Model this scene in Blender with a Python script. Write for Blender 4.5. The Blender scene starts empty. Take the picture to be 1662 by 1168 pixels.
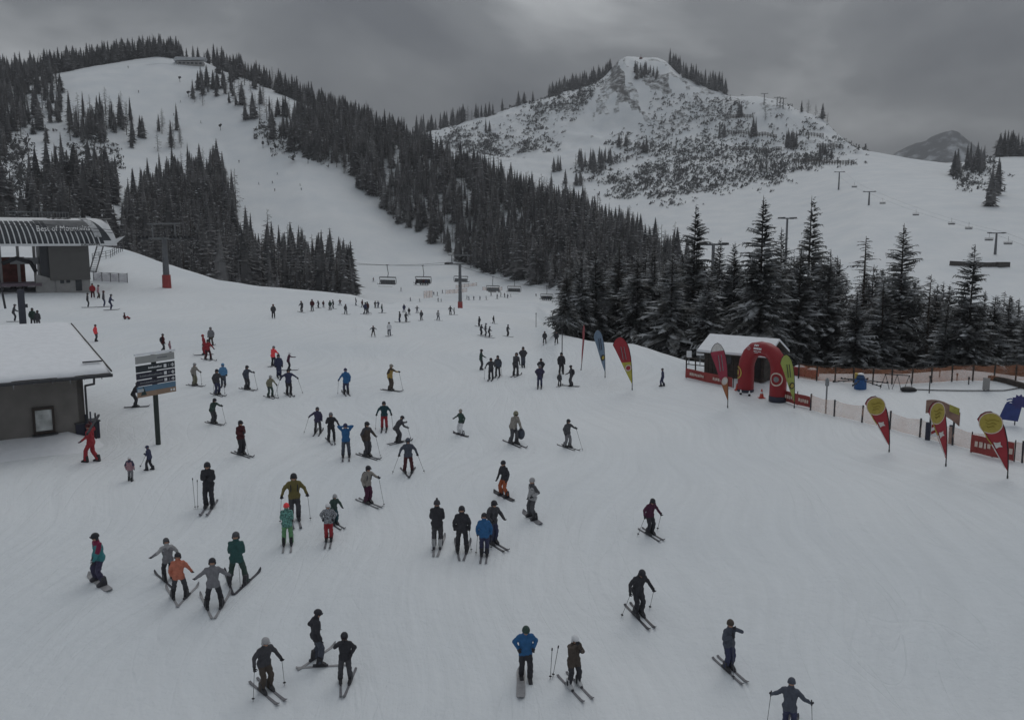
import bpy, bmesh, math, random
import numpy as np
from mathutils import Vector, Matrix

# ------------------------------------------------------------------ camera, sky, sun, exposure
SC = bpy.context.scene
COL = SC.collection
rad = math.radians
F_PX, PITCH, CX, CY = 1400.0, rad(8.0), 831.0, 584.0       # lens in photograph pixels (1662 wide)
CAM = Vector((0.0, 0.0, 11.0))

cam_d = bpy.data.cameras.new('camera')
cam_d.sensor_fit = 'HORIZONTAL'; cam_d.sensor_width = 36.0
cam_d.lens = 36.0 * F_PX / 1662.0
cam_d.clip_start = 0.1; cam_d.clip_end = 20000
cam = bpy.data.objects.new('camera', cam_d); COL.objects.link(cam)
cam.location = CAM; cam.rotation_euler = (rad(90) - PITCH, 0, 0)
SC.camera = cam

SUN_EL, SUN_AZ = rad(50), rad(20)                           # azimuth: right of the viewing direction (+Y)
world = bpy.data.worlds.new('World'); SC.world = world; world.use_nodes = True
wn, wl = world.node_tree.nodes, world.node_tree.links
wn.clear()
w_out = wn.new('ShaderNodeOutputWorld'); w_bg = wn.new('ShaderNodeBackground')
w_bg.inputs['Strength'].default_value = 0.1
w_sky = wn.new('ShaderNodeTexSky'); w_sky.sky_type = 'NISHITA'; w_sky.sun_disc = False
w_sky.sun_elevation = SUN_EL; w_sky.sun_rotation = SUN_AZ
w_sky.air_density = 1.0; w_sky.dust_density = 3.0
w_tc = wn.new('ShaderNodeTexCoord')
w_sep = wn.new('ShaderNodeSeparateXYZ'); wl.new(w_tc.outputs['Generated'], w_sep.inputs[0])
def wmath(op, a, b=None, clamp=False):
    n = wn.new('ShaderNodeMath'); n.operation = op; n.use_clamp = clamp
    for i, v in enumerate((a, b)):
        if v is None: continue
        if isinstance(v, (int, float)): n.inputs[i].default_value = v
        else: wl.new(v, n.inputs[i])
    return n.outputs[0]
w_map = wn.new('ShaderNodeMapping'); w_map.inputs['Scale'].default_value = (1.0, 1.0, 1.9)
w_map.inputs['Rotation'].default_value = (0, 0, rad(18))
w_map.inputs['Location'].default_value = (6.1, 5.5, 0.7)
wl.new(w_tc.outputs['Generated'], w_map.inputs['Vector'])
w_n1 = wn.new('ShaderNodeTexNoise'); w_n1.inputs['Scale'].default_value = 2.6
w_n1.inputs['Detail'].default_value = 7; w_n1.inputs['Roughness'].default_value = 0.5
w_n1.inputs['Distortion'].default_value = 0.35
wl.new(w_map.outputs[0], w_n1.inputs['Vector'])
w_rmp = wn.new('ShaderNodeValToRGB')
w_rmp.color_ramp.elements[0].position = 0.40; w_rmp.color_ramp.elements[0].color = (0.80, 0.86, 0.96, 1)
w_rmp.color_ramp.elements[1].position = 0.64; w_rmp.color_ramp.elements[1].color = (2.7, 2.82, 2.92, 1)
_e = w_rmp.color_ramp.elements.new(0.52); _e.color = (1.27, 1.35, 1.44, 1)
wl.new(w_n1.outputs['Fac'], w_rmp.inputs[0])
# an overcast sky is about three times as bright overhead as at the horizon
w_el = wmath('MAXIMUM', w_sep.outputs['Z'], 0.0)
w_gr = wmath('ADD', wmath('MULTIPLY', w_el, 2.0), 0.9)
w_mul = wn.new('ShaderNodeVectorMath'); w_mul.operation = 'SCALE'
wl.new(w_rmp.outputs['Color'], w_mul.inputs[0]); wl.new(w_gr, w_mul.inputs['Scale'])
w_mix = wn.new('ShaderNodeMix'); w_mix.data_type = 'RGBA'; w_mix.inputs[0].default_value = 0.97
wl.new(w_sky.outputs[0], w_mix.inputs[6]); wl.new(w_mul.outputs[0], w_mix.inputs[7])
wl.new(w_mix.outputs[2], w_bg.inputs['Color']); wl.new(w_bg.outputs[0], w_out.inputs['Surface'])

sun_d = bpy.data.lights.new('sun', 'SUN'); sun_d.energy = 0.5; sun_d.angle = rad(40)
sun_d.color = (1.0, 0.98, 0.95)
sun = bpy.data.objects.new('sun', sun_d); COL.objects.link(sun)
_sd = Vector((math.sin(SUN_AZ) * math.cos(SUN_EL), math.cos(SUN_AZ) * math.cos(SUN_EL), math.sin(SUN_EL)))
sun.rotation_euler = _sd.to_track_quat('Z', 'Y').to_euler()
sun.location = (40, 60, 120)

vs = SC.view_settings
vs.view_transform = 'Standard'; vs.look = 'None'; vs.gamma = 1.0; vs.use_curve_mapping = False
vs.exposure = 0.17
SC.cycles.max_bounces = 6; SC.cycles.volume_bounces = 0; SC.cycles.transparent_max_bounces = 12
SC.cycles.use_denoising = True

# ------------------------------------------------------------------ pixels and the ground
cp, sp = math.cos(PITCH), math.sin(PITCH)
def ray(px, py):
    a, b = (px - CX) / F_PX, -(py - CY) / F_PX
    return np.array([a, cp + b * sp, -sp + b * cp])
def project(P):
    P = np.asarray(P, float) - np.array(CAM)
    dep = P[..., 1] * cp - P[..., 2] * sp
    upc = P[..., 1] * sp + P[..., 2] * cp
    dep = np.where(dep < 0.1, 0.1, dep)
    return CX + F_PX * P[..., 0] / dep, CY - F_PX * upc / dep, dep
def at(px, py, D):
    """world point on the pixel's ray at horizontal distance D"""
    d = ray(px, py); k = D / math.hypot(d[0], d[1])
    return Vector(CAM) + Vector(d * k)

def Z(z): return ('z', z)
XS_ALL = [-300, 1962]
BREAK = [   # break lines of the land, near to far: (photo x, horizontal distance, photo y or height below the camera)
 [(x, 8, Z(-14.2)) for x in XS_ALL],
 [(x, 24, Z(-12.6)) for x in XS_ALL],
 [(x, 30, Z(-11.6)) for x in XS_ALL],
 [(x, 41, Z(-10.6)) for x in XS_ALL],
 [(x, 56, Z(-10.0)) for x in XS_ALL],
 [(-300,128,489),(0,128,489),(150,128,489),(270,122,490),(420,118,497),(570,112,506),(700,108,512),(800,105,519),(870,98,535),
  (905,80,543),(960,76,556),(1030,73,560),(1060,70,572),(1110,66,590),(1200,62,602),(1330,63,611),(1460,64,609),(1560,64,600),(1662,62,614),(1962,62,614)],
 [(-300,190,Z(-1.5)),(0,190,Z(-1.5)),(144,190,397),(200,188,403),(267,180,427),(354,168,456),(420,158,466),(500,148,473),(570,140,480),
  (640,150,497),(700,170,505),(745,200,503),(800,190,507),(870,160,515),(905,100,Z(-13)),(960,95,Z(-14)),(1030,92,Z(-13.5)),(1110,90,Z(-14.2)),(1200,85,Z(-15)),(1330,85,Z(-15.4)),(1962,85,Z(-15.4))],
 [(-300,260,Z(-22)),(144,260,Z(-22)),(420,260,Z(-24)),(570,240,Z(-23)),(640,250,490),(745,260,494),(800,260,495),(870,240,500),
  (905,160,Z(-22)),(1030,150,Z(-24)),(1330,140,Z(-24)),(1962,140,Z(-24))],
 [(-300,340,Z(-14)),(144,340,Z(-14)),(420,350,Z(-22)),(570,350,478),(640,350,484),(745,350,486),(800,350,486),(870,340,487),
  (905,260,Z(-28)),(1030,240,Z(-34)),(1330,230,Z(-36)),(1962,230,Z(-38))],
 [(-300,420,345),(0,420,345),(144,420,350),(270,430,400),(350,440,410),(420,450,420),(500,440,440),(570,430,445),(640,430,447),
  (745,420,452),(800,420,452),(870,400,455),(905,330,Z(-26)),(1000,320,Z(-28)),(1200,300,Z(-35)),(1400,300,Z(-38)),(1962,300,Z(-40))],
 [(-300,580,250),(0,580,250),(144,580,260),(270,600,275),(350,600,280),(420,580,292),(490,560,300),(560,540,330),(640,520,370),
  (700,490,395),(760,470,425),(800,450,432),(870,430,435),(905,390,Z(-15)),(1000,370,Z(-20)),(1100,350,Z(-28)),(1200,330,Z(-34)),(1400,330,Z(-36)),(1962,330,Z(-38))],
 [(-300,800,150),(0,800,137),(120,830,118),(200,850,104),(260,850,96),(330,840,104),(400,800,132),(520,740,183),(600,680,215),
  (680,630,250),(800,560,300),(900,490,345),(1000,450,390),(1100,420,425),(1200,400,Z(-18)),(1400,380,Z(-26)),(1962,370,Z(-30))],
 [(-300,940,Z(110)),(0,940,Z(120)),(260,980,Z(150)),(400,940,Z(118)),(520,880,Z(80)),(600,820,Z(50)),(680,760,Z(30)),(800,700,Z(15)),
  (900,640,Z(5)),(1000,580,Z(-5)),(1200,560,Z(-5)),(1400,480,400),(1600,430,455),(1700,430,460),(1962,430,460)],
 [(-300,1100,Z(60)),(520,1100,Z(60)),(600,1000,Z(40)),(680,1000,Z(60)),(800,950,270),(900,880,310),(1000,800,335),(1100,780,330),
  (1200,780,322),(1300,760,315),(1400,700,310),(1500,680,312),(1600,650,322),(1700,640,330),(1962,640,330)],
 [(-300,1250,Z(60)),(520,1250,Z(60)),(600,1100,Z(60)),(700,1080,235),(800,1080,235),(900,1050,240),(1000,1050,232),(1100,1030,240),
  (1200,1000,240),(1300,950,250),(1385,900,262),(1430,880,267),(1560,800,287),(1662,780,285),(1962,780,285)],
 [(-300,1400,Z(60)),(520,1400,Z(60)),(600,1150,Z(90)),(680,1180,215),(750,1190,201),(800,1200,188),(860,1210,172),(900,1220,160),
  (950,1230,143),(985,1240,122),(1004,1250,102),(1018,1250,95),(1062,1250,95),(1085,1240,104),(1110,1220,124),(1140,1200,143),
  (1180,1170,158),(1220,1140,160),(1260,1110,166),(1290,1090,180),(1330,1060,195),(1360,1030,217),(1390,1000,243),(1430,1000,252),
  (1480,1000,261),(1540,1000,266),(1580,980,264),(1610,960,256),(1662,950,256),(1962,950,256)],
 [(x, 1750, Z(20)) for x in XS_ALL],
 [(x, 3600, Z(-60)) for x in XS_ALL],
 [(x, 4700, Z(-60)) for x in XS_ALL],
]
AZ = np.concatenate([np.arange(-180, -40, 4.0), np.arange(-40, 40, 0.11), np.arange(40, 180.1, 4.0)])
def smooth_az(v, sig):
    out = v.copy()
    m = np.where((AZ >= -40) & (AZ < 40))[0]
    k = int(sig * 4 / 0.11); t = np.arange(-k, k + 1) * 0.11
    w = np.exp(-(t / sig) ** 2 / 2); w /= w.sum()
    seg = np.pad(v[m], k, mode='edge')
    out[m] = np.convolve(seg, w, 'valid')
    return out
BD, BZ = [], []
for bl in BREAK:
    a, d, z = [], [], []
    for x, D, v in bl:
        if isinstance(v, tuple):
            a.append(math.degrees(math.atan2((x - CX) / F_PX, cp)))
            z.append(v[1])
        else:
            r = ray(x, v); a.append(math.degrees(math.atan2(r[0], r[1])))
            z.append(r[2] * D / math.hypot(r[0], r[1]))
        d.append(D)
    md, mz = (d[0] + d[-1]) / 2, (z[0] + z[-1]) / 2
    a = [-180, -70] + a + [70, 180]
    d = [md, d[0]] + d + [d[-1], md]; z = [mz, z[0]] + z + [z[-1], mz]
    BD.append(smooth_az(np.interp(AZ, a, d), 0.35)); BZ.append(smooth_az(np.interp(AZ, a, z), 0.16))
BD, BZ = np.array(BD), np.array(BZ)
assert (np.diff(BD, axis=0) > 1.0).all(), 'break lines cross'
RR = np.unique(np.concatenate([[0.5, 4], np.geomspace(8, 4700, 220), np.arange(600, 1300, 7.0)]))
def pchip(xk, yk, x):
    h = np.diff(xk); dl = np.diff(yk) / h
    m = np.zeros_like(yk)
    w1, w2 = 2 * h[1:] + h[:-1], h[1:] + 2 * h[:-1]
    ok = dl[1:] * dl[:-1] > 0
    with np.errstate(divide='ignore', invalid='ignore'):
        mm = (w1 + w2) / (w1 / dl[:-1] + w2 / dl[1:])
    m[1:-1] = np.where(ok, mm, 0); m[0] = dl[0]; m[-1] = dl[-1]
    i = np.clip(np.searchsorted(xk, x) - 1, 0, len(xk) - 2)
    t = np.clip((x - xk[i]) / h[i], 0, 1)
    return ((2*t**3-3*t**2+1)*yk[i] + (t**3-2*t**2+t)*h[i]*m[i] + (-2*t**3+3*t**2)*yk[i+1] + (t**3-t**2)*h[i]*m[i+1])
HG = np.array([pchip(BD[:, j], BZ[:, j], RR) for j in range(len(AZ))])      # az x r, height relative to the camera

def vnoise(x, y, seed=0):
    xi, yi = np.floor(x).astype(np.int64), np.floor(y).astype(np.int64)
    def h(a, b):
        n = (a * 374761393 + b * 668265263 + seed * 974711) & 0x7fffffff
        n = ((n ^ (n >> 13)) * 1274126177) & 0x7fffffff
        return ((n ^ (n >> 16)) & 0xffff) / 65535.0
    fx, fy = x - xi, y - yi
    fx, fy = fx*fx*(3-2*fx), fy*fy*(3-2*fy)
    return (h(xi,yi)*(1-fx)+h(xi+1,yi)*fx)*(1-fy) + (h(xi,yi+1)*(1-fx)+h(xi+1,yi+1)*fx)*fy
def fbm(x, y, seed=0, oct=4):
    s, a, t = 0, 0.5, 0
    for k in range(oct):
        s = s + a * (vnoise(x * 2**k, y * 2**k, seed + k) - 0.5); t += a; a *= 0.5
    return s / t
_A, _R = np.meshgrid(np.radians(AZ), RR, indexing='ij')
GX, GY = np.sin(_A) * _R, np.cos(_A) * _R
_w1 = np.clip((_R - 250) / 500, 0, 1); _w2 = np.clip((_R - 15) / 40, 0, 1)
_px, _py, _ = project(np.stack([GX, GY, HG + CAM.z], -1))
def inpoly(px, py, poly):
    px, py = np.asarray(px), np.asarray(py); c = np.zeros(px.shape, bool)
    n = len(poly)
    for i in range(n):
        x1, y1 = poly[i]; x2, y2 = poly[i - 1]
        if y1 == y2: continue
        t = ((y1 > py) != (y2 > py)) & (px < (x2 - x1) * (py - y1) / (y2 - y1) + x1)
        c ^= t
    return c
PISTE = [(130,125),(330,95),(360,150),(430,210),(470,245),(560,275),(640,350),(760,440),(900,460),(900,700),(-200,700),(560,480),(560,440),(430,390),(385,330),(365,250),(300,190),(230,160)]
_pm = np.where(inpoly(_px, _py, PISTE) & (_R > 250), 0.25, 1.0)
_rough = np.clip((_R - 830) / 200, 0, 1) * np.where((_px > 680) & (_px < 1400) & (_py < 300), 1, 0.25)
HG = HG + 7.0 * _w1 * _pm * fbm(GX / 70, GY / 70, 3) * 0.6 + 4.0 * _rough * fbm(GX / 26, GY / 26, 9) + 26.0 * _rough * (0.12 - np.abs(fbm(GX / 62, GY / 80, 14, 4))) \
        + 0.35 * _w2 * fbm(GX / 14, GY / 14, 5, 3) + 0.10 * fbm(GX / 3.2, GY / 3.2, 8, 2)
def hgt(x, y):
    x, y = np.asarray(x, float), np.asarray(y, float)
    a = np.degrees(np.arctan2(x, y)); r = np.hypot(x, y)
    i = np.clip(np.searchsorted(AZ, a) - 1, 0, len(AZ) - 2); j = np.clip(np.searchsorted(RR, r) - 1, 0, len(RR) - 2)
    s = np.clip((a - AZ[i]) / (AZ[i+1] - AZ[i]), 0, 1); t = np.clip((r - RR[j]) / (RR[j+1] - RR[j]), 0, 1)
    return (HG[i,j]*(1-s)+HG[i+1,j]*s)*(1-t) + (HG[i,j+1]*(1-s)+HG[i+1,j+1]*s)*t + CAM.z
def gp(x, y): return Vector((x, y, float(hgt(x, y))))
def ground(px, py, dmin=15.0, dmax=1600.0):
    """first ground point that the pixel's ray meets beyond dmin"""
    d = ray(px, py); hl = math.hypot(d[0], d[1])
    D = np.concatenate([np.arange(dmin, min(dmax, 260), 0.1), np.arange(260, max(261, dmax), 0.5)]) if dmin < 260 else np.arange(dmin, dmax, 0.5)
    k = D / hl
    z = CAM.z + d[2] * k; h = hgt(d[0] * k, d[1] * k)
    below = np.where(z <= h)[0]
    i = below[0] if len(below) else int(np.argmin(z - h))
    return gp(d[0] * k[i], d[1] * k[i])

# ------------------------------------------------------------------ materials
MATS = {}
def nodes_of(m):
    m.use_nodes = True; nt = m.node_tree
    return nt, nt.nodes, nt.links, nt.nodes['Principled BSDF']
def mat(name, rgb, rough=0.7, var=0.12, scale=6.0, metal=0.0, bump=0.0, coord='Object'):
    if name in MATS: return MATS[name]
    m = bpy.data.materials.new(name); nt, N, L, b = nodes_of(m)
    b.inputs['Roughness'].default_value = rough; b.inputs['Metallic'].default_value = metal
    b.inputs['Specular IOR Level'].default_value = 0.3
    tc = N.new('ShaderNodeTexCoord'); n = N.new('ShaderNodeTexNoise')
    n.inputs['Scale'].default_value = scale; n.inputs['Detail'].default_value = 4
    L.new(tc.outputs[coord], n.inputs['Vector'])
    r = N.new('ShaderNodeValToRGB')
    r.color_ramp.elements[0].position = 0.3; r.color_ramp.elements[1].position = 0.7
    r.color_ramp.elements[0].color = (*[max(0, c * (1 - var)) for c in rgb], 1)
    r.color_ramp.elements[1].color = (*[min(1, c * (1 + var)) for c in rgb], 1)
    L.new(n.outputs['Fac'], r.inputs[0]); L.new(r.outputs[0], b.inputs['Base Color'])
    if bump:
        bp = N.new('ShaderNodeBump'); bp.inputs['Strength'].default_value = bump; bp.inputs['Distance'].default_value = 0.05
        L.new(n.outputs['Fac'], bp.inputs['Height']); L.new(bp.outputs[0], b.inputs['Normal'])
    MATS[name] = m; return m

def snow_ground_mat():
    m = bpy.data.materials.new('packed_snow'); nt, N, L, b = nodes_of(m)
    b.inputs['Roughness'].default_value = 0.65; b.inputs['Specular IOR Level'].default_value = 0.25
    geo = N.new('ShaderNodeNewGeometry')
    n1 = N.new('ShaderNodeTexNoise'); n1.inputs['Scale'].default_value = 0.06; n1.inputs['Detail'].default_value = 6
    L.new(geo.outputs['Position'], n1.inputs['Vector'])
    r1 = N.new('ShaderNodeValToRGB')
    r1.color_ramp.elements[0].position = 0.3; r1.color_ramp.elements[0].color = (0.70, 0.742, 0.775, 1)
    r1.color_ramp.elements[1].position = 0.7; r1.color_ramp.elements[1].color = (0.795, 0.822, 0.84, 1)
    L.new(n1.outputs['Fac'], r1.inputs[0])
    # scraped ski tracks: two sets of long curved streaks
    def streak(rot, sc, seed, det=3, warp=18):
        mp = N.new('ShaderNodeMapping'); mp.inputs['Rotation'].default_value = (0, 0, rot)
        mp.inputs['Scale'].default_value = sc; mp.inputs['Location'].default_value = (seed, seed * 2, 0)
        ds = N.new('ShaderNodeTexNoise'); ds.inputs['Scale'].default_value = 0.05; ds.inputs['Detail'].default_value = 1
        L.new(geo.outputs['Position'], ds.inputs['Vector'])
        ad = N.new('ShaderNodeVectorMath'); ad.operation = 'MULTIPLY_ADD'; ad.inputs[1].default_value = (warp, warp, 0)
        L.new(ds.outputs['Color'], ad.inputs[0]); L.new(geo.outputs['Position'], ad.inputs[2])
        L.new(ad.outputs[0], mp.inputs['Vector'])
        t = N.new('ShaderNodeTexNoise'); t.inputs['Scale'].default_value = 1.0; t.inputs['Detail'].default_value = det
        t.inputs['Roughness'].default_value = 0.7
        L.new(mp.outputs[0], t.inputs['Vector']); return t.outputs['Fac']
    s1, s2 = streak(0.5, (2.6, 0.12, 1), 3.0), streak(-0.7, (2.2, 0.1, 1), 11.0)
    ms = N.new('ShaderNodeMath'); ms.operation = 'ADD'; L.new(s1, ms.inputs[0]); L.new(s2, ms.inputs[1])
    rs = N.new('ShaderNodeMapRange'); rs.inputs[1].default_value = 0.8; rs.inputs[2].default_value = 1.25
    rs.inputs[3].default_value = 1.0; rs.inputs[4].default_value = 0.945
    L.new(ms.outputs[0], rs.inputs[0])
    mulc = N.new('ShaderNodeVectorMath'); mulc.operation = 'SCALE'
    L.new(r1.outputs[0], mulc.inputs[0]); L.new(rs.outputs[0], mulc.inputs['Scale'])
    def tracks(rot, sc, seed, wdt):
        f = streak(rot, sc, seed, 0, 9)
        a = N.new('ShaderNodeMath'); a.operation = 'SUBTRACT'; a.inputs[1].default_value = 0.5; L.new(f, a.inputs[0])
        c = N.new('ShaderNodeMath'); c.operation = 'ABSOLUTE'; L.new(a.outputs[0], c.inputs[0])
        q = N.new('ShaderNodeMapRange'); q.inputs[1].default_value = 0.0; q.inputs[2].default_value = wdt; q.inputs[3].default_value = 1.0; q.inputs[4].default_value = 0.0
        L.new(c.outputs[0], q.inputs[0]); return q.outputs[0]
    tk = None
    for args in ((0.35, (0.55, 0.035, 1), 5.0, 0.012), (-0.55, (0.5, 0.03, 1), 17.0, 0.011), (1.2, (0.45, 0.03, 1), 29.0, 0.011), (0.05, (0.8, 0.05, 1), 41.0, 0.014)):
        f = tracks(*args)
        if tk is None: tk = f
        else:
            ad = N.new('ShaderNodeMath'); ad.operation = 'MAXIMUM'; L.new(tk, ad.inputs[0]); L.new(f, ad.inputs[1]); tk = ad.outputs[0]
    nm_ = N.new('ShaderNodeTexNoise'); nm_.inputs['Scale'].default_value = 0.09; L.new(geo.outputs['Position'], nm_.inputs['Vector'])
    mm = N.new('ShaderNodeMapRange'); mm.inputs[1].default_value = 0.40; mm.inputs[2].default_value = 0.62; L.new(nm_.outputs['Fac'], mm.inputs[0])
    tkm = N.new('ShaderNodeMath'); tkm.operation = 'MULTIPLY'; L.new(tk, tkm.inputs[0]); L.new(mm.outputs[0], tkm.inputs[1])
    # bare rock and scree, where the mountain is too steep to hold snow
    at_ = N.new('ShaderNodeAttribute'); at_.attribute_name = 'rock'
    n3 = N.new('ShaderNodeTexNoise'); n3.inputs['Scale'].default_value = 0.16; n3.inputs['Detail'].default_value = 8
    n3.inputs['Roughness'].default_value = 0.7
    L.new(geo.outputs['Position'], n3.inputs['Vector'])
    rm = N.new('ShaderNodeMath'); rm.operation = 'ADD'; L.new(at_.outputs['Fac'], rm.inputs[0]); L.new(n3.outputs['Fac'], rm.inputs[1])
    rk = N.new('ShaderNodeMapRange'); rk.inputs[1].default_value = 0.86; rk.inputs[2].default_value = 1.06
    L.new(rm.outputs[0], rk.inputs[0])
    n4 = N.new('ShaderNodeTexNoise'); n4.inputs['Scale'].default_value = 0.5; n4.inputs['Detail'].default_value = 6
    L.new(geo.outputs['Position'], n4.inputs['Vector'])
    rr = N.new('ShaderNodeValToRGB')
    rr.color_ramp.elements[0].position = 0.35; rr.color_ramp.elements[0].color = (0.028, 0.028, 0.029, 1)
    rr.color_ramp.elements[1].position = 0.7; rr.color_ramp.elements[1].color = (0.13, 0.128, 0.126, 1)
    L.new(n4.outputs['Fac'], rr.inputs[0])
    mx = N.new('ShaderNodeMix'); mx.data_type = 'RGBA'
    L.new(rk.outputs[0], mx.inputs[0]); L.new(mulc.outputs[0], mx.inputs[6]); L.new(rr.outputs[0], mx.inputs[7])
    L.new(mx.outputs[2], b.inputs['Base Color'])
    n5 = N.new('ShaderNodeTexNoise'); n5.inputs['Scale'].default_value = 1.7; n5.inputs['Detail'].default_value = 8
    n5.inputs['Roughness'].default_value = 0.65
    L.new(geo.outputs['Position'], n5.inputs['Vector'])
    hs = N.new('ShaderNodeMath'); hs.operation = 'MULTIPLY_ADD'; hs.inputs[1].default_value = 0.35
    L.new(ms.outputs[0], hs.inputs[0]); L.new(n5.outputs['Fac'], hs.inputs[2])
    h2 = N.new('ShaderNodeMath'); h2.operation = 'MULTIPLY_ADD'; h2.inputs[1].default_value = -0.17; L.new(tkm.outputs[0], h2.inputs[0]); L.new(hs.outputs[0], h2.inputs[2]); hs = h2
    bp = N.new('ShaderNodeBump'); bp.inputs['Strength'].default_value = 0.55; bp.inputs['Distance'].default_value = 0.16
    L.new(hs.outputs[0], bp.inputs['Height']); L.new(bp.outputs[0], b.inputs['Normal'])
    return m

M_SNOW = mat('fresh_snow', (0.80, 0.82, 0.85), 0.7, 0.04, 3.0, bump=0.25)
M_GROUND = snow_ground_mat()

# ------------------------------------------------------------------ mesh building helpers
class MB:
    def __init__(s): s.v, s.f, s.m = [], [], []
    def add(s, vs, fs, mi=0):
        o = len(s.v); s.v += [tuple(p) for p in vs]
        s.f += [tuple(i + o for i in f) for f in fs]; s.m += [mi] * len(fs); return s
    def box(s, c, size, mi=0, rz=0.0, M=None):
        x, y, z = (d / 2 for d in size); c = Vector(c)
        R = Matrix.Rotation(rz, 3, 'Z') if M is None else M
        p = [c + R @ Vector((a, b, d)) for d in (-z, z) for a, b in ((-x, -y), (x, -y), (x, y), (-x, y))]
        return s.add(p, [(3,2,1,0),(4,5,6,7),(0,1,5,4),(1,2,6,5),(2,3,7,6),(3,0,4,7)], mi)
    def bar(s, a, b, w, h=None, mi=0):
        a, b = Vector(a), Vector(b); d = b - a
        q = d.to_track_quat('Y', 'Z').to_matrix()
        return s.box((a + b) / 2, (w, d.length, h or w), mi, M=q)
    def tube(s, pts, rs, seg=8, mi=0, cap=True):
        pts = [Vector(p) for p in pts]; n = len(pts)
        rs = [rs] * n if isinstance(rs, (int, float)) else rs
        vs = []; prev = None
        for i, p in enumerate(pts):
            t = (pts[min(i+1, n-1)] - pts[max(i-1, 0)]).normalized()
            if prev is None:
                u = t.orthogonal().normalized()
            else:
                u = (prev - t * prev.dot(t)); u = u.normalized() if u.length > 1e-6 else t.orthogonal().normalized()
            prev = u; w = t.cross(u)
            vs += [p + (u * math.cos(k * 2 * math.pi / seg) + w * math.sin(k * 2 * math.pi / seg)) * rs[i] for k in range(seg)]
        fs = [(i*seg+k, i*seg+(k+1)%seg, (i+1)*seg+(k+1)%seg, (i+1)*seg+k) for i in range(n-1) for k in range(seg)]
        if cap: fs += [tuple(range(seg-1, -1, -1)), tuple((n-1)*seg+k for k in range(seg))]
        return s.add(vs, fs, mi)
    def prism(s, poly, y0, y1, mi=0, axis='y'):
        """outline in (x, z) pulled along y (or (x, y) along z)"""
        n = len(poly)
        P = (lambda a, b, c: (a, c, b)) if axis == 'y' else (lambda a, b, c: (a, b, c))
        vs = [P(a, b, y0) for a, b in poly] + [P(a, b, y1) for a, b in poly]
        fs = [tuple(range(n)), tuple(range(2*n-1, n-1, -1))] + [(i, i+n, (i+1)%n+n, (i+1)%n) for i in range(n)]
        return s.add(vs, fs, mi)
    def ball(s, c, r, seg=10, ring=6, mi=0, zmin=-1.0):
        c = Vector(c); r = (r, r, r) if isinstance(r, (int, float)) else r
        t0 = math.asin(max(-1, min(1, zmin)))
        vs = []
        for i in range(ring + 1):
            t = t0 + (math.pi/2 - t0) * i / ring
            for k in range(seg):
                a = 2 * math.pi * k / seg
                vs.append((c.x + r[0]*math.cos(t)*math.cos(a), c.y + r[1]*math.cos(t)*math.sin(a), c.z + r[2]*math.sin(t)))
        fs = [(i*seg+k, i*seg+(k+1)%seg, (i+1)*seg+(k+1)%seg, (i+1)*seg+k) for i in range(ring) for k in range(seg)]
        fs.append(tuple(range(seg-1, -1, -1)))
        return s.add(vs, fs, mi)
    def mesh(s, name, mats, smooth=False):
        me = bpy.data.meshes.new(name); me.from_pydata(s.v, [], s.f)
        for m in (mats if isinstance(mats, (list, tuple)) else [mats]): me.materials.append(m)
        if len(set(s.m)) > 1: me.polygons.foreach_set('material_index', s.m)
        if smooth: me.polygons.foreach_set('use_smooth', [True] * len(me.polygons))
        me.validate(); me.update(); return me
    def build(s, name, mats, parent=None, smooth=False, M=None, recalc=True):
        me = s.mesh(name, mats, smooth)
        if recalc:
            bm = bmesh.new(); bm.from_mesh(me); bmesh.ops.recalc_face_normals(bm, faces=bm.faces); bm.to_mesh(me); bm.free()
        return link(name, me, parent, M)
def link(name, data, parent=None, M=None):
    o = bpy.data.objects.new(name, data); COL.objects.link(o)
    if parent is not None: o.parent = parent
    if M is not None: o.matrix_local = M
    return o
def tag(o, label=None, cat=None, group=None, kind=None):
    if label: o['label'] = label
    if cat: o['category'] = cat
    if group: o['group'] = group
    if kind: o['kind'] = kind
    return o
def thing(name, label, cat, loc=(0,0,0), rz=0.0, group=None, scale=1.0):
    o = bpy.data.objects.new(name, None); COL.objects.link(o)
    o.empty_display_size = 0.3
    o.location = loc; o.rotation_euler = (0, 0, rz); o.scale = (scale,) * 3
    return tag(o, label, cat, group)
def mesh_np(name, V, Fc, mats, smooth=False, mi=None):
    """V (n,3), Fc (m,k) arrays"""
    me = bpy.data.meshes.new(name); V = np.ascontiguousarray(V, np.float32); Fc = np.ascontiguousarray(Fc, np.int32)
    me.vertices.add(len(V)); me.vertices.foreach_set('co', V.ravel())
    k = Fc.shape[1]; me.loops.add(Fc.size); me.loops.foreach_set('vertex_index', Fc.ravel())
    me.polygons.add(len(Fc)); me.polygons.foreach_set('loop_start', np.arange(0, Fc.size, k, dtype=np.int32))
    me.polygons.foreach_set('loop_total', np.full(len(Fc), k, np.int32))
    if smooth: me.polygons.foreach_set('use_smooth', np.ones(len(Fc), bool))
    for m in (mats if isinstance(mats, (list, tuple)) else [mats]): me.materials.append(m)
    if mi is not None: me.polygons.foreach_set('material_index', np.asarray(mi, np.int32))
    me.update(calc_edges=True); return me
def facing(P, turn=0.0):
    """rotation about z that turns a thing's local +y away from the camera (turn: degrees, clockwise seen from above)"""
    return -math.atan2(P[0], P[1]) - rad(turn)

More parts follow.
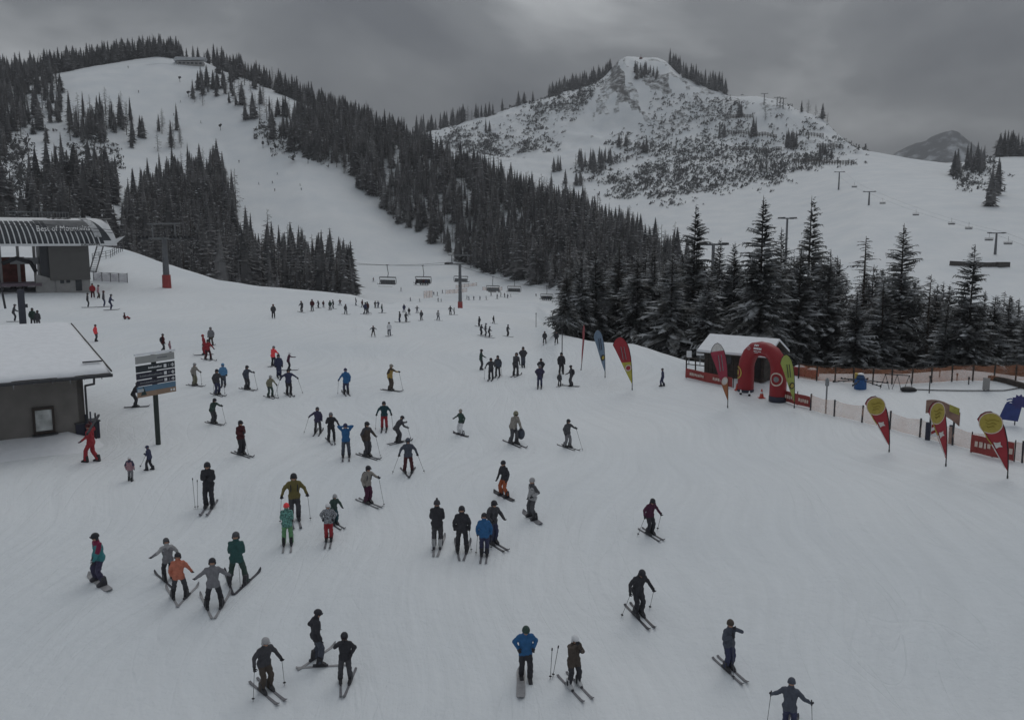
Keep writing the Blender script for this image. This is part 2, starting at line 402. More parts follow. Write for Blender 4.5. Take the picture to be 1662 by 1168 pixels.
# ------------------------------------------------------------------ the land
_na, _nr = len(AZ), len(RR)
_V = np.stack([GX, GY, HG + CAM.z], -1).reshape(-1, 3)
_i, _j = np.meshgrid(np.arange(_na - 1), np.arange(_nr - 1), indexing='ij')
_q = (_i * _nr + _j).ravel()
_Fq = np.stack([_q, _q + 1, _q + _nr + 1, _q + _nr], -1)[:, ::-1]
land_me = mesh_np('snow_ground', _V, _Fq, M_GROUND, smooth=True)
ROCKS = [([(988,112),(1004,100),(1016,118),(1020,150),(1012,172),(1000,165),(992,140)], 0.53),
         ([(1008,150),(1025,160),(1046,186),(1036,186),(1014,168)], 0.52),
         ([(1030,118),(1060,112),(1088,122),(1092,150),(1066,150),(1044,134)], 0.47),
         ([(975,132),(990,118),(998,150),(985,175),(960,200)], 0.43),
         ([(935,205),(975,190),(960,215),(930,230)], 0.12),
         ([(700,222),(800,192),(900,165),(985,125),(960,170),(900,230),(830,268),(740,250)], 0.30),
         ([(1040,205),(1100,150),(1180,160),(1290,185),(1385,245),(1390,262),(1290,272),(1260,300),(1100,322),(1000,312),(930,280),(1000,215)], 0.22),
         ([(1545,272),(1610,258),(1625,300),(1560,312)], 0.25)]
_rock = np.zeros(_V.shape[0])
_fx, _fy = _px.ravel(), _py.ravel()
_far = (_R.ravel() > 700) & (_R.ravel() < 1400) & (_V[:, 1] > 0)
for poly, w in ROCKS:
    _rock = np.maximum(_rock, np.where(inpoly(_fx + 16 * fbm(_fx / 9, _fy / 9, 61), _fy + 16 * fbm(_fx / 9, _fy / 9, 62), poly) & _far, w, 0))
_gul = np.abs(fbm(GX / 62, GY / 80, 14, 4)).ravel()
_up = inpoly(_fx, _fy, [(900,175),(985,115),(1010,96),(1075,98),(1120,130),(1180,160),(1270,175),(1385,245),(1300,270),(1200,235),(1050,200),(960,230)]) & _far
_rock = np.maximum(_rock, np.where(_up & (_gul < 0.035), 0.42, 0))
_ra = land_me.attributes.new('rock', 'FLOAT', 'POINT'); _ra.data.foreach_set('value', _rock.astype(np.float32))
land = tag(link('snow_ground', land_me), 'wide snow covered ground, pistes and mountain slopes', kind='structure')

# the farther mountain beyond the right-hand saddle
M_FAR = bpy.data.materials.new('far_mountain_rock')
nt, N, L, b = nodes_of(M_FAR)
b.inputs['Roughness'].default_value = 0.9
geo = N.new('ShaderNodeNewGeometry'); n = N.new('ShaderNodeTexNoise'); n.inputs['Scale'].default_value = 0.012; n.inputs['Detail'].default_value = 9
n.inputs['Roughness'].default_value = 0.65
L.new(geo.outputs['Position'], n.inputs['Vector'])
r = N.new('ShaderNodeValToRGB'); r.color_ramp.elements[0].position = 0.50; r.color_ramp.elements[0].color = (0.045, 0.05, 0.055, 1)
r.color_ramp.elements[1].position = 0.62; r.color_ramp.elements[1].color = (0.5, 0.53, 0.56, 1)
L.new(n.outputs['Fac'], r.inputs[0]); L.new(r.outputs[0], b.inputs['Base Color'])
_crest = [(1395,285),(1440,251),(1470,233),(1500,223),(1520,212),(1535,207),(1546,204),(1558,210),(1572,222),(1590,236),(1612,258),(1650,300)]
_xs = np.linspace(1395, 1650, 90); _cy = np.interp(_xs, [c[0] for c in _crest], [c[1] for c in _crest])
_rows = 26; V = []
for i, x in enumerate(_xs):
    top = at(x, _cy[i] + 3 * float(fbm(np.array([x / 9.0]), np.array([1.0]), 2)[0]), 3000)
    for j in range(_rows):
        t = j / (_rows - 1)                                   # front foot .. crest .. back foot
        D = 2450 + 1100 * t; h = 1 - abs(t - 0.5) * 2
        dirx, diry = top.x / 3000, top.y / 3000
        z = -60 + (top.z + 60) * h ** 0.9 + 26 * h * (1 - h) * 4 * float(fbm(np.array([x / 14.0]), np.array([t * 9]), 7)[0])
        V.append((dirx * D, diry * D, z))
V = np.array(V)
_i, _j = np.meshgrid(np.arange(89), np.arange(_rows - 1), indexing='ij'); q = (_i * _rows + _j).ravel()
tag(link('far_mountain', mesh_np('far_mountain', V, np.stack([q, q + 1, q + _rows + 1, q + _rows], -1)[:, ::-1], M_FAR, True)),
    'distant dark rocky mountain beyond the saddle on the right', kind='structure')

# ------------------------------------------------------------------ trees
def foliage_mat(name, dark, light, snow_amt, snow_scale=1.2, snow_col=(0.72, 0.75, 0.78, 1)):
    m = bpy.data.materials.new(name); nt, N, L, b = nodes_of(m)
    b.inputs['Roughness'].default_value = 0.85; b.inputs['Specular IOR Level'].default_value = 0.15
    geo = N.new('ShaderNodeNewGeometry')
    n1 = N.new('ShaderNodeTexNoise'); n1.inputs['Scale'].default_value = 0.11; n1.inputs['Detail'].default_value = 3
    L.new(geo.outputs['Position'], n1.inputs['Vector'])
    r = N.new('ShaderNodeValToRGB')
    r.color_ramp.elements[0].position = 0.35; r.color_ramp.elements[0].color = (*dark, 1)
    r.color_ramp.elements[1].position = 0.65; r.color_ramp.elements[1].color = (*light, 1)
    L.new(n1.outputs['Fac'], r.inputs[0])
    oi = N.new('ShaderNodeObjectInfo'); ta = N.new('ShaderNodeAttribute'); ta.attribute_name = 'tint'      # each tree its own shade
    sm = N.new('ShaderNodeMath'); sm.operation = 'ADD'; L.new(oi.outputs['Random'], sm.inputs[0]); L.new(ta.outputs['Fac'], sm.inputs[1])
    fr = N.new('ShaderNodeMath'); fr.operation = 'FRACT'; L.new(sm.outputs[0], fr.inputs[0])
    tm = N.new('ShaderNodeMapRange'); tm.inputs[3].default_value = 0.62; tm.inputs[4].default_value = 1.5; L.new(fr.outputs[0], tm.inputs[0])
    sv = N.new('ShaderNodeVectorMath'); sv.operation = 'SCALE'; L.new(r.outputs[0], sv.inputs[0]); L.new(tm.outputs[0], sv.inputs['Scale'])
    n2 = N.new('ShaderNodeTexNoise'); n2.inputs['Scale'].default_value = snow_scale; n2.inputs['Detail'].default_value = 4
    L.new(geo.outputs['Position'], n2.inputs['Vector'])
    sx = N.new('ShaderNodeSeparateXYZ'); L.new(geo.outputs['Normal'], sx.inputs[0])
    a = N.new('ShaderNodeMath'); a.operation = 'MULTIPLY_ADD'; a.inputs[1].default_value = 0.55
    L.new(sx.outputs['Z'], a.inputs[0]); L.new(n2.outputs['Fac'], a.inputs[2])
    mr = N.new('ShaderNodeMapRange'); mr.inputs[1].default_value = 1.02 - snow_amt; mr.inputs[2].default_value = 1.22 - snow_amt
    mr.inputs[4].default_value = 0.85
    L.new(a.outputs[0], mr.inputs[0])
    mx = N.new('ShaderNodeMix'); mx.data_type = 'RGBA'; mx.inputs[7].default_value = snow_col
    L.new(mr.outputs[0], mx.inputs[0]); L.new(sv.outputs[0], mx.inputs[6]); L.new(mx.outputs[2], b.inputs['Base Color'])
    return m
M_FOL_NEAR = foliage_mat('spruce_needles_snow_dusted', (0.052, 0.053, 0.052), (0.105, 0.104, 0.099), 0.11, 0.8, (0.55, 0.57, 0.59, 1))
M_FOL_FAR = foliage_mat('spruce_needles', (0.058, 0.058, 0.060), (0.140, 0.137, 0.137), -0.02, 0.5)
M_LARCH = foliage_mat('larch_twigs', (0.085, 0.078, 0.072), (0.16, 0.15, 0.145), 0.10, 1.0)
M_BARK = mat('bark', (0.055, 0.045, 0.038), 0.9, 0.4, 5.0, bump=0.5)
M_SCRUB = foliage_mat('dwarf_pine', (0.07, 0.072, 0.072), (0.17, 0.17, 0.167), 0.2, 0.4)

def spruce_near(seed):
    """tree of height 1: trunk mesh builder and crown mesh builder"""
    R = random.Random(seed); T, C = MB(), MB()
    T.tube([(0,0,-0.03),(0,0,0.3),(0,0,0.7),(0,0,0.985)], [0.0145, 0.011, 0.006, 0.0012], 7)
    H = 18.0; z = 0.035 + R.random() * 0.03; wmax = R.uniform(0.26, 0.315)
    lop = [[R.uniform(0.5, 1.22) for _ in range(9)] for _ in range(9)]; bx_, by_ = R.uniform(-.012, .012), R.uniform(-.012, .012)
    while z < 0.985:
        t = (z - 0.03) / 0.955
        env = wmax * (1 - t) ** 0.78 * (0.6 + 0.4 * min(1, t / 0.16)) + 0.006
        nb = 6 + int(9 * (1 - t) ** 0.6); a0 = R.random() * 6.28
        for k in range(nb):
            az = a0 + 6.283 * k / nb + R.uniform(-0.28, 0.28)
            if R.random() < 0.10: continue
            zz = z + R.uniform(-0.016, 0.016)
            ln = env * lop[int(az / 6.283 * 9) % 9][min(8, int(t * 9))] * R.choice((R.uniform(0.45, 0.8), R.uniform(0.8, 1.12), R.uniform(0.85, 1.2)))
            d = Vector((math.cos(az), math.sin(az), 0)); s = Vector((-d.y, d.x, 0))
            up = 0.55 * t - 0.05; droop = -(0.46 - 0.3 * t) * R.uniform(0.4, 1.6)
            def P(u): return Vector((bx_ * t, by_ * t, zz)) + d * ln * u + Vector((0, 0, ln * (up * u + droop * u * u)))
            w = max(0.0055, ln * 0.12)
            us = (0.06, 0.36, 0.68, 1.0); ws = (w * 0.6, w * 1.15, w * 0.85, 0.0012)
            mid = [P(u) for u in us]
            lf = [m + s * ww + Vector((0, 0, -ww * 0.55)) for m, ww in zip(mid, ws)]
            rt = [m - s * ww + Vector((0, 0, -ww * 0.55)) for m, ww in zip(mid, ws)]
            vs = mid + lf + rt
            fs = []
            for i in range(3):
                fs += [(i, i+1, 5+i, 4+i), (i+1, i, 8+i, 9+i)]
            C.add(vs, fs)
            for i in range(10 if ln > 0.05 else 5):                 # hanging side twigs
                u = R.uniform(0.22, 0.98); sd = R.choice((-1, 1)); p = P(u)
                tl = ln * R.uniform(0.16, 0.3) * (1.1 - 0.4 * u)
                tip = p + s * sd * tl * 0.8 + d * tl * 0.55 + Vector((0, 0, -tl * R.uniform(0.35, 0.95)))
                bw = d * tl * 0.20
                C.add([p - bw, p + bw, tip], [(0, 1, 2)] if sd < 0 else [(1, 0, 2)])
        z += R.uniform(0.014, 0.022) * (1.0 - 0.35 * t)
    C.tube([(0,0,0.95),(0,0,1.0)], [0.004, 0.0008], 4)
    return T, C
def spruce_far(seed, thin=1.0):
    R = random.Random(seed); T, C = MB(), MB()
    T.tube([(0,0,-0.05),(0,0,0.5)], [0.016, 0.008], 5)
    z = 0.06; wmax = R.uniform(0.14, 0.245) * thin
    C.tube([(0,0,0.08),(0,0,0.3),(0,0,0.97)], [wmax*0.42, wmax*0.45, 0.002], 6, cap=False)
    while z < 0.97:
        t = z; env = wmax * (1 - t) ** 0.75 * (0.7 + 0.3 * min(1, t / 0.2)) + 0.006
        nb = 4 + int(5 * (1 - t)); a0 = R.random() * 6.28
        for k in range(nb):
            az = a0 + 6.283 * k / nb + R.uniform(-0.35, 0.35); ln = env * R.uniform(0.45, 1.4)
            d = Vector((math.cos(az), math.sin(az), 0)); s = Vector((-d.y, d.x, 0))
            dr = -ln * R.uniform(0.05, 0.55) * (1 - t)
            p0 = Vector((0, 0, z + ln * 0.25)); tip = Vector((0, 0, z)) + d * ln + Vector((0, 0, dr))
            m = (p0 + tip) / 2 + Vector((0, 0, ln * 0.05)); w = ln * R.uniform(0.24, 0.4)
            l, r_ = m + s * w - Vector((0,0,w*0.6)), m - s * w - Vector((0,0,w*0.6))
            C.add([p0, r_, tip, l], [(0, 1, 2), (0, 2, 3)])
        z += R.uniform(0.042, 0.062)
    return T, C
def larch(seed, n=95, tw=1.0):
    R = random.Random(seed); T, C = MB(), MB()
    T.tube([(0,0,-0.04),(0.004,0,0.4),(0,0.003,0.75),(0,0,0.99)], [0.013, 0.010, 0.005, 0.001], 6)
    for i in range(n):
        z = 0.10 + 0.88 * (i / n) ** 0.95; t = z
        ln = (0.21 * (1 - t) ** 0.7 * min(1, 0.4 + t * 2.2) + 0.008) * R.uniform(0.5, 1.15); az = R.random() * 6.28
        d = Vector((math.cos(az), math.sin(az), 0)); s = Vector((-d.y, d.x, 0))
        up = R.uniform(-0.1, 0.35)
        def P(u): return Vector((0, 0, z)) + d * ln * u + Vector((0, 0, ln * (up * u - 0.15 * u * u)))
        a, m_, e = P(0), P(0.5), P(1.0); w = 0.0021
        C.add([a + Vector((0,0,w)), a - Vector((0,0,w)), m_ - Vector((0,0,w)), m_ + Vector((0,0,w)), e], [(0,1,2,3), (3,2,4)])
        C.add([a + s*w, a - s*w, m_ - s*w, m_ + s*w, e], [(0,1,2,3), (3,2,4)])
        for k in range(11):
            u = R.uniform(0.2, 1.0); p = P(u); tl = ln * R.uniform(0.14, 0.34); sd = R.choice((-1, 1))
            tip = p + s * sd * tl * R.uniform(0.3, 1) + d * tl * 0.5 + Vector((0, 0, R.uniform(-0.8, 0.25) * tl))
            C.add([p + d * 0.0034 * tw, p - d * 0.0034 * tw, tip], [(0, 1, 2)])
    return T, C
def tree_data(kind, gen, seeds, fol):
    out = []
    for sd in seeds:
        T, C = gen(sd); out.append((T.mesh(kind + '_trunk', M_BARK, True), C.mesh(kind + '_crown', fol)))
    return out
NEAR_SPRUCE = tree_data('spruce', spruce_near, range(11, 19), M_FOL_NEAR)
NEAR_LARCH = tree_data('larch', lambda s: larch(s, 190), range(31, 34), M_LARCH)
FAR_SPRUCE = tree_data('far_spruce', spruce_far, range(51, 60), M_FOL_FAR)
FAR_LARCH = tree_data('far_larch', lambda s: larch(s, 60, 3.2), range(71, 74), M_LARCH)
RT = random.Random(7)
def plant(name, data, P, h, w, label, group, cat='tree'):
    o = thing(name, label, cat, P, RT.random() * 6.28, group)
    k_ = RT.uniform(0.85, 1.18); o.scale = (h * w * k_, h * w / k_, h)
    o.rotation_euler.x, o.rotation_euler.y = RT.uniform(-.03, .03), RT.uniform(-.03, .03)
    link('trunk', data[0], o); link('crown', data[1], o)
    return o
# the grove behind the arch and the play area: (x, y of the top, distance, kind, width, label)
GROVE = [
 (918,436,82,'s',1.0,'bushy snow dusted spruce at the left end of the grove'),
 (944,418,88,'s',1.0,'dark spruce directly above the thin red banner flag'),
 (972,404,92,'s',1.05,'snowy spruce behind the light blue teardrop flag'),
 (1004,396,96,'s',1.0,'dark spruce above the red and yellow teardrop flag'),
 (1036,402,90,'s',1.05,'broad spruce just right of the red and yellow flag'),
 (1066,398,98,'s',1.0,'dark spruce left of the tall pointed one'),
 (1092,410,86,'s',1.1,'frosted spruce in front of the tall pointed one'),
 (1128,331,92,'s',0.85,'tall pointed spruce left of the hut, top clear of the forest'),
 (1163,386,108,'s',0.7,'slim spruce beside the crossarm of the half hidden lift pylon'),
 (1150,440,84,'s',1.1,'snow dusted spruce standing behind the left end of the hut'),
 (1196,392,100,'s',1.0,'dark spruce filling the gap left of the biggest snowy spruce'),
 (1241,316,84,'s',0.98,'biggest snow laden spruce, right above the red inflatable arch'),
 (1278,368,102,'s',0.9,'slim dark spruce between the biggest snowy one and the ragged one'),
 (1319,317,92,'s',0.72,'tall ragged spruce with gaps between its top branches'),
 (1298,400,88,'s',1.0,'dark spruce in front of the ragged one'),
 (1349,404,90,'s',0.95,'spruce right of the tall ragged one, with a sharp top'),
 (1368,414,102,'s',0.9,'narrow spruce left of the tall bare larch'),
 (1408,380,98,'l',1.15,'tall bare grey larch in the middle of the right grove'),
 (1395,470,86,'s',1.1,'low dark spruce at the foot of the tall bare larch'),
 (1470,362,94,'s',0.95,'tall full spruce between the two bare larches'),
 (1440,455,88,'s',1.05,'dark spruce left of the full spruce between the larches'),
 (1512,443,92,'l',1.1,'lower bare larch right of the tall full spruce'),
 (1535,500,84,'s',1.1,'small dark spruce right of the lower larch'),
 (1582,396,84,'s',0.85,'dense black spruce in front of the long dark snow wall'),
 (1610,478,88,'s',1.0,'small spruce leaning on the dense black one from the right'),
 (1643,479,96,'s',0.95,'spruce near the right edge of the picture with a thin top'),
 (1668,500,90,'s',1.0,'spruce cut by the right edge of the picture'),
 (1558,490,104,'l',1.0,'thin grey larch left of the dense black spruce'),
 (1628,470,106,'l',0.9,'thin bare larch near the right edge of the picture'),
]
_hg = ground
for i, (x, ty, D, k, w, lab) in enumerate(GROVE):
    p = at(x, ty, D); g = gp(p.x, p.y)
    data = (NEAR_SPRUCE[i % 8] if k == 's' else NEAR_LARCH[i % 3])
    plant('spruce_tree' if k == 's' else 'larch_tree', data, g - Vector((0, 0, 0.2)), p.z - g.z + 0.2, w, lab, 'trees of the grove on the right')
for i in range(60):                                              # the darker rows behind
    x = 912 + i * 13 + RT.uniform(-8, 8); D = RT.uniform(100, 126)
    ty = np.interp(x, [900, 1000, 1130, 1240, 1330, 1450, 1600, 1700], [425, 420, 415, 420, 425, 440, 480, 490]) + RT.uniform(-12, 25)
    p = at(x, ty, D); g = gp(p.x, p.y)
    plant('spruce_tree', NEAR_SPRUCE[RT.randrange(8)], g, p.z - g.z, RT.uniform(0.9, 1.2),
          'dark spruce in the back rows of the grove on the right, mostly hidden', 'back rows of the grove on the right')

# forests on the slopes: (outline of the ground they stand on in photo pixels, distance range, spacing m, larch share, height range, label)
STANDS = [
 ('left_slope', [(205,335),(250,305),(300,285),(350,275),(368,305),(384,352),(402,410),(450,428),(540,452),(575,474),(560,560),(60,560),(60,400),(200,400)], (300,640), 5.0, 0.24, (15,23),
  'dark spruce in the dense stand behind the left lift pylon'),
 ('lower_left', [(45,292),(120,285),(190,290),(196,420),(-80,420),(-80,345),(45,345)], (380,600), 6.5, 0.12, (15,22), 'spruce in the stand behind the curved station roof'),
 ('mid_left', [(108,190),(160,178),(215,195),(228,252),(170,245),(112,228)], (560,800), 7.0, 0.38, (15,22), 'spruce in the clump on the bare hillside below the left summit'),
 ('upper_left', [(-90,135),(60,128),(108,128),(112,196),(60,215),(20,235),(-90,235)], (600,860), 6.5, 0.3, (14,20), 'spruce in the wood at the upper left edge'),
 ('hill_right_clump', [(248,200),(288,192),(296,250),(256,256)], (560,800), 8.5, 0.5, (14,20), 'frosted tree in the narrow clump beside the upper piste'),
 ('piste_island', [(306,150),(345,128),(372,172),(350,186),(318,172)], (680,850), 9.0, 0.35, (13,19), 'spruce in the small island at the top of the piste'),
 ('spur_top', [(352,112),(400,135),(414,140),(470,210),(470,248),(425,225),(375,185),(360,150)], (580,850), 7.5, 0.45, (13,20), 'tree on the thin wooded strip right of the upper piste'),
 ('spur', [(470,246),(478,195),(430,178),(510,190),(600,217),(680,251),(800,301),(900,346),(1000,391),(1100,426),(1140,470),(1130,560),(905,560),(905,468),(830,452),(780,440),(735,421),(690,391),(640,356),(600,320),(545,272)],
  (340,760), 4.2, 0.34, (14,21), 'spruce in the long dark forest right of the main piste'),
 ('spur_foot', [(785,438),(915,438),(920,470),(830,466)], (380,450), 11.0, 0.4, (10,17), 'lone frosted tree on the snow below the long dark forest'),
]
RIDGES = [   # rows along skylines: (photo x range, distance range, spacing in photo pixels, heights, label)
 ((-40, 126), (800, 850), 4.2, (15, 22), 'spruce on the skyline left of the summit'),
 ((126, 300), (850, 880), 3.6, (15, 21), 'spruce on the skyline behind the bare summit'),
 ((300, 345), (850, 870), 7.0, (9, 15), 'small tree on the skyline at the summit building'),
 ((352, 520), (700, 850), 3.6, (14, 21), 'spruce on the skyline between the summit and the snow patch'),
 ((520, 700), (620, 740), 3.4, (15, 22), 'spruce on the skyline of the long dark forest'),
 ((676, 800), (1170, 1205), 5.0, (15, 26), 'spruce on the skyline left of the rocky peak'),
 ((800, 895), (1190, 1215), 17.0, (14, 22), 'lone spruce on the skyline left of the rocky peak'),
 ((893, 990), (1215, 1245), 3.6, (16, 24), 'spruce in the row climbing to the rocky peak'),
 ((1085, 1178), (1165, 1235), 3.8, (17, 26), 'spruce in the row descending right from the rocky peak'),
 ((1300, 1348), (1040, 1090), 8.0, (12, 20), 'thin larch on the skyline right of the ridge towers'),
 ((1626, 1720), (945, 960), 4.5, (15, 26), 'dark spruce on the skyline at the right edge'),
]
SPOTS = [   # small groups: centre of the ground they stand on, spread in pixels, number, heights, label
 (1045,122,22,16,(10,17),'dwarfed spruce on the snow just below the rocky summit'),
 (955,272,22,16,(14,22),'spruce in the small clump at the foot of the rocky peak'),
 (985,262,10,6,(12,18),'spruce in the small clump at the foot of the rocky peak'),
 (905,278,9,3,(14,19),'spruce left of the small clump under the rocky peak'),
 (930,302,14,6,(12,18),'spruce below the small clump under the rocky peak'),
 (1040,248,10,7,(14,24),'grey tree in the gully below the rocky peak'),
 (1010,236,10,5,(12,18),'grey tree in the gully below the rocky peak'),
 (1172,222,5,3,(14,20),'dark tree at the left end of the upper snow fence'),
 (1200,190,4,2,(16,20),'lone dark tree above the snow fences'),
 (1222,222,5,2,(18,24),'dark tree between the snow fences'),
 (1244,196,3,1,(14,17),'lone larch below the ridge towers'),
 (1282,240,10,9,(14,22),'tree in the dark clump right of the snow fences'),
 (1245,275,16,9,(12,18),'grey tree below the snow fences'),
 (1340,252,14,8,(8,14),'tree behind the lowest snow fence'),
 (1549,285,5,4,(16,24),'tree left of the wooded knoll on the right'),
 (1583,276,16,12,(14,24),'tree on the wooded knoll at right'),
 (1609,335,4,3,(18,26),'dark spruce standing alone below the wooded knoll'),
 (1618,318,3,2,(20,28),'tall dark spruce standing alone below the wooded knoll'),
 (232,222,7,4,(12,18),'lone tree beside the upper piste'),
 (80,232,8,3,(8,12),'stunted tree on the left hillside'),
 (792,215,4,2,(12,18),'lone spruce on the scrubby flank'),
 (8,255,10,5,(14,20),'spruce at the left edge of the bare hillside'),
 (556,468,5,3,(17,22),'frosted spruce at the right end of the stand behind the left pylon'),
]
TREES = []      # position, height, width, larch, label, group
def scatter(poly, dr, sp_, hr, lsh, lab, grp, seed):
    rs = np.random.RandomState(seed)
    xs = [p[0] for p in poly]; a0, a1 = math.atan((min(xs) - 20 - CX) / F_PX / cp), math.atan((max(xs) + 20 - CX) / F_PX / cp)
    area = (dr[1] ** 2 - dr[0] ** 2) / 2 * (a1 - a0); n = int(area / sp_ ** 2)
    a = rs.uniform(a0, a1, n); r_ = np.sqrt(rs.uniform(dr[0] ** 2, dr[1] ** 2, n))
    X, Y = np.sin(a) * r_, np.cos(a) * r_; Zg = hgt(X, Y)
    px, py, _ = project(np.stack([X, Y, Zg], -1))
    jx, jy = 9 * fbm(X / 18, Y / 18, seed + 50), 9 * fbm(X / 18, Y / 18, seed + 60)
    ok = inpoly(px + jx, py + jy, poly) & (fbm(X / 26, Y / 26, seed) > (-0.34 if grp == 'spur' else -0.2))
    for i in np.where(ok)[0]:
        h = rs.uniform(*hr) * (0.55 + 0.65 * rs.rand())
        TREES.append((X[i], Y[i], Zg[i], h, rs.uniform(0.85, 1.15), rs.rand() < lsh, lab, grp))
for k, (nm, poly, dr, sp_, lsh, hr, lab) in enumerate(STANDS):
    scatter(poly, dr, sp_, hr, lsh, lab, nm, 100 + k)
rs = np.random.RandomState(5)
for k, ((x0, x1), dr, st, hr, lab) in enumerate(RIDGES):
    x = x0
    while x < x1:
        # stand on the crest itself: highest apparent ground point within the distance range
        d = ray(x, 200); hl = math.hypot(d[0], d[1]); Ds = np.linspace(dr[0] - 30, dr[1] + 30, 60)
        X, Y = d[0] / hl * Ds, d[1] / hl * Ds; Zg = hgt(X, Y)
        _, py, _ = project(np.stack([X, Y, Zg], -1)); j = int(np.argmin(py))
        j = min(59, max(0, j + rs.randint(-3, 4)))
        TREES.append((X[j], Y[j], Zg[j], rs.uniform(*hr), rs.uniform(1.05, 1.5), rs.rand() < (0.7 if 'larch' in lab else 0.06), lab, 'ridge%d' % k))
        x += st * rs.uniform(0.5, 1.6)
for k, (x, y, sprd, n, hr, lab) in enumerate(SPOTS):
    for i in range(n):
        g = ground(x + rs.uniform(-sprd, sprd), y + rs.uniform(-0.35, 0.35) * sprd, 400, 1300)
        TREES.append((g.x, g.y, g.z, rs.uniform(*hr), rs.uniform(0.85, 1.1), rs.rand() < (0.6 if ('grey' in lab or 'larch' in lab) else 0.1), lab, 'spot%d' % k))
_T = np.array([t[:4] for t in TREES])
_x, _y, _d = project(_T[:, :3]); _size = _T[:, 3] / _d * F_PX
_x2, _y2, _ = project(_T[:, :3] + np.array([0, 0, 1]) * _T[:, 3:4])
_vis = (_x > -20) & (_x < 1682) & (_y2 < 500)
print('TREES', len(TREES), int(_vis.sum()))
order = sorted(range(len(TREES)), key=lambda i: -(_size[i] if _vis[i] and not TREES[i][7] in ('spur_foot',) else _size[i] * (2 if TREES[i][7] == 'spur_foot' else 0)))
single = set(order[:212])
GROUPS = {}
def merge_trees(idx, name, label, variants):
    Vs, Fs, Ms, Ts, off = [], [], [], [], 0
    cache = {}
    for me in {m for v in variants[0] + variants[1] for m in v}:
        v = np.empty(len(me.vertices) * 3, np.float32); me.vertices.foreach_get('co', v)
        me.calc_loop_triangles(); f = np.empty(len(me.loop_triangles) * 3, np.int32); me.loop_triangles.foreach_get('vertices', f)
        cache[me.name] = (v.reshape(-1, 3), f.reshape(-1, 3))
    for i in idx:
        X, Y, Zg, h, w, lar, _, _ = TREES[i]
        pair = variants[1 if lar else 0][rs.randint(len(variants[1 if lar else 0]))]
        a = rs.uniform(0, 6.28); c, s = math.cos(a), math.sin(a); tn = rs.rand()
        for q, me in enumerate(pair):
            v, f = cache[me.name]
            vv = np.stack([(v[:,0]*c - v[:,1]*s)*h*w + X, (v[:,0]*s + v[:,1]*c)*h*w + Y, v[:,2]*h + Zg], -1)
            Vs.append(vv); Ts.append(np.full(len(v), tn, np.float32)); Fs.append(f + off); Ms.append(np.full(len(f), 0 if q == 0 else (2 if lar else 1))); off += len(v)
    me = mesh_np(name, np.concatenate(Vs), np.concatenate(Fs), [M_BARK, M_FOL_FAR, M_LARCH], mi=np.concatenate(Ms))
    me.attributes.new('tint', 'FLOAT', 'POINT').data.foreach_set('value', np.concatenate(Ts))
    return tag(link(name, me), label, 'forest', kind='stuff')
for i in order[:212]:
    X, Y, Zg, h, w, lar, lab, grp = TREES[i]
    V_ = FAR_LARCH if lar else FAR_SPRUCE
    plant('larch_tree' if lar else 'spruce_tree', V_[RT.randrange(len(V_))], (X, Y, Zg), h, w,
          lab if not lar else lab.replace('dark spruce', 'bare larch').replace('spruce', 'bare larch'), (lab if not lar else lab.replace('dark spruce', 'bare larch').replace('spruce', 'bare larch')))
merge_trees([i for i in range(len(TREES)) if i not in single], 'mountain_forest', 'dark conifer forest covering the farther slopes and ridges', (FAR_SPRUCE, FAR_LARCH))

# dwarf pine scrub on the stony slopes
SCRUB = [([(700,222),(800,192),(900,166),(985,128),(962,172),(900,232),(830,270),(740,252)], (1030,1250), 2000, -0.02),
         ([(1075,150),(1180,160),(1290,188),(1385,245),(1390,262),(1290,272),(1260,300),(1100,322),(1000,316),(930,286),(985,255),(1030,215),(1060,190)], (760,1240), 4600, -0.04),
         ([(1000,275),(1110,258),(1190,270),(1230,300),(1120,324),(1000,318)], (760,1100), 500, -0.1),
         ([(-20,215),(60,235),(62,330),(-20,340)], (420,700), 300, -0.1),
         ([(100,215),(200,235),(220,275),(110,285)], (520,700), 130, 0.0),
         ([(1545,275),(1610,258),(1632,300),(1555,318)], (680,960), 200, 0.0),
         ([(380,185),(460,225),(560,265),(560,275),(450,240)], (540,700), 120, 0.0)]
R3 = random.Random(3); SV = []
for v in range(5):
    b_ = MB()
    for k in range(13):
        a = R3.random() * 6.28; r0 = R3.random() ** 0.7; p = Vector((math.cos(a) * r0, math.sin(a) * r0, R3.uniform(0.0, 0.55) * (1.2 - r0)))
        q = [p + Vector((R3.uniform(-.5, .5), R3.uniform(-.5, .5), R3.uniform(-.2, .55))) for _ in range(3)]
        b_.add(q, [(0, 1, 2)])
    SV.append((np.array(b_.v), np.array(b_.f)))
Vs, Fs, off = [], [], 0
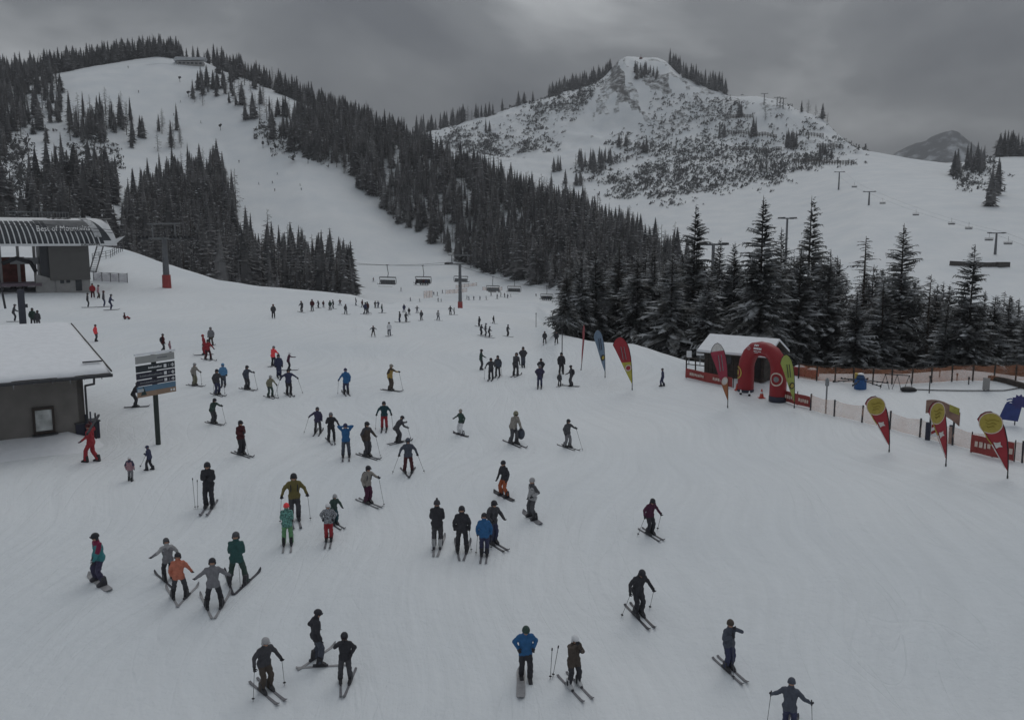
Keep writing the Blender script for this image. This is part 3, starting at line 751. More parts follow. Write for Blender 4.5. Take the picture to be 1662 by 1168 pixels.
for k, (poly, dr, n, thr) in enumerate(SCRUB):
    made = tries = 0
    xs = [p[0] for p in poly]; a0, a1 = [math.atan((q - CX) / F_PX / cp) for q in (min(xs) - 15, max(xs) + 15)]
    a = rs.uniform(a0, a1, n * 30); r_ = np.sqrt(rs.uniform(dr[0]**2, dr[1]**2, n * 30))
    X, Y = np.sin(a) * r_, np.cos(a) * r_; Zg = hgt(X, Y); px, py, _ = project(np.stack([X, Y, Zg], -1))
    jx, jy = rs.normal(0, 9, len(px)) + 60 * fbm(X / 40, Y / 40, 80), rs.normal(0, 5, len(px)) + 30 * fbm(X / 40, Y / 40, 90)
    ok = np.where(inpoly(px + jx, py + jy, poly) & (fbm(X / 24, Y / 24, 40 + k) + 0.10 * rs.normal(0, 1, len(px)) > thr))[0][:n]
    for i in ok:
        v, f = SV[rs.randint(5)]; s = rs.uniform(0.7, 2.4) * (1 + 1.0 * (rs.rand() < 0.12))
        Vs.append(np.stack([v[:,0]*s + X[i], v[:,1]*s + Y[i], v[:,2]*s*1.7 + Zg[i] - 0.1], -1)); Fs.append(f + off); off += len(v)
tag(link('dwarf_pine_scrub', mesh_np('dwarf_pine_scrub', np.concatenate(Vs), np.concatenate(Fs), M_SCRUB)),
    'dark speckles of dwarf pine poking out of the snowy slopes', 'scrub', kind='stuff')

# ------------------------------------------------------------------ buildings
def mix_pts(a, b, t): return a + (b - a) * t
M_WALL = mat('grey_brown_render', (0.19, 0.178, 0.166), 0.85, 0.12, 1.5, bump=0.15)
M_DWOOD = mat('dark_timber', (0.06, 0.052, 0.046), 0.8, 0.3, 4.0, bump=0.3)
M_STEEL = mat('galvanised_steel', (0.24, 0.25, 0.26), 0.45, 0.15, 6.0, metal=0.5)
M_DSTEEL = mat('dark_steel', (0.06, 0.062, 0.068), 0.5, 0.2, 8.0, metal=0.3)
M_GREENST = mat('dark_green_post', (0.035, 0.045, 0.042), 0.5, 0.15, 6.0)
M_FRAME = mat('brown_window_frame', (0.045, 0.035, 0.03), 0.5, 0.2, 8.0)
M_CONC = mat('concrete', (0.30, 0.295, 0.29), 0.85, 0.12, 1.2, bump=0.15)
M_WHITE = mat('white_paint', (0.72, 0.73, 0.74), 0.5, 0.06, 2.0)
M_BLACK = mat('black_paint', (0.02, 0.02, 0.022), 0.5, 0.2, 5.0)
M_RED = mat('red_pvc', (0.27, 0.022, 0.028), 0.42, 0.10, 1.2)
M_REDPAD = mat('red_pad', (0.32, 0.06, 0.058), 0.6, 0.15, 1.5)
M_NAVY = mat('navy_vinyl', (0.032, 0.034, 0.055), 0.5, 0.15, 3.0)
M_GLASS = mat('dark_glass', (0.05, 0.055, 0.062), 0.12, 0.3, 0.8)
M_WINGL = mat('window_glass', (0.48, 0.5, 0.49), 0.15, 0.35, 2.2)
M_RUST = mat('red_brown_cladding', (0.16, 0.055, 0.045), 0.7, 0.3, 1.5)

# --- ski lodge at the left edge
LC = Vector((-20.0, 42.5, 0)); LU = Vector((-0.796, -0.605, 0)); LV = Vector((-0.605, 0.796, 0))
lz = CAM.z
lodge = thing('ski_lodge', 'low grey brown lodge with snow covered roof at the left edge', 'building', (LC.x, LC.y, 0))
Mloc = Matrix(((LU.x, LV.x, 0), (LU.y, LV.y, 0), (0, 0, 1)))          # local x = along the eave to the left, y = away, z = up
def lodge_pts(b): b.v = [tuple(Mloc @ Vector(p)) for p in b.v]; return b
zb, ze, zr = lz - 11.6, lz - 6.75, lz - 5.1
b = MB(); u0, v0, u1, v1 = 1.0, 1.6, 17.0, 13.0
hz_wall = ze - 0.05
b.prism([(u0, zb), (u1, zb), (u1, ze + 0.1), (u0, ze + 0.1)], v0, v0 + 0.3)
b.add([(u0,v0,zb),(u0,v0,ze+0.1),(u0,9.4,zr-0.15),(u0,v1,ze+0.5),(u0,v1,zb),(u0+.3,v0,zb),(u0+.3,v0,ze+0.1),(u0+.3,9.4,zr-0.15),(u0+.3,v1,ze+0.5),(u0+.3,v1,zb)],
      [(0,1,2,3,4),(9,8,7,6,5),(0,4,9,5),(1,0,5,6),(2,1,6,7),(3,2,7,8),(4,3,8,9)])
b.box(((u0+u1)/2, v1, (zb+ze)/2+.2), (u1-u0, 0.3, ze-zb+.4)); b.box((u1, (v0+v1)/2, (zb+ze)/2), (0.3, v1-v0, ze-zb))
lodge_pts(b).build('wall', M_WALL, lodge)
b = MB()
def slab(y0, z0, y1, z1, th, x0=0.0, x1=18.0):
    b.add([(x0,y0,z0),(x1,y0,z0),(x1,y1,z1),(x0,y1,z1),(x0,y0,z0+th),(x1,y0,z0+th),(x1,y1,z1+th),(x0,y1,z1+th)],
          [(3,2,1,0),(4,5,6,7),(0,1,5,4),(1,2,6,5),(2,3,7,6),(3,0,4,7)])
slab(0, ze, 9.4, zr, 0.12); slab(9.403, zr, 14.2, ze + .35, 0.12)
roof = lodge_pts(b).build('roof', M_DWOOD, lodge)
# snow blanket with an uneven lip
b = MB(); nx, ny = 60, 22; RS_ = random.Random(4)
lip = [0.10 * RS_.random() for _ in range(nx + 1)]
for j in range(ny + 1):
    t = j / ny; y = 0.06 + t * 14.0
    z = (ze + (zr - ze) * min(1, y / 9.4)) if y <= 9.4 else zr + (ze + .35 - zr) * (y - 9.4) / 4.8
    for i in range(nx + 1):
        x = 0.01 + i * 17.8 / nx
        edge = min(1, min(t * ny / 2.0, 1.0)) * min(1, i / 1.0 * 0.5 + 0.45)
        b.v.append((x, y - (lip[i] if j == 0 else 0), z + 0.13 + 0.24 * edge + 0.05 * float(fbm(np.array([x * .7]), np.array([y * .7]), 3)[0])))
for j in range(ny):
    for i in range(nx):
        q = j * (nx + 1) + i; b.f.append((q, q + 1, q + nx + 2, q + nx + 1)); b.m.append(0)
o = len(b.v)
for i in range(nx + 1): x, y, z = b.v[i]; b.v.append((x, y + 0.04, z - 0.14))
for i in range(nx): b.f.append((i + 1, i, o + i, o + i + 1)); b.m.append(0)
o2 = len(b.v)
for j in range(ny + 1): x, y, z = b.v[j * (nx + 1)]; b.v.append((x, y, z - 0.2))
for j in range(ny): b.f.append((j * (nx + 1), (j + 1) * (nx + 1), o2 + j + 1, o2 + j)); b.m.append(0)
lodge_pts(b).build('roof_snow', M_SNOW, roof, True)
b = MB(); b.box((-0.04, 4.7, (ze+zr)/2 + 0.21), (0.05, 9.5, 0.08), M=Matrix.Rotation(math.atan2(zr-ze, 9.4), 3, 'X'))
lodge_pts(b).build('verge_board', M_DWOOD, lodge)
b = MB(); b.tube([(-0.05, -0.09, ze + 0.02), (18, -0.09, ze + 0.02)], 0.085, 8)
gut = lodge_pts(b).build('gutter', M_DSTEEL, lodge)
for k in range(0, 46, 2):                                                # uneven snow teeth and icicles hanging on the gutter
    x = 0.4 + k * 0.38 + RS_.uniform(-.1, .1)
    b = MB(); b.tube([(x, -0.1, ze - 0.02), (x, -0.1, ze - 0.02 - RS_.uniform(0.08, 0.26))], [RS_.uniform(.03,.06), 0.004], 5)
    lodge_pts(b).build('icicle', M_STEEL, gut)
b = MB(); b.tube([(0.8, -0.09, ze - 0.03), (0.8, 0.0, ze - 0.35), (0.93, 1.45, ze - 0.62), (0.93, 1.52, ze - 0.8), (0.93, 1.52, zb)], 0.055, 7)
lodge_pts(b).build('downpipe', M_DSTEEL, lodge)
b = MB(); b.box((0.6, 1.1, ze + .62), (0.9, 0.08, 0.07)); lodge_pts(b).build('snow_guard', M_DSTEEL, lodge)
# window in the front wall: rays through the photographed corners meet the wall plane
def lodge_hit(px, py, vv):
    d = Vector(ray(px, py)); n = LV; k = ((LC + LV * vv) - CAM).dot(n) / d.dot(n); P = CAM + d * k - LC
    return P.dot(LU), P.z
wa, wt = lodge_hit(86, 660, v0); wb, _ = lodge_hit(52, 662, v0); _, wbt = lodge_hit(70, 702, v0)
wn_ = thing('window', None, None); 
bpy.data.objects.remove(wn_)
b = MB(); cx_, cz_ = (wa + wb) / 2, (wt + wbt) / 2; ww, wh = abs(wb - wa) * .86, abs(wt - wbt) * .84
for sx in (-1, 1): b.box((cx_ + sx * (ww / 2 + .03), v0 - .05, cz_), (0.10, 0.16, wh + .3))
for sz in (-1, 1): b.box((cx_, v0 - .053, cz_ + sz * (wh / 2 + .08)), (ww + .1, 0.15, 0.13))
win = lodge_pts(b).build('window', M_FRAME, lodge)
b = MB(); b.box((cx_, v0 - 0.012, cz_), (ww, 0.03, wh)); lodge_pts(b).build('pane', M_WINGL, win)
b = MB(); b.box((cx_, v0 - .12, cz_ - wh / 2 - .17), (ww + .35, 0.26, 0.05)); lodge_pts(b).build('sill', M_DSTEEL, win)
# snow bank against the wall
b = MB()
for i in range(31):
    u = 0.2 + i * 0.55
    for j, (dv, hh) in enumerate(((0.25, 0.55), (-0.5, 0.48), (-1.3, 0.25), (-2.6, -0.12))):
        P = LC + LU * u + LV * (v0 + dv); n_ = 0.22 * float(fbm(np.array([u * .6]), np.array([j * .8]), 12)[0])
        end = 1 if i > 2 else (i - 0.5) / 2.5
        b.v.append((P.x, P.y, float(hgt(P.x, P.y)) + (hh + n_) * (end if hh > 0 else 1)))
for i in range(30):
    for j in range(3): q = i * 4 + j; b.f.append((q, q + 1, q + 5, q + 4)); b.m.append(0)
tag(b.build('snow_bank', M_SNOW, None, True), 'low bank of shovelled snow along the lodge wall', kind='structure')

# ski rack leaning at the lodge corner
P = ground(140, 712, 30, 60)
rack = thing('storage_bin', 'dark blue storage bin with skis leaning on it beside the lodge corner', 'bin', P, facing(P, -20))
b = MB(); b.box((0, 0, .42), (1.15, .7, .9)); b.build('bin_body', M_NAVY, rack)
b = MB(); b.box((0, -.02, .91), (1.22, .78, .08)); b.build('lid', M_DSTEEL, rack)
for k in range(3):
    b = MB(); x = -.1 + k * .2; b.bar((x, -.5, .02), (x + .04 * k, -.38, 1.35 + .1 * (k % 2)), .08, .03)
    b.build('leaning_ski', mat('ski_tone%d' % (k % 3), [(.04,.04,.06),(.09,.09,.12),(.03,.03,.035)][k % 3], .4), rack)

# --- direction board
P = ground(257, 721, 30, 60)
sign = thing('direction_board', 'tall direction board with dark panels on a single green post', 'sign', P, facing(P, 0))
sk = (P - CAM).length / F_PX          # metres per photo pixel there
def sgn(px, py): return (at(px, py, math.hypot(P.x, P.y)).z - P.z)
b = MB(); b.tube([(0, 0, -.2), (0, 0, sgn(253, 575))], .125, 10); b.build('post', M_GREENST, sign)
ang = rad(38); Rb = Matrix.Rotation(ang, 3, 'Z'); bw = 2.28
rows = [((572+577)/2, 586, (.36,.365,.36), 'header_panel'), (589, 599.5, (.035,.042,.05), 'direction_panel'), (601, 611, (.036,.036,.055), 'direction_panel'),
        (612.5, 621.5, (.036,.036,.055), 'direction_panel'), (622.5, 631, (.12,.21,.30), 'picture_panel'), (631.2, 639.5, (.30,.21,.15), 'picture_panel')]
off_y = -0.17
def board_local(x, z, dy=0.0): v = Rb @ Vector((x, off_y + dy, 0)); return Vector((v.x - 0.02, v.y, z))
for k, (ya, yb, c, nm) in enumerate(rows):
    z0, z1 = sgn(255, yb), sgn(255, ya)
    b = MB(); b.box(board_local(0, (z0 + z1) / 2), (bw, 0.05, z1 - z0), 0, M=Rb)
    pn = b.build(nm, mat('board_tone%d' % k, c, .5, .08, 2.0), sign)
    hgt_ = z1 - z0
    def chip(x0, x1, za, zb_, m, nm2):
        q = MB(); q.box(board_local((x0 + x1) / 2 * bw / 2, z0 + hgt_ * (za + zb_) / 2, -0.03), ((x1 - x0) * bw / 2, 0.012, hgt_ * (zb_ - za)), 0, M=Rb)
        q.build(nm2, m, pn)
    if k in (1, 2, 3):
        rr_ = random.Random(k); x = [-.4, -.85, -.85][k - 1]
        while x < .3:
            w = rr_.uniform(.03, .055); chip(x, x + w, .38, .38 + rr_.uniform(.18, .3), M_STEEL if k > 1 else M_WHITE, 'letter'); x += w + .022
        chip(.40, .54, .22, .75, M_WHITE, 'pictogram'); chip(.64, .68, .3, .7, M_STEEL, 'pictogram')
        chip(.77, .95, .42, .56, M_WHITE, 'arrow'); chip(.84, .90, .22, .76, M_WHITE, 'arrow_head')
    if k == 0:
        rr_ = random.Random(9); x = .1
        while x < .6: w = rr_.uniform(.04, .07); chip(x, x + w, .42, .62, M_STEEL, 'letter'); x += w + .02
    if k == 4: chip(-1.0, -.7, .05, .6, mat('pic_cloud', (.45,.48,.5)), 'picture_cloud')
    if k == 5:
        q = MB(); q.add([board_local(-.85*bw/2, z0 + .1, -.034), board_local(-.55*bw/2, z0 + .1, -.034), board_local(-.7*bw/2, z1 + .28, -.034)], [(0, 1, 2)])
        q.build('picture_tree', mat('pic_tree', (.03,.05,.05)), pn, recalc=False)
        chip(.7, .78, .3, .7, M_WHITE, 'pictogram'); chip(.84, .93, .3, .7, M_WHITE, 'pictogram')
b = MB(); b.box(board_local(0, sgn(255, 573) + .06), (bw + .1, .12, .1), 0, M=Rb); b.build('snow_cap', M_SNOW, sign)

# --- top station of the chairlift
Ds = 136.0
S0 = at(107, 470, Ds); S0.z = float(hgt(S0.x, S0.y)); m_px = 1 / F_PX * (S0 - CAM).length
st = thing('lift_station', 'chairlift station with long curved glass hood and grey block below', 'building', S0, facing(S0, -6))
def sp_(px, py, dy=0.0):
    """photo pixel to the station's own coordinates in the plane through its front"""
    Q = at(px, py, Ds); v = st_inv @ (Q - S0); return Vector((v.x * (1 + dy / Ds), dy, v.z - dy * 0.0))
st_inv = Matrix.Rotation(-facing(S0, -6), 3, 'Z')
x0, z0_ = sp_(82, 455).x, sp_(82, 455).z; x1, z1_ = sp_(144, 398).x, sp_(144, 398).z
b = MB(); b.box(((x0 + x1) / 2, 3.0, (z0_ + z1_) / 2), (x1 - x0, 6.0, z1_ - z0_)); b.build('upper_block', mat('grey_cladding', (.115,.112,.108), .7, .06, 1.0), st)
xa = sp_(68, 455).x
b = MB(); b.box(((xa + x0) / 2 - .01, 3.2, (z0_ + z1_) / 2), (x0 - xa, 5.4, z1_ - z0_ - .2)); b.build('dark_recess', M_DSTEEL, st)
zl = sp_(100, 480).z
b = MB(); b.box(((x0 + x1) / 2 + .3, 3.1, (zl + z0_) / 2), (x1 - x0 - .7, 5.8, z0_ - zl)); base = b.build('concrete_base', M_CONC, st)
def panel(px0, px1, py0, py1, nm, m, par, y, th=.08):
    a, c = sp_(px0, py1), sp_(px1, py0); q = MB(); q.box(((a.x + c.x) / 2, y, (a.z + c.z) / 2), (c.x - a.x, th, c.z - a.z)); return q.build(nm, m, par)
panel(124, 133, 452, 472, 'door', M_DSTEEL, base, .17); panel(98, 104, 453, 460, 'window', M_GLASS, base, .17); panel(108, 114, 452, 459, 'window', M_GLASS, base, .17)
# sloping concrete wing wall to the left
a, c, d_ = sp_(58, 445), sp_(98, 470), sp_(84, 452)
b = MB(); b.prism([(a.x, a.z), (d_.x, d_.z), (c.x, d_.z), (c.x, zl), (sp_(58, 470).x, zl)], .35, .9); b.build('wing_wall', M_CONC, st)
# flat snow roof on the block
a, c = sp_(40, 398), sp_(146, 394)
b = MB(); b.prism([(a.x, a.z - .15), (c.x, c.z - .35), (c.x, c.z + .1), (sp_(110, 391).x, sp_(110, 391).z), (sp_(50, 389).x, sp_(50, 389).z + .1), (a.x, a.z + .15)], -.5, 6.5)
b.build('block_roof_snow', M_SNOW, st)
# curved hood: quarter round section pulled along x
hx0, hx1 = sp_(-60, 380).x, sp_(189, 380).x
zc0, zc1 = sp_(100, 399).z, sp_(100, 353).z; Rh = zc1 - zc0
def hood(t, x, out=0.0):      # t 0 (lower lip) .. 1 (crown)
    a = t * math.pi / 2; x = hx0 + (x - hx0) * (1 - .14 * max(0, t) ** 1.7); return Vector((x, 1.0 - (Rh * .95 + out) * math.cos(a) * 1.0 + Rh * .45, zc0 + (Rh + out) * math.sin(a)))
def hood_strip(xa, xb, ta, tb, out, nm, m, par, n=8, slant=0.0):
    q = MB()
    for i in range(n + 1):
        t = ta + (tb - ta) * i / n; s = -slant * (t - ta)
        q.v += [tuple(hood(t, xa + s, out)), tuple(hood(t, xb + s, out)), tuple(hood(t, xb + s, out - .12)), tuple(hood(t, xa + s, out - .12))]
    for i in range(n):
        k = i * 4
        q.f += [(k, k+1, k+5, k+4), (k+1, k+2, k+6, k+5), (k+2, k+3, k+7, k+6), (k+3, k, k+4, k+7)]
    q.f += [(3, 2, 1, 0), (n*4, n*4+1, n*4+2, n*4+3)]; q.m += [0] * len(q.f)
    return q.build(nm, m, par)
hd = hood_strip(hx0, hx1, 0, 1.0, 0, 'hood_shell', M_WHITE, st, 14)
b = MB(); 
for x in (hx0, hx1):
    o = len(b.v); b.v += [tuple(hood(i / 12, x)) for i in range(13)] + [(x, 7.5, zc1), (x, 7.5, zc0)]
    b.f.append(tuple(range(o, o + 15)) if x == hx1 else tuple(range(o + 14, o - 1, -1))); b.m.append(0)
b.build('hood_end', M_WHITE, st, recalc=False)
b = MB(); b.box(((hx0 + hx1) / 2, 5.0, zc1 - .06), (hx1 - hx0 - .05, 5.2, .1)); b.box(((hx0 + hx1) / 2, 3.6, zc0 + .05), (hx1 - hx0 - .1, 7.0, .1)); b.build('hood_deck', M_CONC, st)
npan = 26
for k in range(npan):
    fx = k / npan; xa = hx0 + (hx1 - hx0) * (.01 + .91 * fx); xb = xa + (hx1 - hx0) * .91 / npan * .74
    top = .66 if fx < .58 else .36
    hood_strip(xa, xb, .05, top, .03, 'glass_panel', M_GLASS, hd, 7, 0.45)
hood_strip(hx0 + (hx1-hx0)*.905, hx0 + (hx1-hx0)*.965, .12, .82, .035, 'glass_panel', M_GLASS, hd, 7, 1.6)
hood_strip(hx0 + (hx1-hx0)*.48, hx0 + (hx1-hx0)*.90, .33, .72, .02, 'hood_banner', mat('hood_band', (.13,.135,.14), .5, .25, 1.5), hd)
hood_strip(hx0 + (hx1-hx0)*.855, hx0 + (hx1-hx0)*.905, .2, .75, .05, 'hood_emblem', mat('hood_emblem', (.45,.46,.47), .5, .3, 3.0), hd)
def lettering(txt, size, m, name, par, M, spacing=1.0):
    cu = bpy.data.curves.new(name, 'FONT'); cu.body = txt; cu.size = size; cu.extrude = .02; cu.space_character = spacing
    cu.align_x = 'LEFT'; cu.resolution_u = 2
    t = bpy.data.objects.new(name, cu); COL.objects.link(t)
    dg = bpy.context.evaluated_depsgraph_get(); me = bpy.data.meshes.new_from_object(t.evaluated_get(dg))
    bpy.data.objects.remove(t); bpy.data.curves.remove(cu)
    me.materials.clear(); me.materials.append(m)
    return link(name, me, par, M)
def hood_text(txt, px0, t, size, m, width_px):
    xw = sp_(px0 + width_px, 380).x - sp_(px0, 380).x
    a = t * math.pi / 2; p = hood(t, sp_(px0, 380).x, .1)
    M = Matrix.Translation(p) @ Matrix.Rotation(math.pi / 2 - a * .9, 4, 'X') @ Matrix.Rotation(rad(1.5), 4, 'Z')
    o = lettering(txt, size, m, 'lettering', hd, M); s = xw / max(.1, o.dimensions.x if o.dimensions.x else xw)
    wv = max(v.co.x for v in o.data.vertices); o.data.transform(Matrix.Diagonal((xw / wv, 1, 1, 1)))
hood_text('Best of Mountains', 61, .33, 1.25, mat('letter_white', (.9,.9,.9), .5, .02), 88)
hood_text('KALBAHN', 129, .0, .42, M_BLACK, 31)
rr_ = random.Random(2); x = 97
while x < 135:
    w = rr_.uniform(2.5, 5); xa, xb = sp_(x, 380).x, sp_(x + w, 380).x; tt = .80 + rr_.uniform(-.02, .03)
    hood_strip(xa, xb, tt, tt + .06, .05, 'letter', M_BLACK, hd, 2); x += w + 1.4
# roof walkway railing
b = MB()
rx0, rx1 = sp_(14, 380).x, sp_(118, 380).x
for i in range(22):
    x = rx0 + (rx1 - rx0) * i / 21; b.bar((x, 3.2, zc1), (x, 3.2, zc1 + .75), .05)
b.bar((rx0 - .1, 3.2, zc1 + .78), (rx1 + .1, 3.2, zc1 + .78), .08)
b.build('roof_railing', M_STEEL, st)
b = MB(); b.box((sp_(66, 380).x, 3.6, zc1 + .65), (.45, .45, 1.25)); b.build('roof_vent', M_DSTEEL, st)
b = MB(); a, c = sp_(-60, 462), sp_(44, 418); b.box(((a.x + c.x) / 2, 5.5, (a.z + c.z) / 2), (c.x - a.x, .4, c.z - a.z)); b.build('loading_wall', M_RUST, st)
b = MB(); b.box(((a.x + c.x) / 2, 3.0, a.z - .2), (c.x - a.x + 3, 6, .4)); b.build('loading_platform', mat('purple_grey_mat', (.14,.11,.13), .8), st)
b = MB()
for px in (5, 35, 62): q = sp_(px, 460); b.bar((q.x, 3.4, q.z - 1.5), (q.x, 3.4, zc0), .35)
b.build('hood_column', M_CONC, st)
b = MB(); q = sp_(36, 428); b.tube([(q.x - 2.2, 3.2, q.z), (q.x - .5, 2.9, q.z + .7), (q.x + 1.2, 3.0, q.z + .1), (q.x + 1.8, 3.1, q.z - 1.2)], .28, 8); b.build('bullwheel_guard', M_DSTEEL, st)
for px in (27, 42, 58):
    q = sp_(px, 424); b = MB(); b.box((q.x, 3.1, q.z), (1.3, .2, .9)); b.build('machine_panel', M_STEEL, st)
b = MB(); q = sp_(192, 393); b.add([(q.x - .3, 1, q.z - .5), (q.x + 1.3, 1, q.z + .9), (q.x - .2, 1, q.z + .4), (q.x - .3, 1.3, q.z - .5), (q.x + 1.3, 1.3, q.z + .9), (q.x - .2, 1.3, q.z + .4)], [(0,1,2),(5,4,3),(0,3,4,1),(1,4,5,2),(2,5,3,0)]); b.build('hood_fin', M_WHITE, st)
# steps behind the block and the railings beside the station
P = ground(152, 440, 120, 190)
stairs = thing('outdoor_stairs', 'steep metal steps climbing beside the station block', 'stairs', P, facing(P, 20))
b = MB()
for sx in (-.5, .5): b.bar((sx + .2, -1.0, -.1), (sx - .5, 5.0, 4.0), .12, .25)
b.build('stringer', M_DSTEEL, stairs)
for k in range(14):
    t = (k + .5) / 14; b = MB(); b.box((.2 - .7 * t, -1 + 6 * t, 4.05 * t - .05), (1.0, .32, .05)); b.build('step', M_STEEL, stairs)
def railing(pts, posts_h, name, label, cat, post_m, rail_m, rails, n, net=None, post_r=.05):
    """posts and rails (or a net) along ground points"""
    P0 = pts[0]; o = thing(name, label, cat, P0)
    ds = [0]
    for a, c in zip(pts, pts[1:]): ds.append(ds[-1] + (c - a).length)
    def pos(s):
        X = np.interp(s, ds, [p.x for p in pts]); Y = np.interp(s, ds, [p.y for p in pts]); return gp(X, Y)
    L_ = [pos(ds[-1] * k / (n - 1)) - P0 for k in range(n)]
    RRn = random.Random(len(label))
    for p in L_:
        b = MB(); b.tube([p - Vector((0, 0, .3)), p + Vector((RRn.uniform(-.04,.04), 0, posts_h * RRn.uniform(.96, 1.08)))], post_r, 6); b.build('post', post_m, o)
    for h in rails:
        b = MB(); b.tube([p + Vector((0, 0, posts_h * h)) for p in L_], post_r * .7, 5); b.build('rail', rail_m, o)
    if net:
        sub = 5; q = MB(); M_ = (n - 1) * sub
        for k in range(M_ + 1):
            p = pos(ds[-1] * k / M_) - P0; sag = .10 * math.sin(math.pi * (k % sub) / sub)
            nn = 5
            for j in range(nn):
                t = j / (nn - 1); q.v.append((p.x + .04 * math.sin(k * 2.1 + j), p.y + .05 * math.sin(k * 1.3 + j * 2), p.z + posts_h * (.03 + .93 * t) - sag * t))
        for k in range(M_):
            for j in range(nn - 1): i0 = k * nn + j; q.f.append((i0, i0 + nn, i0 + nn + 1, i0 + 1)); q.m.append(0)
        q.build('net', net, o, recalc=False)
    return o
def net_mat(name, rgb, cover):
    m = bpy.data.materials.new(name); nt, N, L, b = nodes_of(m)
    b.inputs['Base Color'].default_value = (*rgb, 1); b.inputs['Roughness'].default_value = .8
    geo = N.new('ShaderNodeNewGeometry'); n = N.new('ShaderNodeTexNoise'); n.inputs['Scale'].default_value = .9; n.inputs['Detail'].default_value = 4
    L.new(geo.outputs['Position'], n.inputs['Vector'])
    mr = N.new('ShaderNodeMapRange'); mr.inputs[1].default_value = .3; mr.inputs[2].default_value = .7
    mr.inputs[3].default_value = cover - .12; mr.inputs[4].default_value = cover + .12
    L.new(n.outputs['Fac'], mr.inputs[0])
    tr = N.new('ShaderNodeBsdfTransparent'); mx = N.new('ShaderNodeMixShader')
    L.new(mr.outputs[0], mx.inputs[0]); L.new(tr.outputs[0], mx.inputs[1]); L.new(b.outputs[0], mx.inputs[2])
    L.new(mx.outputs[0], N['Material Output'].inputs['Surface']); return m
M_NETO = net_mat('orange_safety_net', (.42, .19, .11), .58)
M_NETP = net_mat('pale_orange_net', (.72, .50, .40), .42)
M_NETV = net_mat('violet_grey_net', (.16, .14, .20), .6)
railing([ground(150, 424, 140, 200), ground(178, 419, 140, 200), ground(199, 408, 140, 200)], 1.3, 'railing', 'curved dark railing on the snow right of the station', 'railing', M_DSTEEL, M_DSTEEL, (.35, .7, .97), 10)
railing([ground(152, 456, 110, 180), ground(207, 459, 110, 180)], 1.4, 'net_fence', 'short violet grey net fence right of the station', 'fence', M_DSTEEL, M_DSTEEL, (.97,), 5, M_NETV)

# --- pillar with a thin frame at the left edge
P = ground(38, 532, 60, 120)
pil = thing('frame_pillar', 'dark slate pillar with thin frame arm at the left edge', 'pillar', P, facing(P, 0))
k_ = (P - CAM).length / F_PX
b = MB(); b.box((0, 0, 27 * k_), (9 * k_, .5, 54 * k_)); b.build('column', mat('slate_blue', (.055,.058,.075), .6, .12, 2.0), pil)
b = MB(); b.box((6 * k_, -.1, 31 * k_), (3 * k_, .3, 5 * k_)); b.build('control_box', M_DSTEEL, pil)
b = MB(); b.bar((-21 * k_, 0, 48.5 * k_), (-4 * k_, 0, 49.5 * k_), .12); b.build('arm', M_STEEL, pil)
b = MB(); b.bar((-20 * k_, 0, 28 * k_), (-22 * k_, 0, 49 * k_), .25, .2); b.build('hanging_post', M_DSTEEL, pil)
b = MB(); b.tube([(-22 * k_, 0, 49 * k_), (-24 * k_, 0, 76 * k_)], .05, 6); b.build('mast', M_DSTEEL, pil)

# --- building on the left summit
P = ground(309, 107, 700, 860)
hs = thing('summit_house', 'pale low building with a long flat roof on the left summit', 'building', P, facing(P, 8))
b = MB(); b.box((0, 3, 1.6), (21, 7, 3.6)); b.build('wall', M_CONC, hs)
b = MB(); b.prism([(-12.5, 3.6), (12, 5.2), (12.5, 6.9), (-11, 6.6), (-13, 4.6)], -.8, 8); b.build('roof', mat('pale_roof', (.5,.52,.54), .6), hs)
for k in range(6):
    b = MB(); b.box((-8 + k * 3.2, -.56, 1.9), (2.0, .1, 1.4)); b.build('window', M_GLASS, hs)

# ------------------------------------------------------------------ chairlifts
def pylon(base, h, rz, label, group, arm=6.4, scale=1.0, pad=True, portal=True):
    o = thing('lift_pylon', label, 'pylon', base, rz, group)
    b = MB(); b.tube([(0, 0, -1), (0, 0, h * .5), (0, 0, h)], [.52 * scale, .42 * scale, .33 * scale], 10); b.build('shaft', mat('pylon_grey', (.14,.145,.155), .5, .15, 1.0, metal=.2), o)
    b = MB(); b.box((0, 0, h - .1), (arm + .4, .42 * scale, .36 * scale)); arm_o = b.build('crossarm', mat('pylon_head_grey', (.17,.175,.18), .5) if portal else M_DSTEEL, o)
    for s in (-1, 1):
        b = MB(); b.bar((s * arm / 2, -2.0, h - .05), (s * arm / 2, 2.0, h - .05), .16, .22)
        b.bar((s * arm / 2 + s * .42, -2.0, h - .25), (s * arm / 2 + s * .42, 2.0, h - .25), .35, .05)
        sh = b.build('sheave_beam', M_DSTEEL, o)
        for k in range(6):
            q = MB(); y = -1.75 + k * .7; q.tube([(s * arm / 2 - .08, y, h + .12), (s * arm / 2 + .08, y, h + .12)], .2, 8); q.build('sheave', M_BLACK, sh)
    if portal:
        b = MB()
        for s in (-1, 1): b.bar((s * arm * .36, 0, h), (s * arm * .36, 0, h + 2.0), .16)
        b.bar((-arm * .52, 0, h + 2.05), (arm * .52, 0, h + 2.05), .22); b.build('maintenance_frame', mat('pylon_head_grey', (.17,.175,.18), .5), o)
    if pad:
        b = MB(); b.tube([(0, 0, -.6), (0, 0, 1.9)], [.66, .60], 10); b.build('pad', M_REDPAD, o)
    b = MB()
    for k in range(int(h / .8)): b.bar((.16, -.5 * scale, .9 + k * .8), (-.16, -.5 * scale, .9 + k * .8), .04)
    b.build('ladder', M_DSTEEL, o)
    return o
PL = ground(271, 467, 120, 175); PM = ground(747, 502, 180, 235)
dirL = (PM - PL); rzL = -math.atan2(dirL.x, dirL.y)
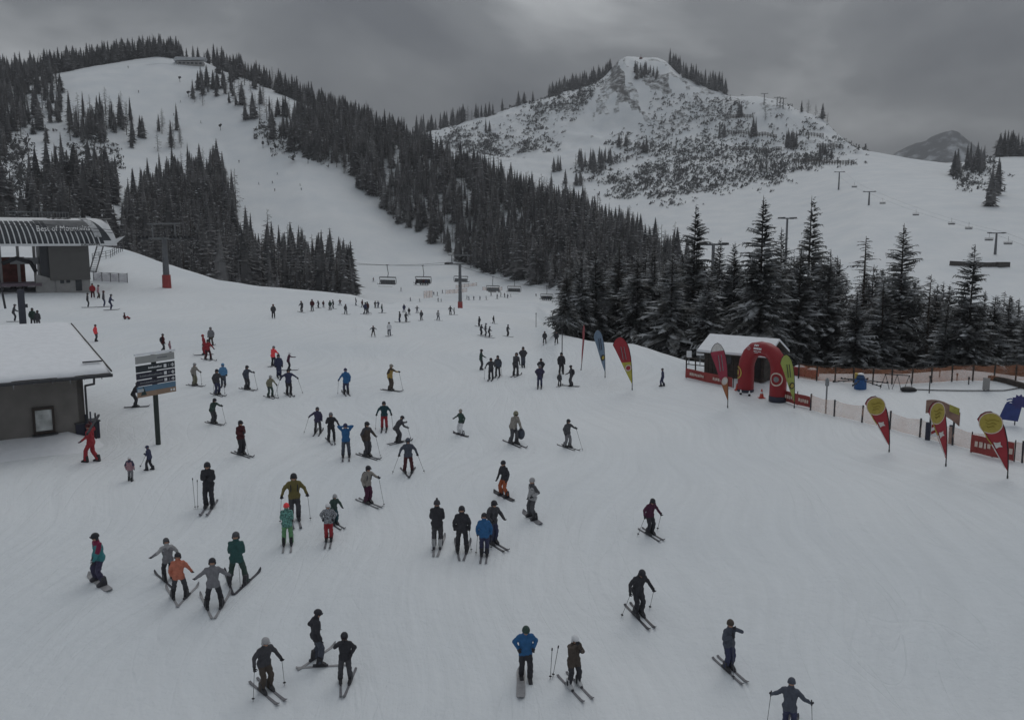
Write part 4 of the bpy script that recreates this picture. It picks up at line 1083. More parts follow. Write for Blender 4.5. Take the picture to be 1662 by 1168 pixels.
hL = (at(270, 386, math.hypot(PL.x, PL.y)).z - PL.z); hM = (at(745, 428, math.hypot(PM.x, PM.y)).z - PM.z)
pylon(PL, hL, rzL, 'lift pylon with red padded foot on the left knoll', 'pylons of the near chairlift', 6.2)
pylon(PM, hM, rzL, 'lift pylon with red padded foot in the middle of the picture', 'pylons of the near chairlift', 6.2)
def rope(pts, r, label, grp):
    b = MB(); b.tube(pts, r, 5); return tag(b.build('haul_rope', M_DSTEEL), label, 'cable', grp)
ax = Vector((math.cos(rzL), math.sin(rzL), 0))
def side_rope(s, n=14):
    A, B = PL + ax * 3.1 * s + Vector((0, 0, hL + .35)), PM + ax * 3.1 * s + Vector((0, 0, hM + .35))
    C_ = at(1010, 487, 330) + ax * 3.1 * s
    C_.z = B.z - 14
    pts = []
    Sx = A + (A - B).normalized() * 26; Sx.z = A.z + 1.5
    pts.append(Sx)
    for a, c, sag in ((A, B, 2.2), (B, C_, 3.0)):
        for k in range(n + 1):
            t = k / n; p = a.lerp(c, t); p.z -= 4 * sag * t * (1 - t); pts.append(p)
    return pts
rope_r, rope_l = side_rope(1), side_rope(-1)
rope(rope_r, .035, 'right hand haul rope of the near chairlift', 'haul ropes of the near chairlift')
rope(rope_l, .035, 'left hand haul rope of the near chairlift', 'haul ropes of the near chairlift')
M_SEAT = mat('chair_seat', (.05, .052, .055), .6); M_BUB = mat('chair_shell', (.13, .135, .14), .35, .1, 3.0)
def chair(grip, rz, label, group, seats=6, sc=1.0, small=False):
    o = thing('lift_chair', label, 'chair', grip, rz, group, sc); w = seats * .52 + .3
    b = MB(); b.tube([(0, 0, .05), (0, .1, -.6), (0, .35, -1.5), (0, .1, -2.2)], .06, 6); b.bar((0, -.3, 0), (0, .3, 0), .16); b.build('hanger', M_DSTEEL, o)
    b = MB()
    b.bar((-w/2, .1, -2.2), (w/2, .1, -2.2), .09)
    for s in (-1, 1): b.tube([(s*w/2, .1, -2.2), (s*w/2, .25, -2.9), (s*w/2, .05, -3.35), (s*w/2, -.55, -3.4)], .05, 6)
    fr = b.build('frame', M_DSTEEL, o)
    b = MB()
    for k in range(seats):
        x = -w/2 + .15 + (k + .5) * .52; b.box((x, -.25, -3.35), (.48, .55, .12))
    b.build('seat', M_SEAT, o)
    for k in range(seats):
        q = MB(); x = -w/2 + .15 + (k + .5) * .52; q.box((x, .14, -2.95), (.47, .1, .7)); q.build('backrest', M_SEAT if small else M_BUB, o)
    b = MB(); b.tube([(-w/2, -.6, -3.1), (-w/2+.05, -.75, -3.35), (w/2-.05, -.75, -3.35), (w/2, -.6, -3.1)], .035, 5); b.bar((-w/2+.2, -.75, -3.75), (w/2-.2, -.75, -3.75), .05); b.build('safety_bar', M_STEEL, o)
    b = MB(); n = 6
    for i in range(n + 1):
        a = i / n * 1.1; b.v += [(-w/2, .3 - .55 * math.sin(a), -2.25 + .2 * math.cos(a) - .1 * i / n), (w/2, .3 - .55 * math.sin(a), -2.25 + .2 * math.cos(a) - .1 * i / n)]
    for i in range(n): b.f.append((2*i, 2*i+1, 2*i+3, 2*i+2)); b.m.append(0)
    b.build('hood', M_BUB, o, recalc=False)
    return o
def rope_at_px(pts, px):
    best = None
    for a, c in zip(pts[1:], pts[2:]):
        xa, _, _ = project(np.array(a)); xc, _, _ = project(np.array(c))
        if (xa - px) * (xc - px) <= 0 and xa != xc: return a.lerp(c, float((px - xa) / (xc - xa)))
    return pts[-1]
CHAIRS = [(291,'r',1,'full chair hanging just right of the left lift pylon'),(628,'r',0,'empty chair hanging farthest left over the piste'),
          (686,'r',1,'full chair hanging second from the left over the piste'),(748,'l',0,'empty chair hanging behind the middle pylon'),
          (800,'l',1,'full chair first right of the middle pylon'),(834,'r',0,'empty chair second right of the middle pylon'),(887,'r',1,'full chair farthest right, beside the grove')]
SEATED = []
for px, sd, full, lab in CHAIRS:
    g = rope_at_px(rope_r if sd == 'r' else rope_l, px)
    c = chair(g, rzL + (0 if sd == 'r' else math.pi), lab, 'chairs of the near chairlift', 6, 1.15)
    if full: SEATED.append((c, lab))
# far lift on the right hand slope
FP = [(1615,413,375,380,'lift pylon low on the right hand slope, above the long snow wall'),(1410,333,308,500,'second lift pylon up the right hand slope'),(1361,308,276,520,'third lift pylon up the right hand slope, leaning'),]
fpos = []
for x, yb, yt, dm, lab in FP:
    p = ground(x, yb, dm, 1100); D = math.hypot(p.x, p.y); fpos.append((p, at(x, yt + 3, D).z - p.z, lab))
tw = ground(1240, 171, 900, 1300); fpos.append((tw, at(1240, 152, math.hypot(tw.x, tw.y)).z - tw.z, 'lone lift tower on the ridge right of the rocky peak'))
for i, (p, h, lab) in enumerate(fpos):
    a, c = fpos[max(0, i - 1)][0], fpos[min(3, i + 1)][0]; d = c - a
    pylon(p, h, -math.atan2(d.x, d.y), lab, 'pylons of the far chairlift', 7.0, 1.3, False, False)
for i, x in enumerate((1261, 1266, 1271)):
    p = ground(x, 173 + i * 2, 900, 1300); D = math.hypot(p.x, p.y)
    pylon(p, at(x, 158 + i, D).z - p.z, -.6, ('first', 'second', 'third')[i] + ' from left of three close lift towers on the ridge', 'close towers on the ridge', 6.0, 1.2, False, False)
g = at(1158, 396, 190); base = gp(g.x, g.y)
pylon(base, g.z - base.z, .1, 'lift pylon crossarm poking out of the grove behind the hut', None, 5.2, 1.0, False, False)
g = at(1278, 354, 300); base = gp(g.x, g.y)
pylon(base, g.z - base.z, .3, 'lift pylon half hidden between the snowy and the ragged spruce', None, 4.4, 1.0, False, False)
tops = [p + Vector((0, 0, h + .4)) for p, h, _ in fpos]
dnx = tops[0] + (tops[0] - tops[1]); dnx.z = tops[0].z - 26
line = [dnx] + tops
for s, nm in ((-1, 'left'), (1, 'right')):
    pts = []
    for a, c in zip(line, line[1:]):
        d = (c - a); sx = Vector((d.y, -d.x, 0)).normalized() * 3.5 * s
        for k in range(7): t = k / 6; q = a.lerp(c, t) + sx; q.z -= 4 * 2.0 * t * (1 - t) * (0 if k in (0, 6) else 1); pts.append(q)
    rope(pts, .03, nm + ' haul rope of the far chairlift on the right slope', 'haul ropes of the far chairlift')
for i, (x, y, D, lab) in enumerate([(1387,296,640,'upper chair below the third pylon'),(1433,322,600,'chair below the second pylon of the right slope'),(1487,340,560,'chair midway between the second and first pylon'),
    (1545,354,520,'chair left in the row of four on the right slope'),(1573,361,500,'chair second in the row of four on the right slope'),(1606,378,445,'chair just left of the lowest pylon'),(1637,384,440,'chair just right of the lowest pylon'),
    (1205,150,1130,'chair hanging over the ridge left of the lone tower'),(1281,174,1080,'chair hanging over the ridge right of the three towers')]):
    chair(at(x, y, D), -.5, 'tiny ' + lab + ', far chairlift', 'chairs of the far chairlift', 6, 1.0, True)

# long snow wall (timber) on the right slope, snow fences on the mountain, snow guns
a, c = ground(1541, 431, 380, 700), ground(1624, 433, 380, 700)
wl_ = thing('snow_wall', 'long dark low timber wall on the right hand slope', 'wall', a); d = c - a
for k in range(12):
    p, q = d * (k / 12), d * ((k + .94) / 12); p.z = gp(a.x + p.x, a.y + p.y).z - a.z; q.z = gp(a.x + q.x, a.y + q.y).z - a.z
    b = MB(); b.bar(p + Vector((0, 0, 1.0)), q + Vector((0, 0, 1.0)), .5, 2.2); b.build('plank_panel', M_DWOOD, wl_)
b = MB(); b.box(d + Vector((1, 0, 1.0)), (5, 3, 2.4)); b.build('end_hut', M_DWOOD, wl_)
for x0, y0, x1, y1, lab in [(1183,219,1260,225,'upper long snow fence under the ridge'),(1185,246,1268,245,'second long snow fence under the ridge'),(1288,266,1386,267,'lowest long snow fence, pale, above the pistes'),
    (1176,191,1222,192,'short snow fence highest on the slope'),(1308,222,1336,223,'short snow fence by the larches'),(1326,240,1368,242,'short snow fence above the lowest long one')]:
    railing([ground(x0, y0, 700, 1300), ground((x0 + x1) / 2, (y0 + y1) / 2, 700, 1300), ground(x1, y1, 700, 1300)], 4.2, 'snow_fence', lab, 'fence', M_DWOOD, M_DWOOD, (.3, .5, .7, .95), max(5, int((x1 - x0) / 4)), None, .34)
for i, (x, y, lab) in enumerate([(292,134,'snow gun highest on the main piste'),(306,158,'snow gun left of the island of trees'),(358,212,'snow gun below the island of trees'),(427,241,'left of two snow guns under the wooded strip'),
     (447,247,'right of two snow guns under the wooded strip'),(500,266,'snow gun at the left tip of the long dark forest'),(521,268,'snow gun at the forest edge, farthest right')]):
    p = ground(x, y, 450, 860); o = thing('snow_gun', lab, 'snow gun', p, facing(p, 30 * i), 'snow guns along the piste')
    b = MB(); b.tube([(0, 0, -.3), (0, 0, 3.2)], .16, 6); b.build('mast', M_DSTEEL, o)
    b = MB(); b.tube([(-.9, 0, 3.3), (.9, 0, 4.0)], [.95, .75], 10); b.build('barrel', M_BLACK, o)
p = ground(1040, 96, 1100, 1300)
cr = thing('summit_hut', 'tiny hut with a pole on top of the rocky peak', 'hut', p)
b = MB(); b.prism([(-2, 0), (2, 0), (2, 1.4), (0, 2.6), (-2, 1.4)], -1.5, 1.5); b.build('hut_body', M_RUST, cr)
b = MB(); b.bar((0, 0, 2), (0, 0, 6), .25); b.bar((-1, 0, 5), (1, 0, 5), .25); b.build('pole', M_DSTEEL, cr)

# ------------------------------------------------------------------ race arch, hut, flags and the play area on the right
def flat_text_bars(par, M, w, h, m, seed, gap=.25):
    r_ = random.Random(seed); b = MB(); x = 0
    while x < w:
        q = r_.uniform(.5, 1.0) * h * .6; b.box((x + q / 2, 0, h / 2 * r_.uniform(.8, 1.1)), (q, .015, h * r_.uniform(.75, 1.0))); x += q + h * gap
    return b.build('lettering', m, par, M=M)

# snow roofed hut
P = ground(1205, 606, 50, 75)
hut = thing('snow_roofed_hut', 'small dark timber hut with thick snow roof behind the arch', 'hut', P, facing(P, 24))
hl_, hw_, he_, hr_ = 4.3, 2.9, 1.85, 2.75
kx = (P - CAM).length / F_PX
zr_h = at(1205, 546, math.hypot(P.x, P.y)).z - P.z; he_ = zr_h - 0.95; hr_ = zr_h - .22
b = MB()
nb_ = 14
for k in range(nb_):
    q = MB(); x = -hl_/2 + (k + .5) * hl_ / nb_; q.box((x, -hw_/2, he_/2 - .1), (hl_/nb_ * .93, .06, he_ + .2)); q.build('plank', M_DWOOD, hut)
b.box((0, hw_/2, he_/2), (hl_, .08, he_)); b.add([(hl_/2,-hw_/2,-.2),(hl_/2,hw_/2,-.2),(hl_/2,hw_/2,he_),(hl_/2,0,hr_-.12),(hl_/2,-hw_/2,he_)], [(0,1,2,3,4)])
b.add([(-hl_/2,-hw_/2,-.2),(-hl_/2,hw_/2,-.2),(-hl_/2,hw_/2,he_),(-hl_/2,0,hr_-.12),(-hl_/2,-hw_/2,he_)], [(4,3,2,1,0)])
b.build('wall', M_DWOOD, hut, recalc=False)
def gable(nm, th, lift, ov, m, par):
    b = MB(); L2, W2 = hl_/2 + ov, hw_/2 + ov; zz = he_ - ov * (hr_ - he_) / (hw_/2)
    pr = [(-W2, zz + lift), (0, hr_ + lift), (W2, zz + lift), (W2, zz + lift + th), (0, hr_ + lift + th * 1.1), (-W2, zz + lift + th)]
    b.v = [(x, y, z) for x in (-L2, L2) for y, z in pr]
    b.f = [(0,1,4,5),(1,2,3,4),(11,10,7,6),(10,9,8,7),(0,6,7,1),(1,7,8,2),(2,8,9,3),(3,9,10,4),(4,10,11,5),(5,11,6,0)]; b.m = [0] * 10
    return b.build(nm, m, par)
rf = gable('roof', .07, 0, .42, M_DWOOD, hut); gable('roof_snow', .16, .075, .40, M_SNOW, rf)
b = MB(); b.box((1.5, -hw_/2 - .05, .9), (.85, .08, 1.75)); b.build('door', M_BLACK, hut)
b = MB(); b.box((-.6, -hw_/2 - .05, 1.15), (.9, .08, .7)); b.build('window', M_GLASS, hut)
for x, yb_, yt_, w_, lab in [(1118, 592, 569, .38, 'tiny white oval sign on a pole left of the hut'), (1136, 592, 566, .55, 'small white square notice on a pole left of the hut')]:
    p = ground(x, yb_, 50, 75); o = thing('notice_sign', lab, 'sign', p, facing(p))
    h = at(x, yt_, math.hypot(p.x, p.y)).z - p.z
    b = MB(); b.tube([(0, 0, -.2), (0, 0, h)], .035, 6); b.build('pole', M_STEEL, o)
    b = MB(); b.box((0, -.06, h - .25), (w_, .03, .5)); b.build('plate', M_WHITE, o)

# inflatable arch
PA, PB = ground(1212, 635, 40, 70), ground(1258, 650, 40, 70)
PA += (PA - PB).normalized() * .12; PB += (PB - PA).normalized() * .2
mid = (PA + PB) / 2; d = PB - PA; rz = math.atan2(d.y, d.x); span = math.hypot(d.x, d.y)
arch = thing('inflatable_arch', 'red inflatable arch with white emblems at the slope edge', 'arch', (mid.x, mid.y, min(PA.z, PB.z)), rz)
kz = (mid - CAM).length / F_PX; Ht = 88 * kz; hw = span / 2
path = [(-hw, -.05), (-hw, .5), (-hw, 1.0), (-hw, Ht * .50), (-hw * .96, Ht * .60), (-hw * .78, Ht * .74), (-hw * .5, Ht * .84), (-hw * .1, Ht * .87), (hw * .3, Ht * .865),
        (hw * .62, Ht * .82), (hw * .88, Ht * .72), (hw, Ht * .58), (hw, Ht * .46), (hw, 1.0), (hw, .5), (hw, -.05)]
def arch_tube(pp, r, m, nm, par, seg=14):
    b = MB(); b.tube([(x, 0, z) for x, z in pp], r, seg); return b.build(nm, m, par, True)
body = arch_tube(path, [.50,.52,.51,.5,.5,.49,.47,.46,.46,.47,.49,.5,.5,.51,.52,.50], M_RED, 'tube', arch, 18)
for s in (-1, 1):
    b = MB(); b.tube([(s * hw, 0, -.1), (s * hw, 0, .35)], .535, 18); b.build('foot_sleeve', M_NAVY, arch, True)
def ring(par, c, r0, r1, n, m, nm, yv):
    b = MB()
    for k in range(n):
        a = 2 * math.pi * k / n
        b.v += [(c[0] + r0 * math.cos(a), yv - .52 * 0, c[1] + r0 * math.sin(a)), (c[0] + r1 * math.cos(a), yv, c[1] + r1 * math.sin(a))]
    for k in range(n): i = 2 * k; j = 2 * ((k + 1) % n); b.f.append((i, j, j + 1, i + 1)); b.m.append(0)
    return b.build(nm, m, par, recalc=False)
def on_tube(o, axis_x, R_=.515, axis='z'):
    """wrap a flat emblem (drawn in x, z) round the tube's front"""
    for v in o.data.vertices:
        if axis == 'z': u = v.co.x - axis_x; a = u / R_; v.co.x, v.co.y = axis_x + R_ * math.sin(a), -R_ * math.cos(a)
        else: u = v.co.z - axis_x; a = u / R_; v.co.z, v.co.y = axis_x + R_ * math.sin(a), -R_ * math.cos(a)
M_PALE = mat('pale_emblem', (.62, .52, .46), .6); M_YEL = mat('yellow_emblem', (.55, .42, .10), .6)
for s in (-1, 1):
    o = ring(arch, (s * hw + s * .28, 1.45), .34, .42, 26, M_PALE if s > 0 else M_YEL, 'ring_emblem', 0); on_tube(o, s * hw, .54)
    o = ring(arch, (s * hw + s * .28, 1.45), 0.02, .17, 14, M_STEEL if s > 0 else M_YEL, 'ring_centre', 0); on_tube(o, s * hw, .54)
b = MB()
for k, (x, z, w, h) in enumerate([(-.12, .20, .10, .13), (.02, .20, .12, .13), (.18, .2, .06, .13), (-.12, .0, .13, .12), (.03, .0, .12, .12), (.17, .0, .13, .12), (.32, .0, .12, .12), (.46, .0, .10, .12), (-.12, -.14, .3, .05), (.22, -.14, .3, .05), (-.12, -.24, .36, .04)]):
    for i in range(1): b.add([(x, 0, z), (x + w, 0, z), (x + w, 0, z + h), (x, 0, z + h)], [(0, 1, 2, 3)])
b.v = [(x - hw * .15, y, z + Ht * .865) for x, y, z in b.v]
o = b.build('lettering', M_WHITE, arch, recalc=False); on_tube(o, Ht * .865, .485, 'x')
b = MB()
for k in range(7): a = k * .9; b.add([(.0 + .16 * math.cos(a), 0, .16 * math.sin(a)), (.10 * math.cos(a + .5), 0, .1 * math.sin(a + .5)), (.06 * math.cos(a + .2), 0, .06 * math.sin(a + .2))], [(0, 1, 2)])
b.v = [(x - hw * .52, y, z + Ht * .87) for x, y, z in b.v]
o = b.build('emblem', M_WHITE, arch, recalc=False); on_tube(o, Ht * .865, .49, 'x')
# small cones and markers in front of the arch
M_ORG = mat('cone_red', (.5, .07, .05), .5)
for x, y, hpx, kind, lab in [(1196, 633, 11, 'c', 'red and white cone left of the arch foot'), (1236, 646, 14, 'c', 'red cone standing in the arch opening'),
                             (1202, 641, 8, 'm', 'left of two small black and white marker pins before the arch'), (1216, 643, 8, 'm', 'right of two small black and white marker pins before the arch')]:
    p = ground(x, y, 35, 70); h = hpx * kz
    o = thing('traffic_cone' if kind == 'c' else 'marker_pin', lab, 'cone' if kind == 'c' else 'marker', p)
    if kind == 'c':
        b = MB(); b.tube([(0, 0, .02), (0, 0, h)], [h * .26, .03], 12); b.build('cone', M_ORG, o)
        b = MB(); b.tube([(0, 0, h * .5), (0, 0, h * .72)], [h * .165, h * .115], 12); b.build('band', M_WHITE, o)
        b = MB(); b.box((0, 0, .015), (h * .7, h * .7, .03)); b.build('base', M_ORG, o)
    else:
        b = MB(); b.ball((0, 0, h * .22), h * .26, 10, 6); b.build('base', M_BLACK, o)
        b = MB(); b.tube([(0, 0, h * .4), (0, 0, h)], [.07, .03], 8); b.build('pin', M_WHITE, o)

# teardrop flags
POLE = [(0,0),(.004,.2),(.018,.4),(.045,.6),(.085,.76),(.14,.88),(.21,.96),(.29,1.0),(.36,.985),(.42,.94),(.46,.86)]
def flag(px, pyb, pyt, wfrac, cols, label, emblem=None, turn=0, lean=0.0):
    """cols: list of (upto height fraction, colour name, rgb), from the bottom"""
    p = ground(px, pyb, 30, 80); H = (at(px, pyt, math.hypot(p.x, p.y)).z - p.z)
    full = .46; cosw = min(1.0, wfrac / full); yaw = math.acos(cosw) * (1 if turn >= 0 else -1)
    o = thing('teardrop_flag', label, 'flag', p, facing(p), 'teardrop flags')
    cy, sy = math.cos(yaw), math.sin(yaw)
    def W(u, v, dy=0.0):
        x, y = -u * H, dy + .05 * math.sin(v * 7) * u * 2
        return Vector((x * cy - y * sy + lean * v * H, x * sy + y * cy, v * H))
    sm = [Vector((a[0], a[1], 0)) for a in POLE]
    pol = []
    for i in range(len(sm) - 1):
        for k in range(3): pol.append(sm[i].lerp(sm[i+1], k / 3))
    pol.append(sm[-1])
    b = MB(); b.tube([W(q.x, q.y) for q in pol], [.028 - .016 * i / len(pol) for i in range(len(pol))], 6); b.build('pole', M_BLACK, o)
    b = MB(); b.tube([(0, 0, -.25), (0, 0, .12)], [.03, .04], 6); b.build('spike', M_DSTEEL, o)
    def hyp(v): return max(0.0, .46 * (v - .1) / .76)          # straight free edge
    # cloth: between the pole curve and the free edge, split into colour bands
    def upole(v): return float(np.interp(v, [a[1] for a in POLE[:8]], [a[0] for a in POLE[:8]]))
    def utop(v): return float(np.interp(v, [.86, .94, .985, 1.0], [.46, .42, .36, .29]))
    vs_ = np.linspace(.08, .998, 40); nu = 8
    bounds = [0.0] + [c[0] for c in cols]
    for ci, (vt, nm, rgb) in enumerate(cols):
        b = MB(); rows_ = [v for v in vs_ if bounds[ci] - .012 <= v <= vt + .012]
        for v in rows_:
            a = upole(v); e = hyp(v) if v <= .86 else utop(v); e = max(e, a + .002)
            for k in range(nu + 1): u = a + (e - a) * k / nu; b.v.append(tuple(W(u, v, .0)))
        for i in range(len(rows_) - 1):
            for k in range(nu): q = i * (nu + 1) + k; b.f.append((q, q + 1, q + nu + 2, q + nu + 1)); b.m.append(0)
        q = b.build('cloth', mat('flag_' + nm, rgb, .7, .08, 2.0), o, True, recalc=False)
        md = q.modifiers.new('thick', 'SOLIDIFY'); md.thickness = .012; md.offset = 0
    sd = -1
    def disc(u, v, r_, m, nm, dy=-.03, n=22, yscale=1.0):
        b = MB(); c = W(u, v, dy); b.v.append(tuple(c))
        for k in range(n): a = 2 * math.pi * k / n; b.v.append(tuple(W(u + r_ * math.cos(a), v + r_ * yscale * math.sin(a), dy)))
        for k in range(n): b.f.append((0, 1 + k, 1 + (k + 1) % n)); b.m.append(0)
        return b.build(nm, m, o, recalc=False)
    def stroke(pts, w, m, nm, dy=-.04):
        b = MB(); b.tube([W(u, v, dy) for u, v in pts], w * H, 4); return b.build(nm, m, o)
    M_FY = mat('flag_yellow_disc', (.40, .32, .07), .7); M_FW = mat('flag_white', (.62, .6, .58), .7)
    if emblem == 'sun':
        disc(.275, .825, .165, M_PALE, 'disc_rim', -.035); disc(.275, .825, .150, M_FY, 'disc', -.045)
        for k in range(3): stroke([(.17 + .03 * k, .865 - .05 * k), (.24, .885 - .05 * k), (.31, .855 - .05 * k), (.36 - .02 * k, .875 - .05 * k)], .007, mat('flag_olive', (.25, .2, .03)), 'script', -.055)
        b = MB(); c0 = (.165, .50)
        for k in range(9):
            a = k * 2 * math.pi / 9; r_ = .075 if k % 2 else .042; b.v.append(tuple(W(c0[0] + r_ * math.cos(a), c0[1] + r_ * .8 * math.sin(a), -.045)))
        b.v.append(tuple(W(c0[0], c0[1], -.05)))
        for k in range(9): b.f.append((9, k, (k + 1) % 9)); b.m.append(0)
        b.build('splash_emblem', M_FW, o, recalc=False)
        stroke([(.24, .50), (.10, .26), (.045, .16)], .009, M_FW, 'script'); stroke([(.39, .74), (.30, .58), (.24, .5)], .008, M_FY, 'trim')
    if emblem in ('ring', 'ring2'):
        cv = {'ring': .42, 'ring2': .42}[emblem]; cu_ = (upole(cv) + hyp(cv)) / 2
        disc(cu_, cv, .075, M_PALE if emblem == 'ring2' else M_BLACK, 'disc_rim', -.035, yscale=.8); disc(cu_, cv, .05, mat('flag_' + cols[-1][1], cols[-1][2]) if emblem == 'ring2' else M_FY, 'disc', -.045, yscale=.8)
        for k in range(2): stroke([(.16 + .07 * k, .58), (.19 + .07 * k, .70), (.22 + .07 * k, .82)], .007, M_STEEL if emblem == 'ring2' else M_NAVY, 'script')
    return o
FRED, FYEL, FBLU, FGRN = (.34,.04,.05), (.44,.40,.08), (.18,.25,.34), (.33,.38,.10)
flag(1443,734,643,.44,[(1.0,'red',FRED)],'red teardrop flag with yellow disc, leftmost of the three at right','sun')
flag(1535,757,648,.28,[(1.0,'red',FRED)],'red teardrop flag with yellow disc in front of the arched gate','sun')
flag(1635,777,670,.46,[(1.0,'red',FRED)],'red teardrop flag with yellow disc nearest the right edge','sun')
flag(1181,662,554,.27,[(.42,'orange',(.36,.14,.06)),(.87,'red2',(.34,.05,.08)),(1.0,'white',(.6,.6,.6))],'white topped red and orange teardrop flag left of the arch','ring2')
flag(1289,662,573,.27,[(1.0,'green',FGRN)],'lime green teardrop flag right of the arch','ring')
flag(1026,633,545,.36,[(.53,'yellow',FYEL),(1.0,'red',FRED)],'red and yellow teardrop flag, rightmost of the three before the grove','ring2')
flag(982,613,533,.24,[(1.0,'blue',FBLU)],'light blue teardrop flag between the two red ones','ring')
flag(943,601,524,.07,[(1.0,'red3',(.36,.08,.09))],'thin red teardrop flag seen edge on, left of the blue one',None,1,.10)

# banners on the fence
def banner(xa, ya, xb, yb, hpx, label, text=True):
    A, B = ground(xa, ya, 30, 75), ground(xb, yb, 30, 75); d = B - A; o = thing('fence_banner', label, 'banner', A, math.atan2(d.y, d.x), 'red banners on the fence')
    L_ = math.hypot(d.x, d.y); h = hpx * (A - CAM).length / F_PX; sl = d.z
    b = MB(); n = 12
    for k in range(n + 1):
        t = k / n; b.v += [(L_ * t, .05 * math.sin(t * 9), sl * t + .06), (L_ * t, .05 * math.sin(t * 9 + .6), sl * t + h)]
    for k in range(n): b.f.append((2*k, 2*k+2, 2*k+3, 2*k+1)); b.m.append(0)
    q = b.build('cloth', mat('banner_red', (.30,.06,.055), .7, .12, 2.0), o, recalc=False); md = q.modifiers.new('t', 'SOLIDIFY'); md.thickness = .015
    if text:
        for k in range(2):
            x = L_ * (.12 + .5 * k); M_ = Matrix.Translation((x, -.09, sl * (x / L_) + h * .42)) @ Matrix.Rotation(math.atan2(sl, L_), 4, 'Y').inverted()
            flat_text_bars(o, M_, L_ * .3, h * .3, M_PALE, 5 + k)
    for t in (0, .5, 1):
        b = MB(); b.tube([(L_ * t, .12, sl * t - .2), (L_ * t, .12, sl * t + h + .12)], .03, 6); b.build('post', M_DWOOD, o)
    return o
banner(1112,614,1188,630,16,'long red banner on the fence left of the arch')
banner(1270,652,1314,663,18,'red banner on the fence right of the lime flag')
banner(1574,735,1644,750,27,'red banner with white lettering near the right edge')
# nets
railing([ground(x, y, 30, 75) for x, y in ((1315,666),(1345,674),(1385,682),(1478,706),(1556,725),(1648,748),(1720,768))], 1.0, 'net_fence', 'pale orange safety net with posts along the near side of the play area', 'fence', M_DSTEEL, M_PALE, (), 9, M_NETP)
railing([gp(*((lambda r: (r[0] / math.hypot(r[0], r[1]) * 61.5, r[1] / math.hypot(r[0], r[1]) * 61.5))(ray(x, y)))) for x, y in ((1296,612),(1337,612),(1370,612),(1431,611),(1492,608),(1551,606),(1580,606),(1622,610),(1662,618),(1720,626))], 1.08, 'net_fence', 'orange brown safety net with posts along the trees', 'fence', M_DWOOD, M_DWOOD, (.96,), 14, M_NETO)
railing([ground(x, y, 40, 70) for x, y in ((1114,602),(1150,606),(1190,612))], 1.0, 'railing', 'low timber railing behind the left red banner', 'railing', M_DWOOD, M_DWOOD, (.5, .95), 6)
# red cushions
p = ground(1306, 611, 40, 68)
cu = thing('crash_mat', 'red crash mat with snow on top right of the lime flag', 'mat', p, facing(p, 15))
for k, (x, z, w) in enumerate([(-.35, .32, .9), (.5, .26, .8)]):
    b = MB(); b.box((x, 0, z), (w, .6, z * 2)); q = b.build('cushion', M_REDPAD, cu); md = q.modifiers.new('b', 'BEVEL'); md.width = .08; md.segments = 2
    b = MB(); b.ball((x, 0, z * 2 - .02), (w * .42, .26, .14), 12, 4, zmin=0); b.build('snow_cap', M_SNOW, cu, True)
# carousel
p = ground(1396, 631, 40, 63)
ca = thing('snow_carousel', 'blue snow carousel with long rope arms in the play area', 'carousel', p, facing(p)); kk = (p - CAM).length / F_PX
M_BLUE = mat('blue_plastic', (.025, .095, .26), .45)
b = MB(); b.tube([(0, 0, -.1), (0, 0, 14 * kk)], [9 * kk, 8.5 * kk], 16); b.build('drum', M_BLUE, ca, False)
b = MB(); b.ball((0, 0, 14 * kk), (6.5 * kk, 6.5 * kk, 8 * kk), 12, 5, zmin=0); b.build('dome', mat('blue_dark', (.03,.07,.16), .5), ca, True)
b = MB(); b.box((-6 * kk, .3, 18 * kk), (5 * kk, .3, 8 * kk)); b.build('motor_cover', M_YEL, ca)
b = MB(); b.ball((0, 0, 21.5 * kk), (5 * kk, 5 * kk, 2.4 * kk), 12, 4, zmin=0); b.build('snow_cap', M_SNOW, ca, True)
for k in range(6):
    a = rad(15 + 60 * k); b = MB(); c, s = math.cos(a), math.sin(a)
    b.tube([(c * .3, s * .3, 13 * kk), (c * 1.75, s * 1.75, 9 * kk)], .035, 6); ar = b.build('arm', M_DSTEEL, ca)
    for j in range(3):
        q = MB(); t = .6 + .18 * j; q.ball((c * 1.75 * t, s * 1.75 * t, 10.5 * kk), .06, 6, 4); q.build('handle_ball', M_BLACK, ar)
# swing-like black frame
p = ground(1455, 632, 40, 63)
sw = thing('play_frame', 'black wire play frame beside the blue carousel', 'play frame', p, facing(p))
b = MB()
for x in (-.7, 0.0, .7): b.bar((x - .28, 0, -.05), (x, 0, .95), .035); b.bar((x + .28, 0, -.05), (x, 0, .95), .035)
b.build('leg', M_BLACK, sw)
b = MB(); b.tube([(-.75, 0, .95), (.75, 0, .95)], .03, 6); b.build('top_rail', M_BLACK, sw)
b = MB(); b.ball((.7, -.4, .1), (.5, .3, .2), 10, 5, zmin=-.4); b.build('rubber_ring', M_BLACK, sw)
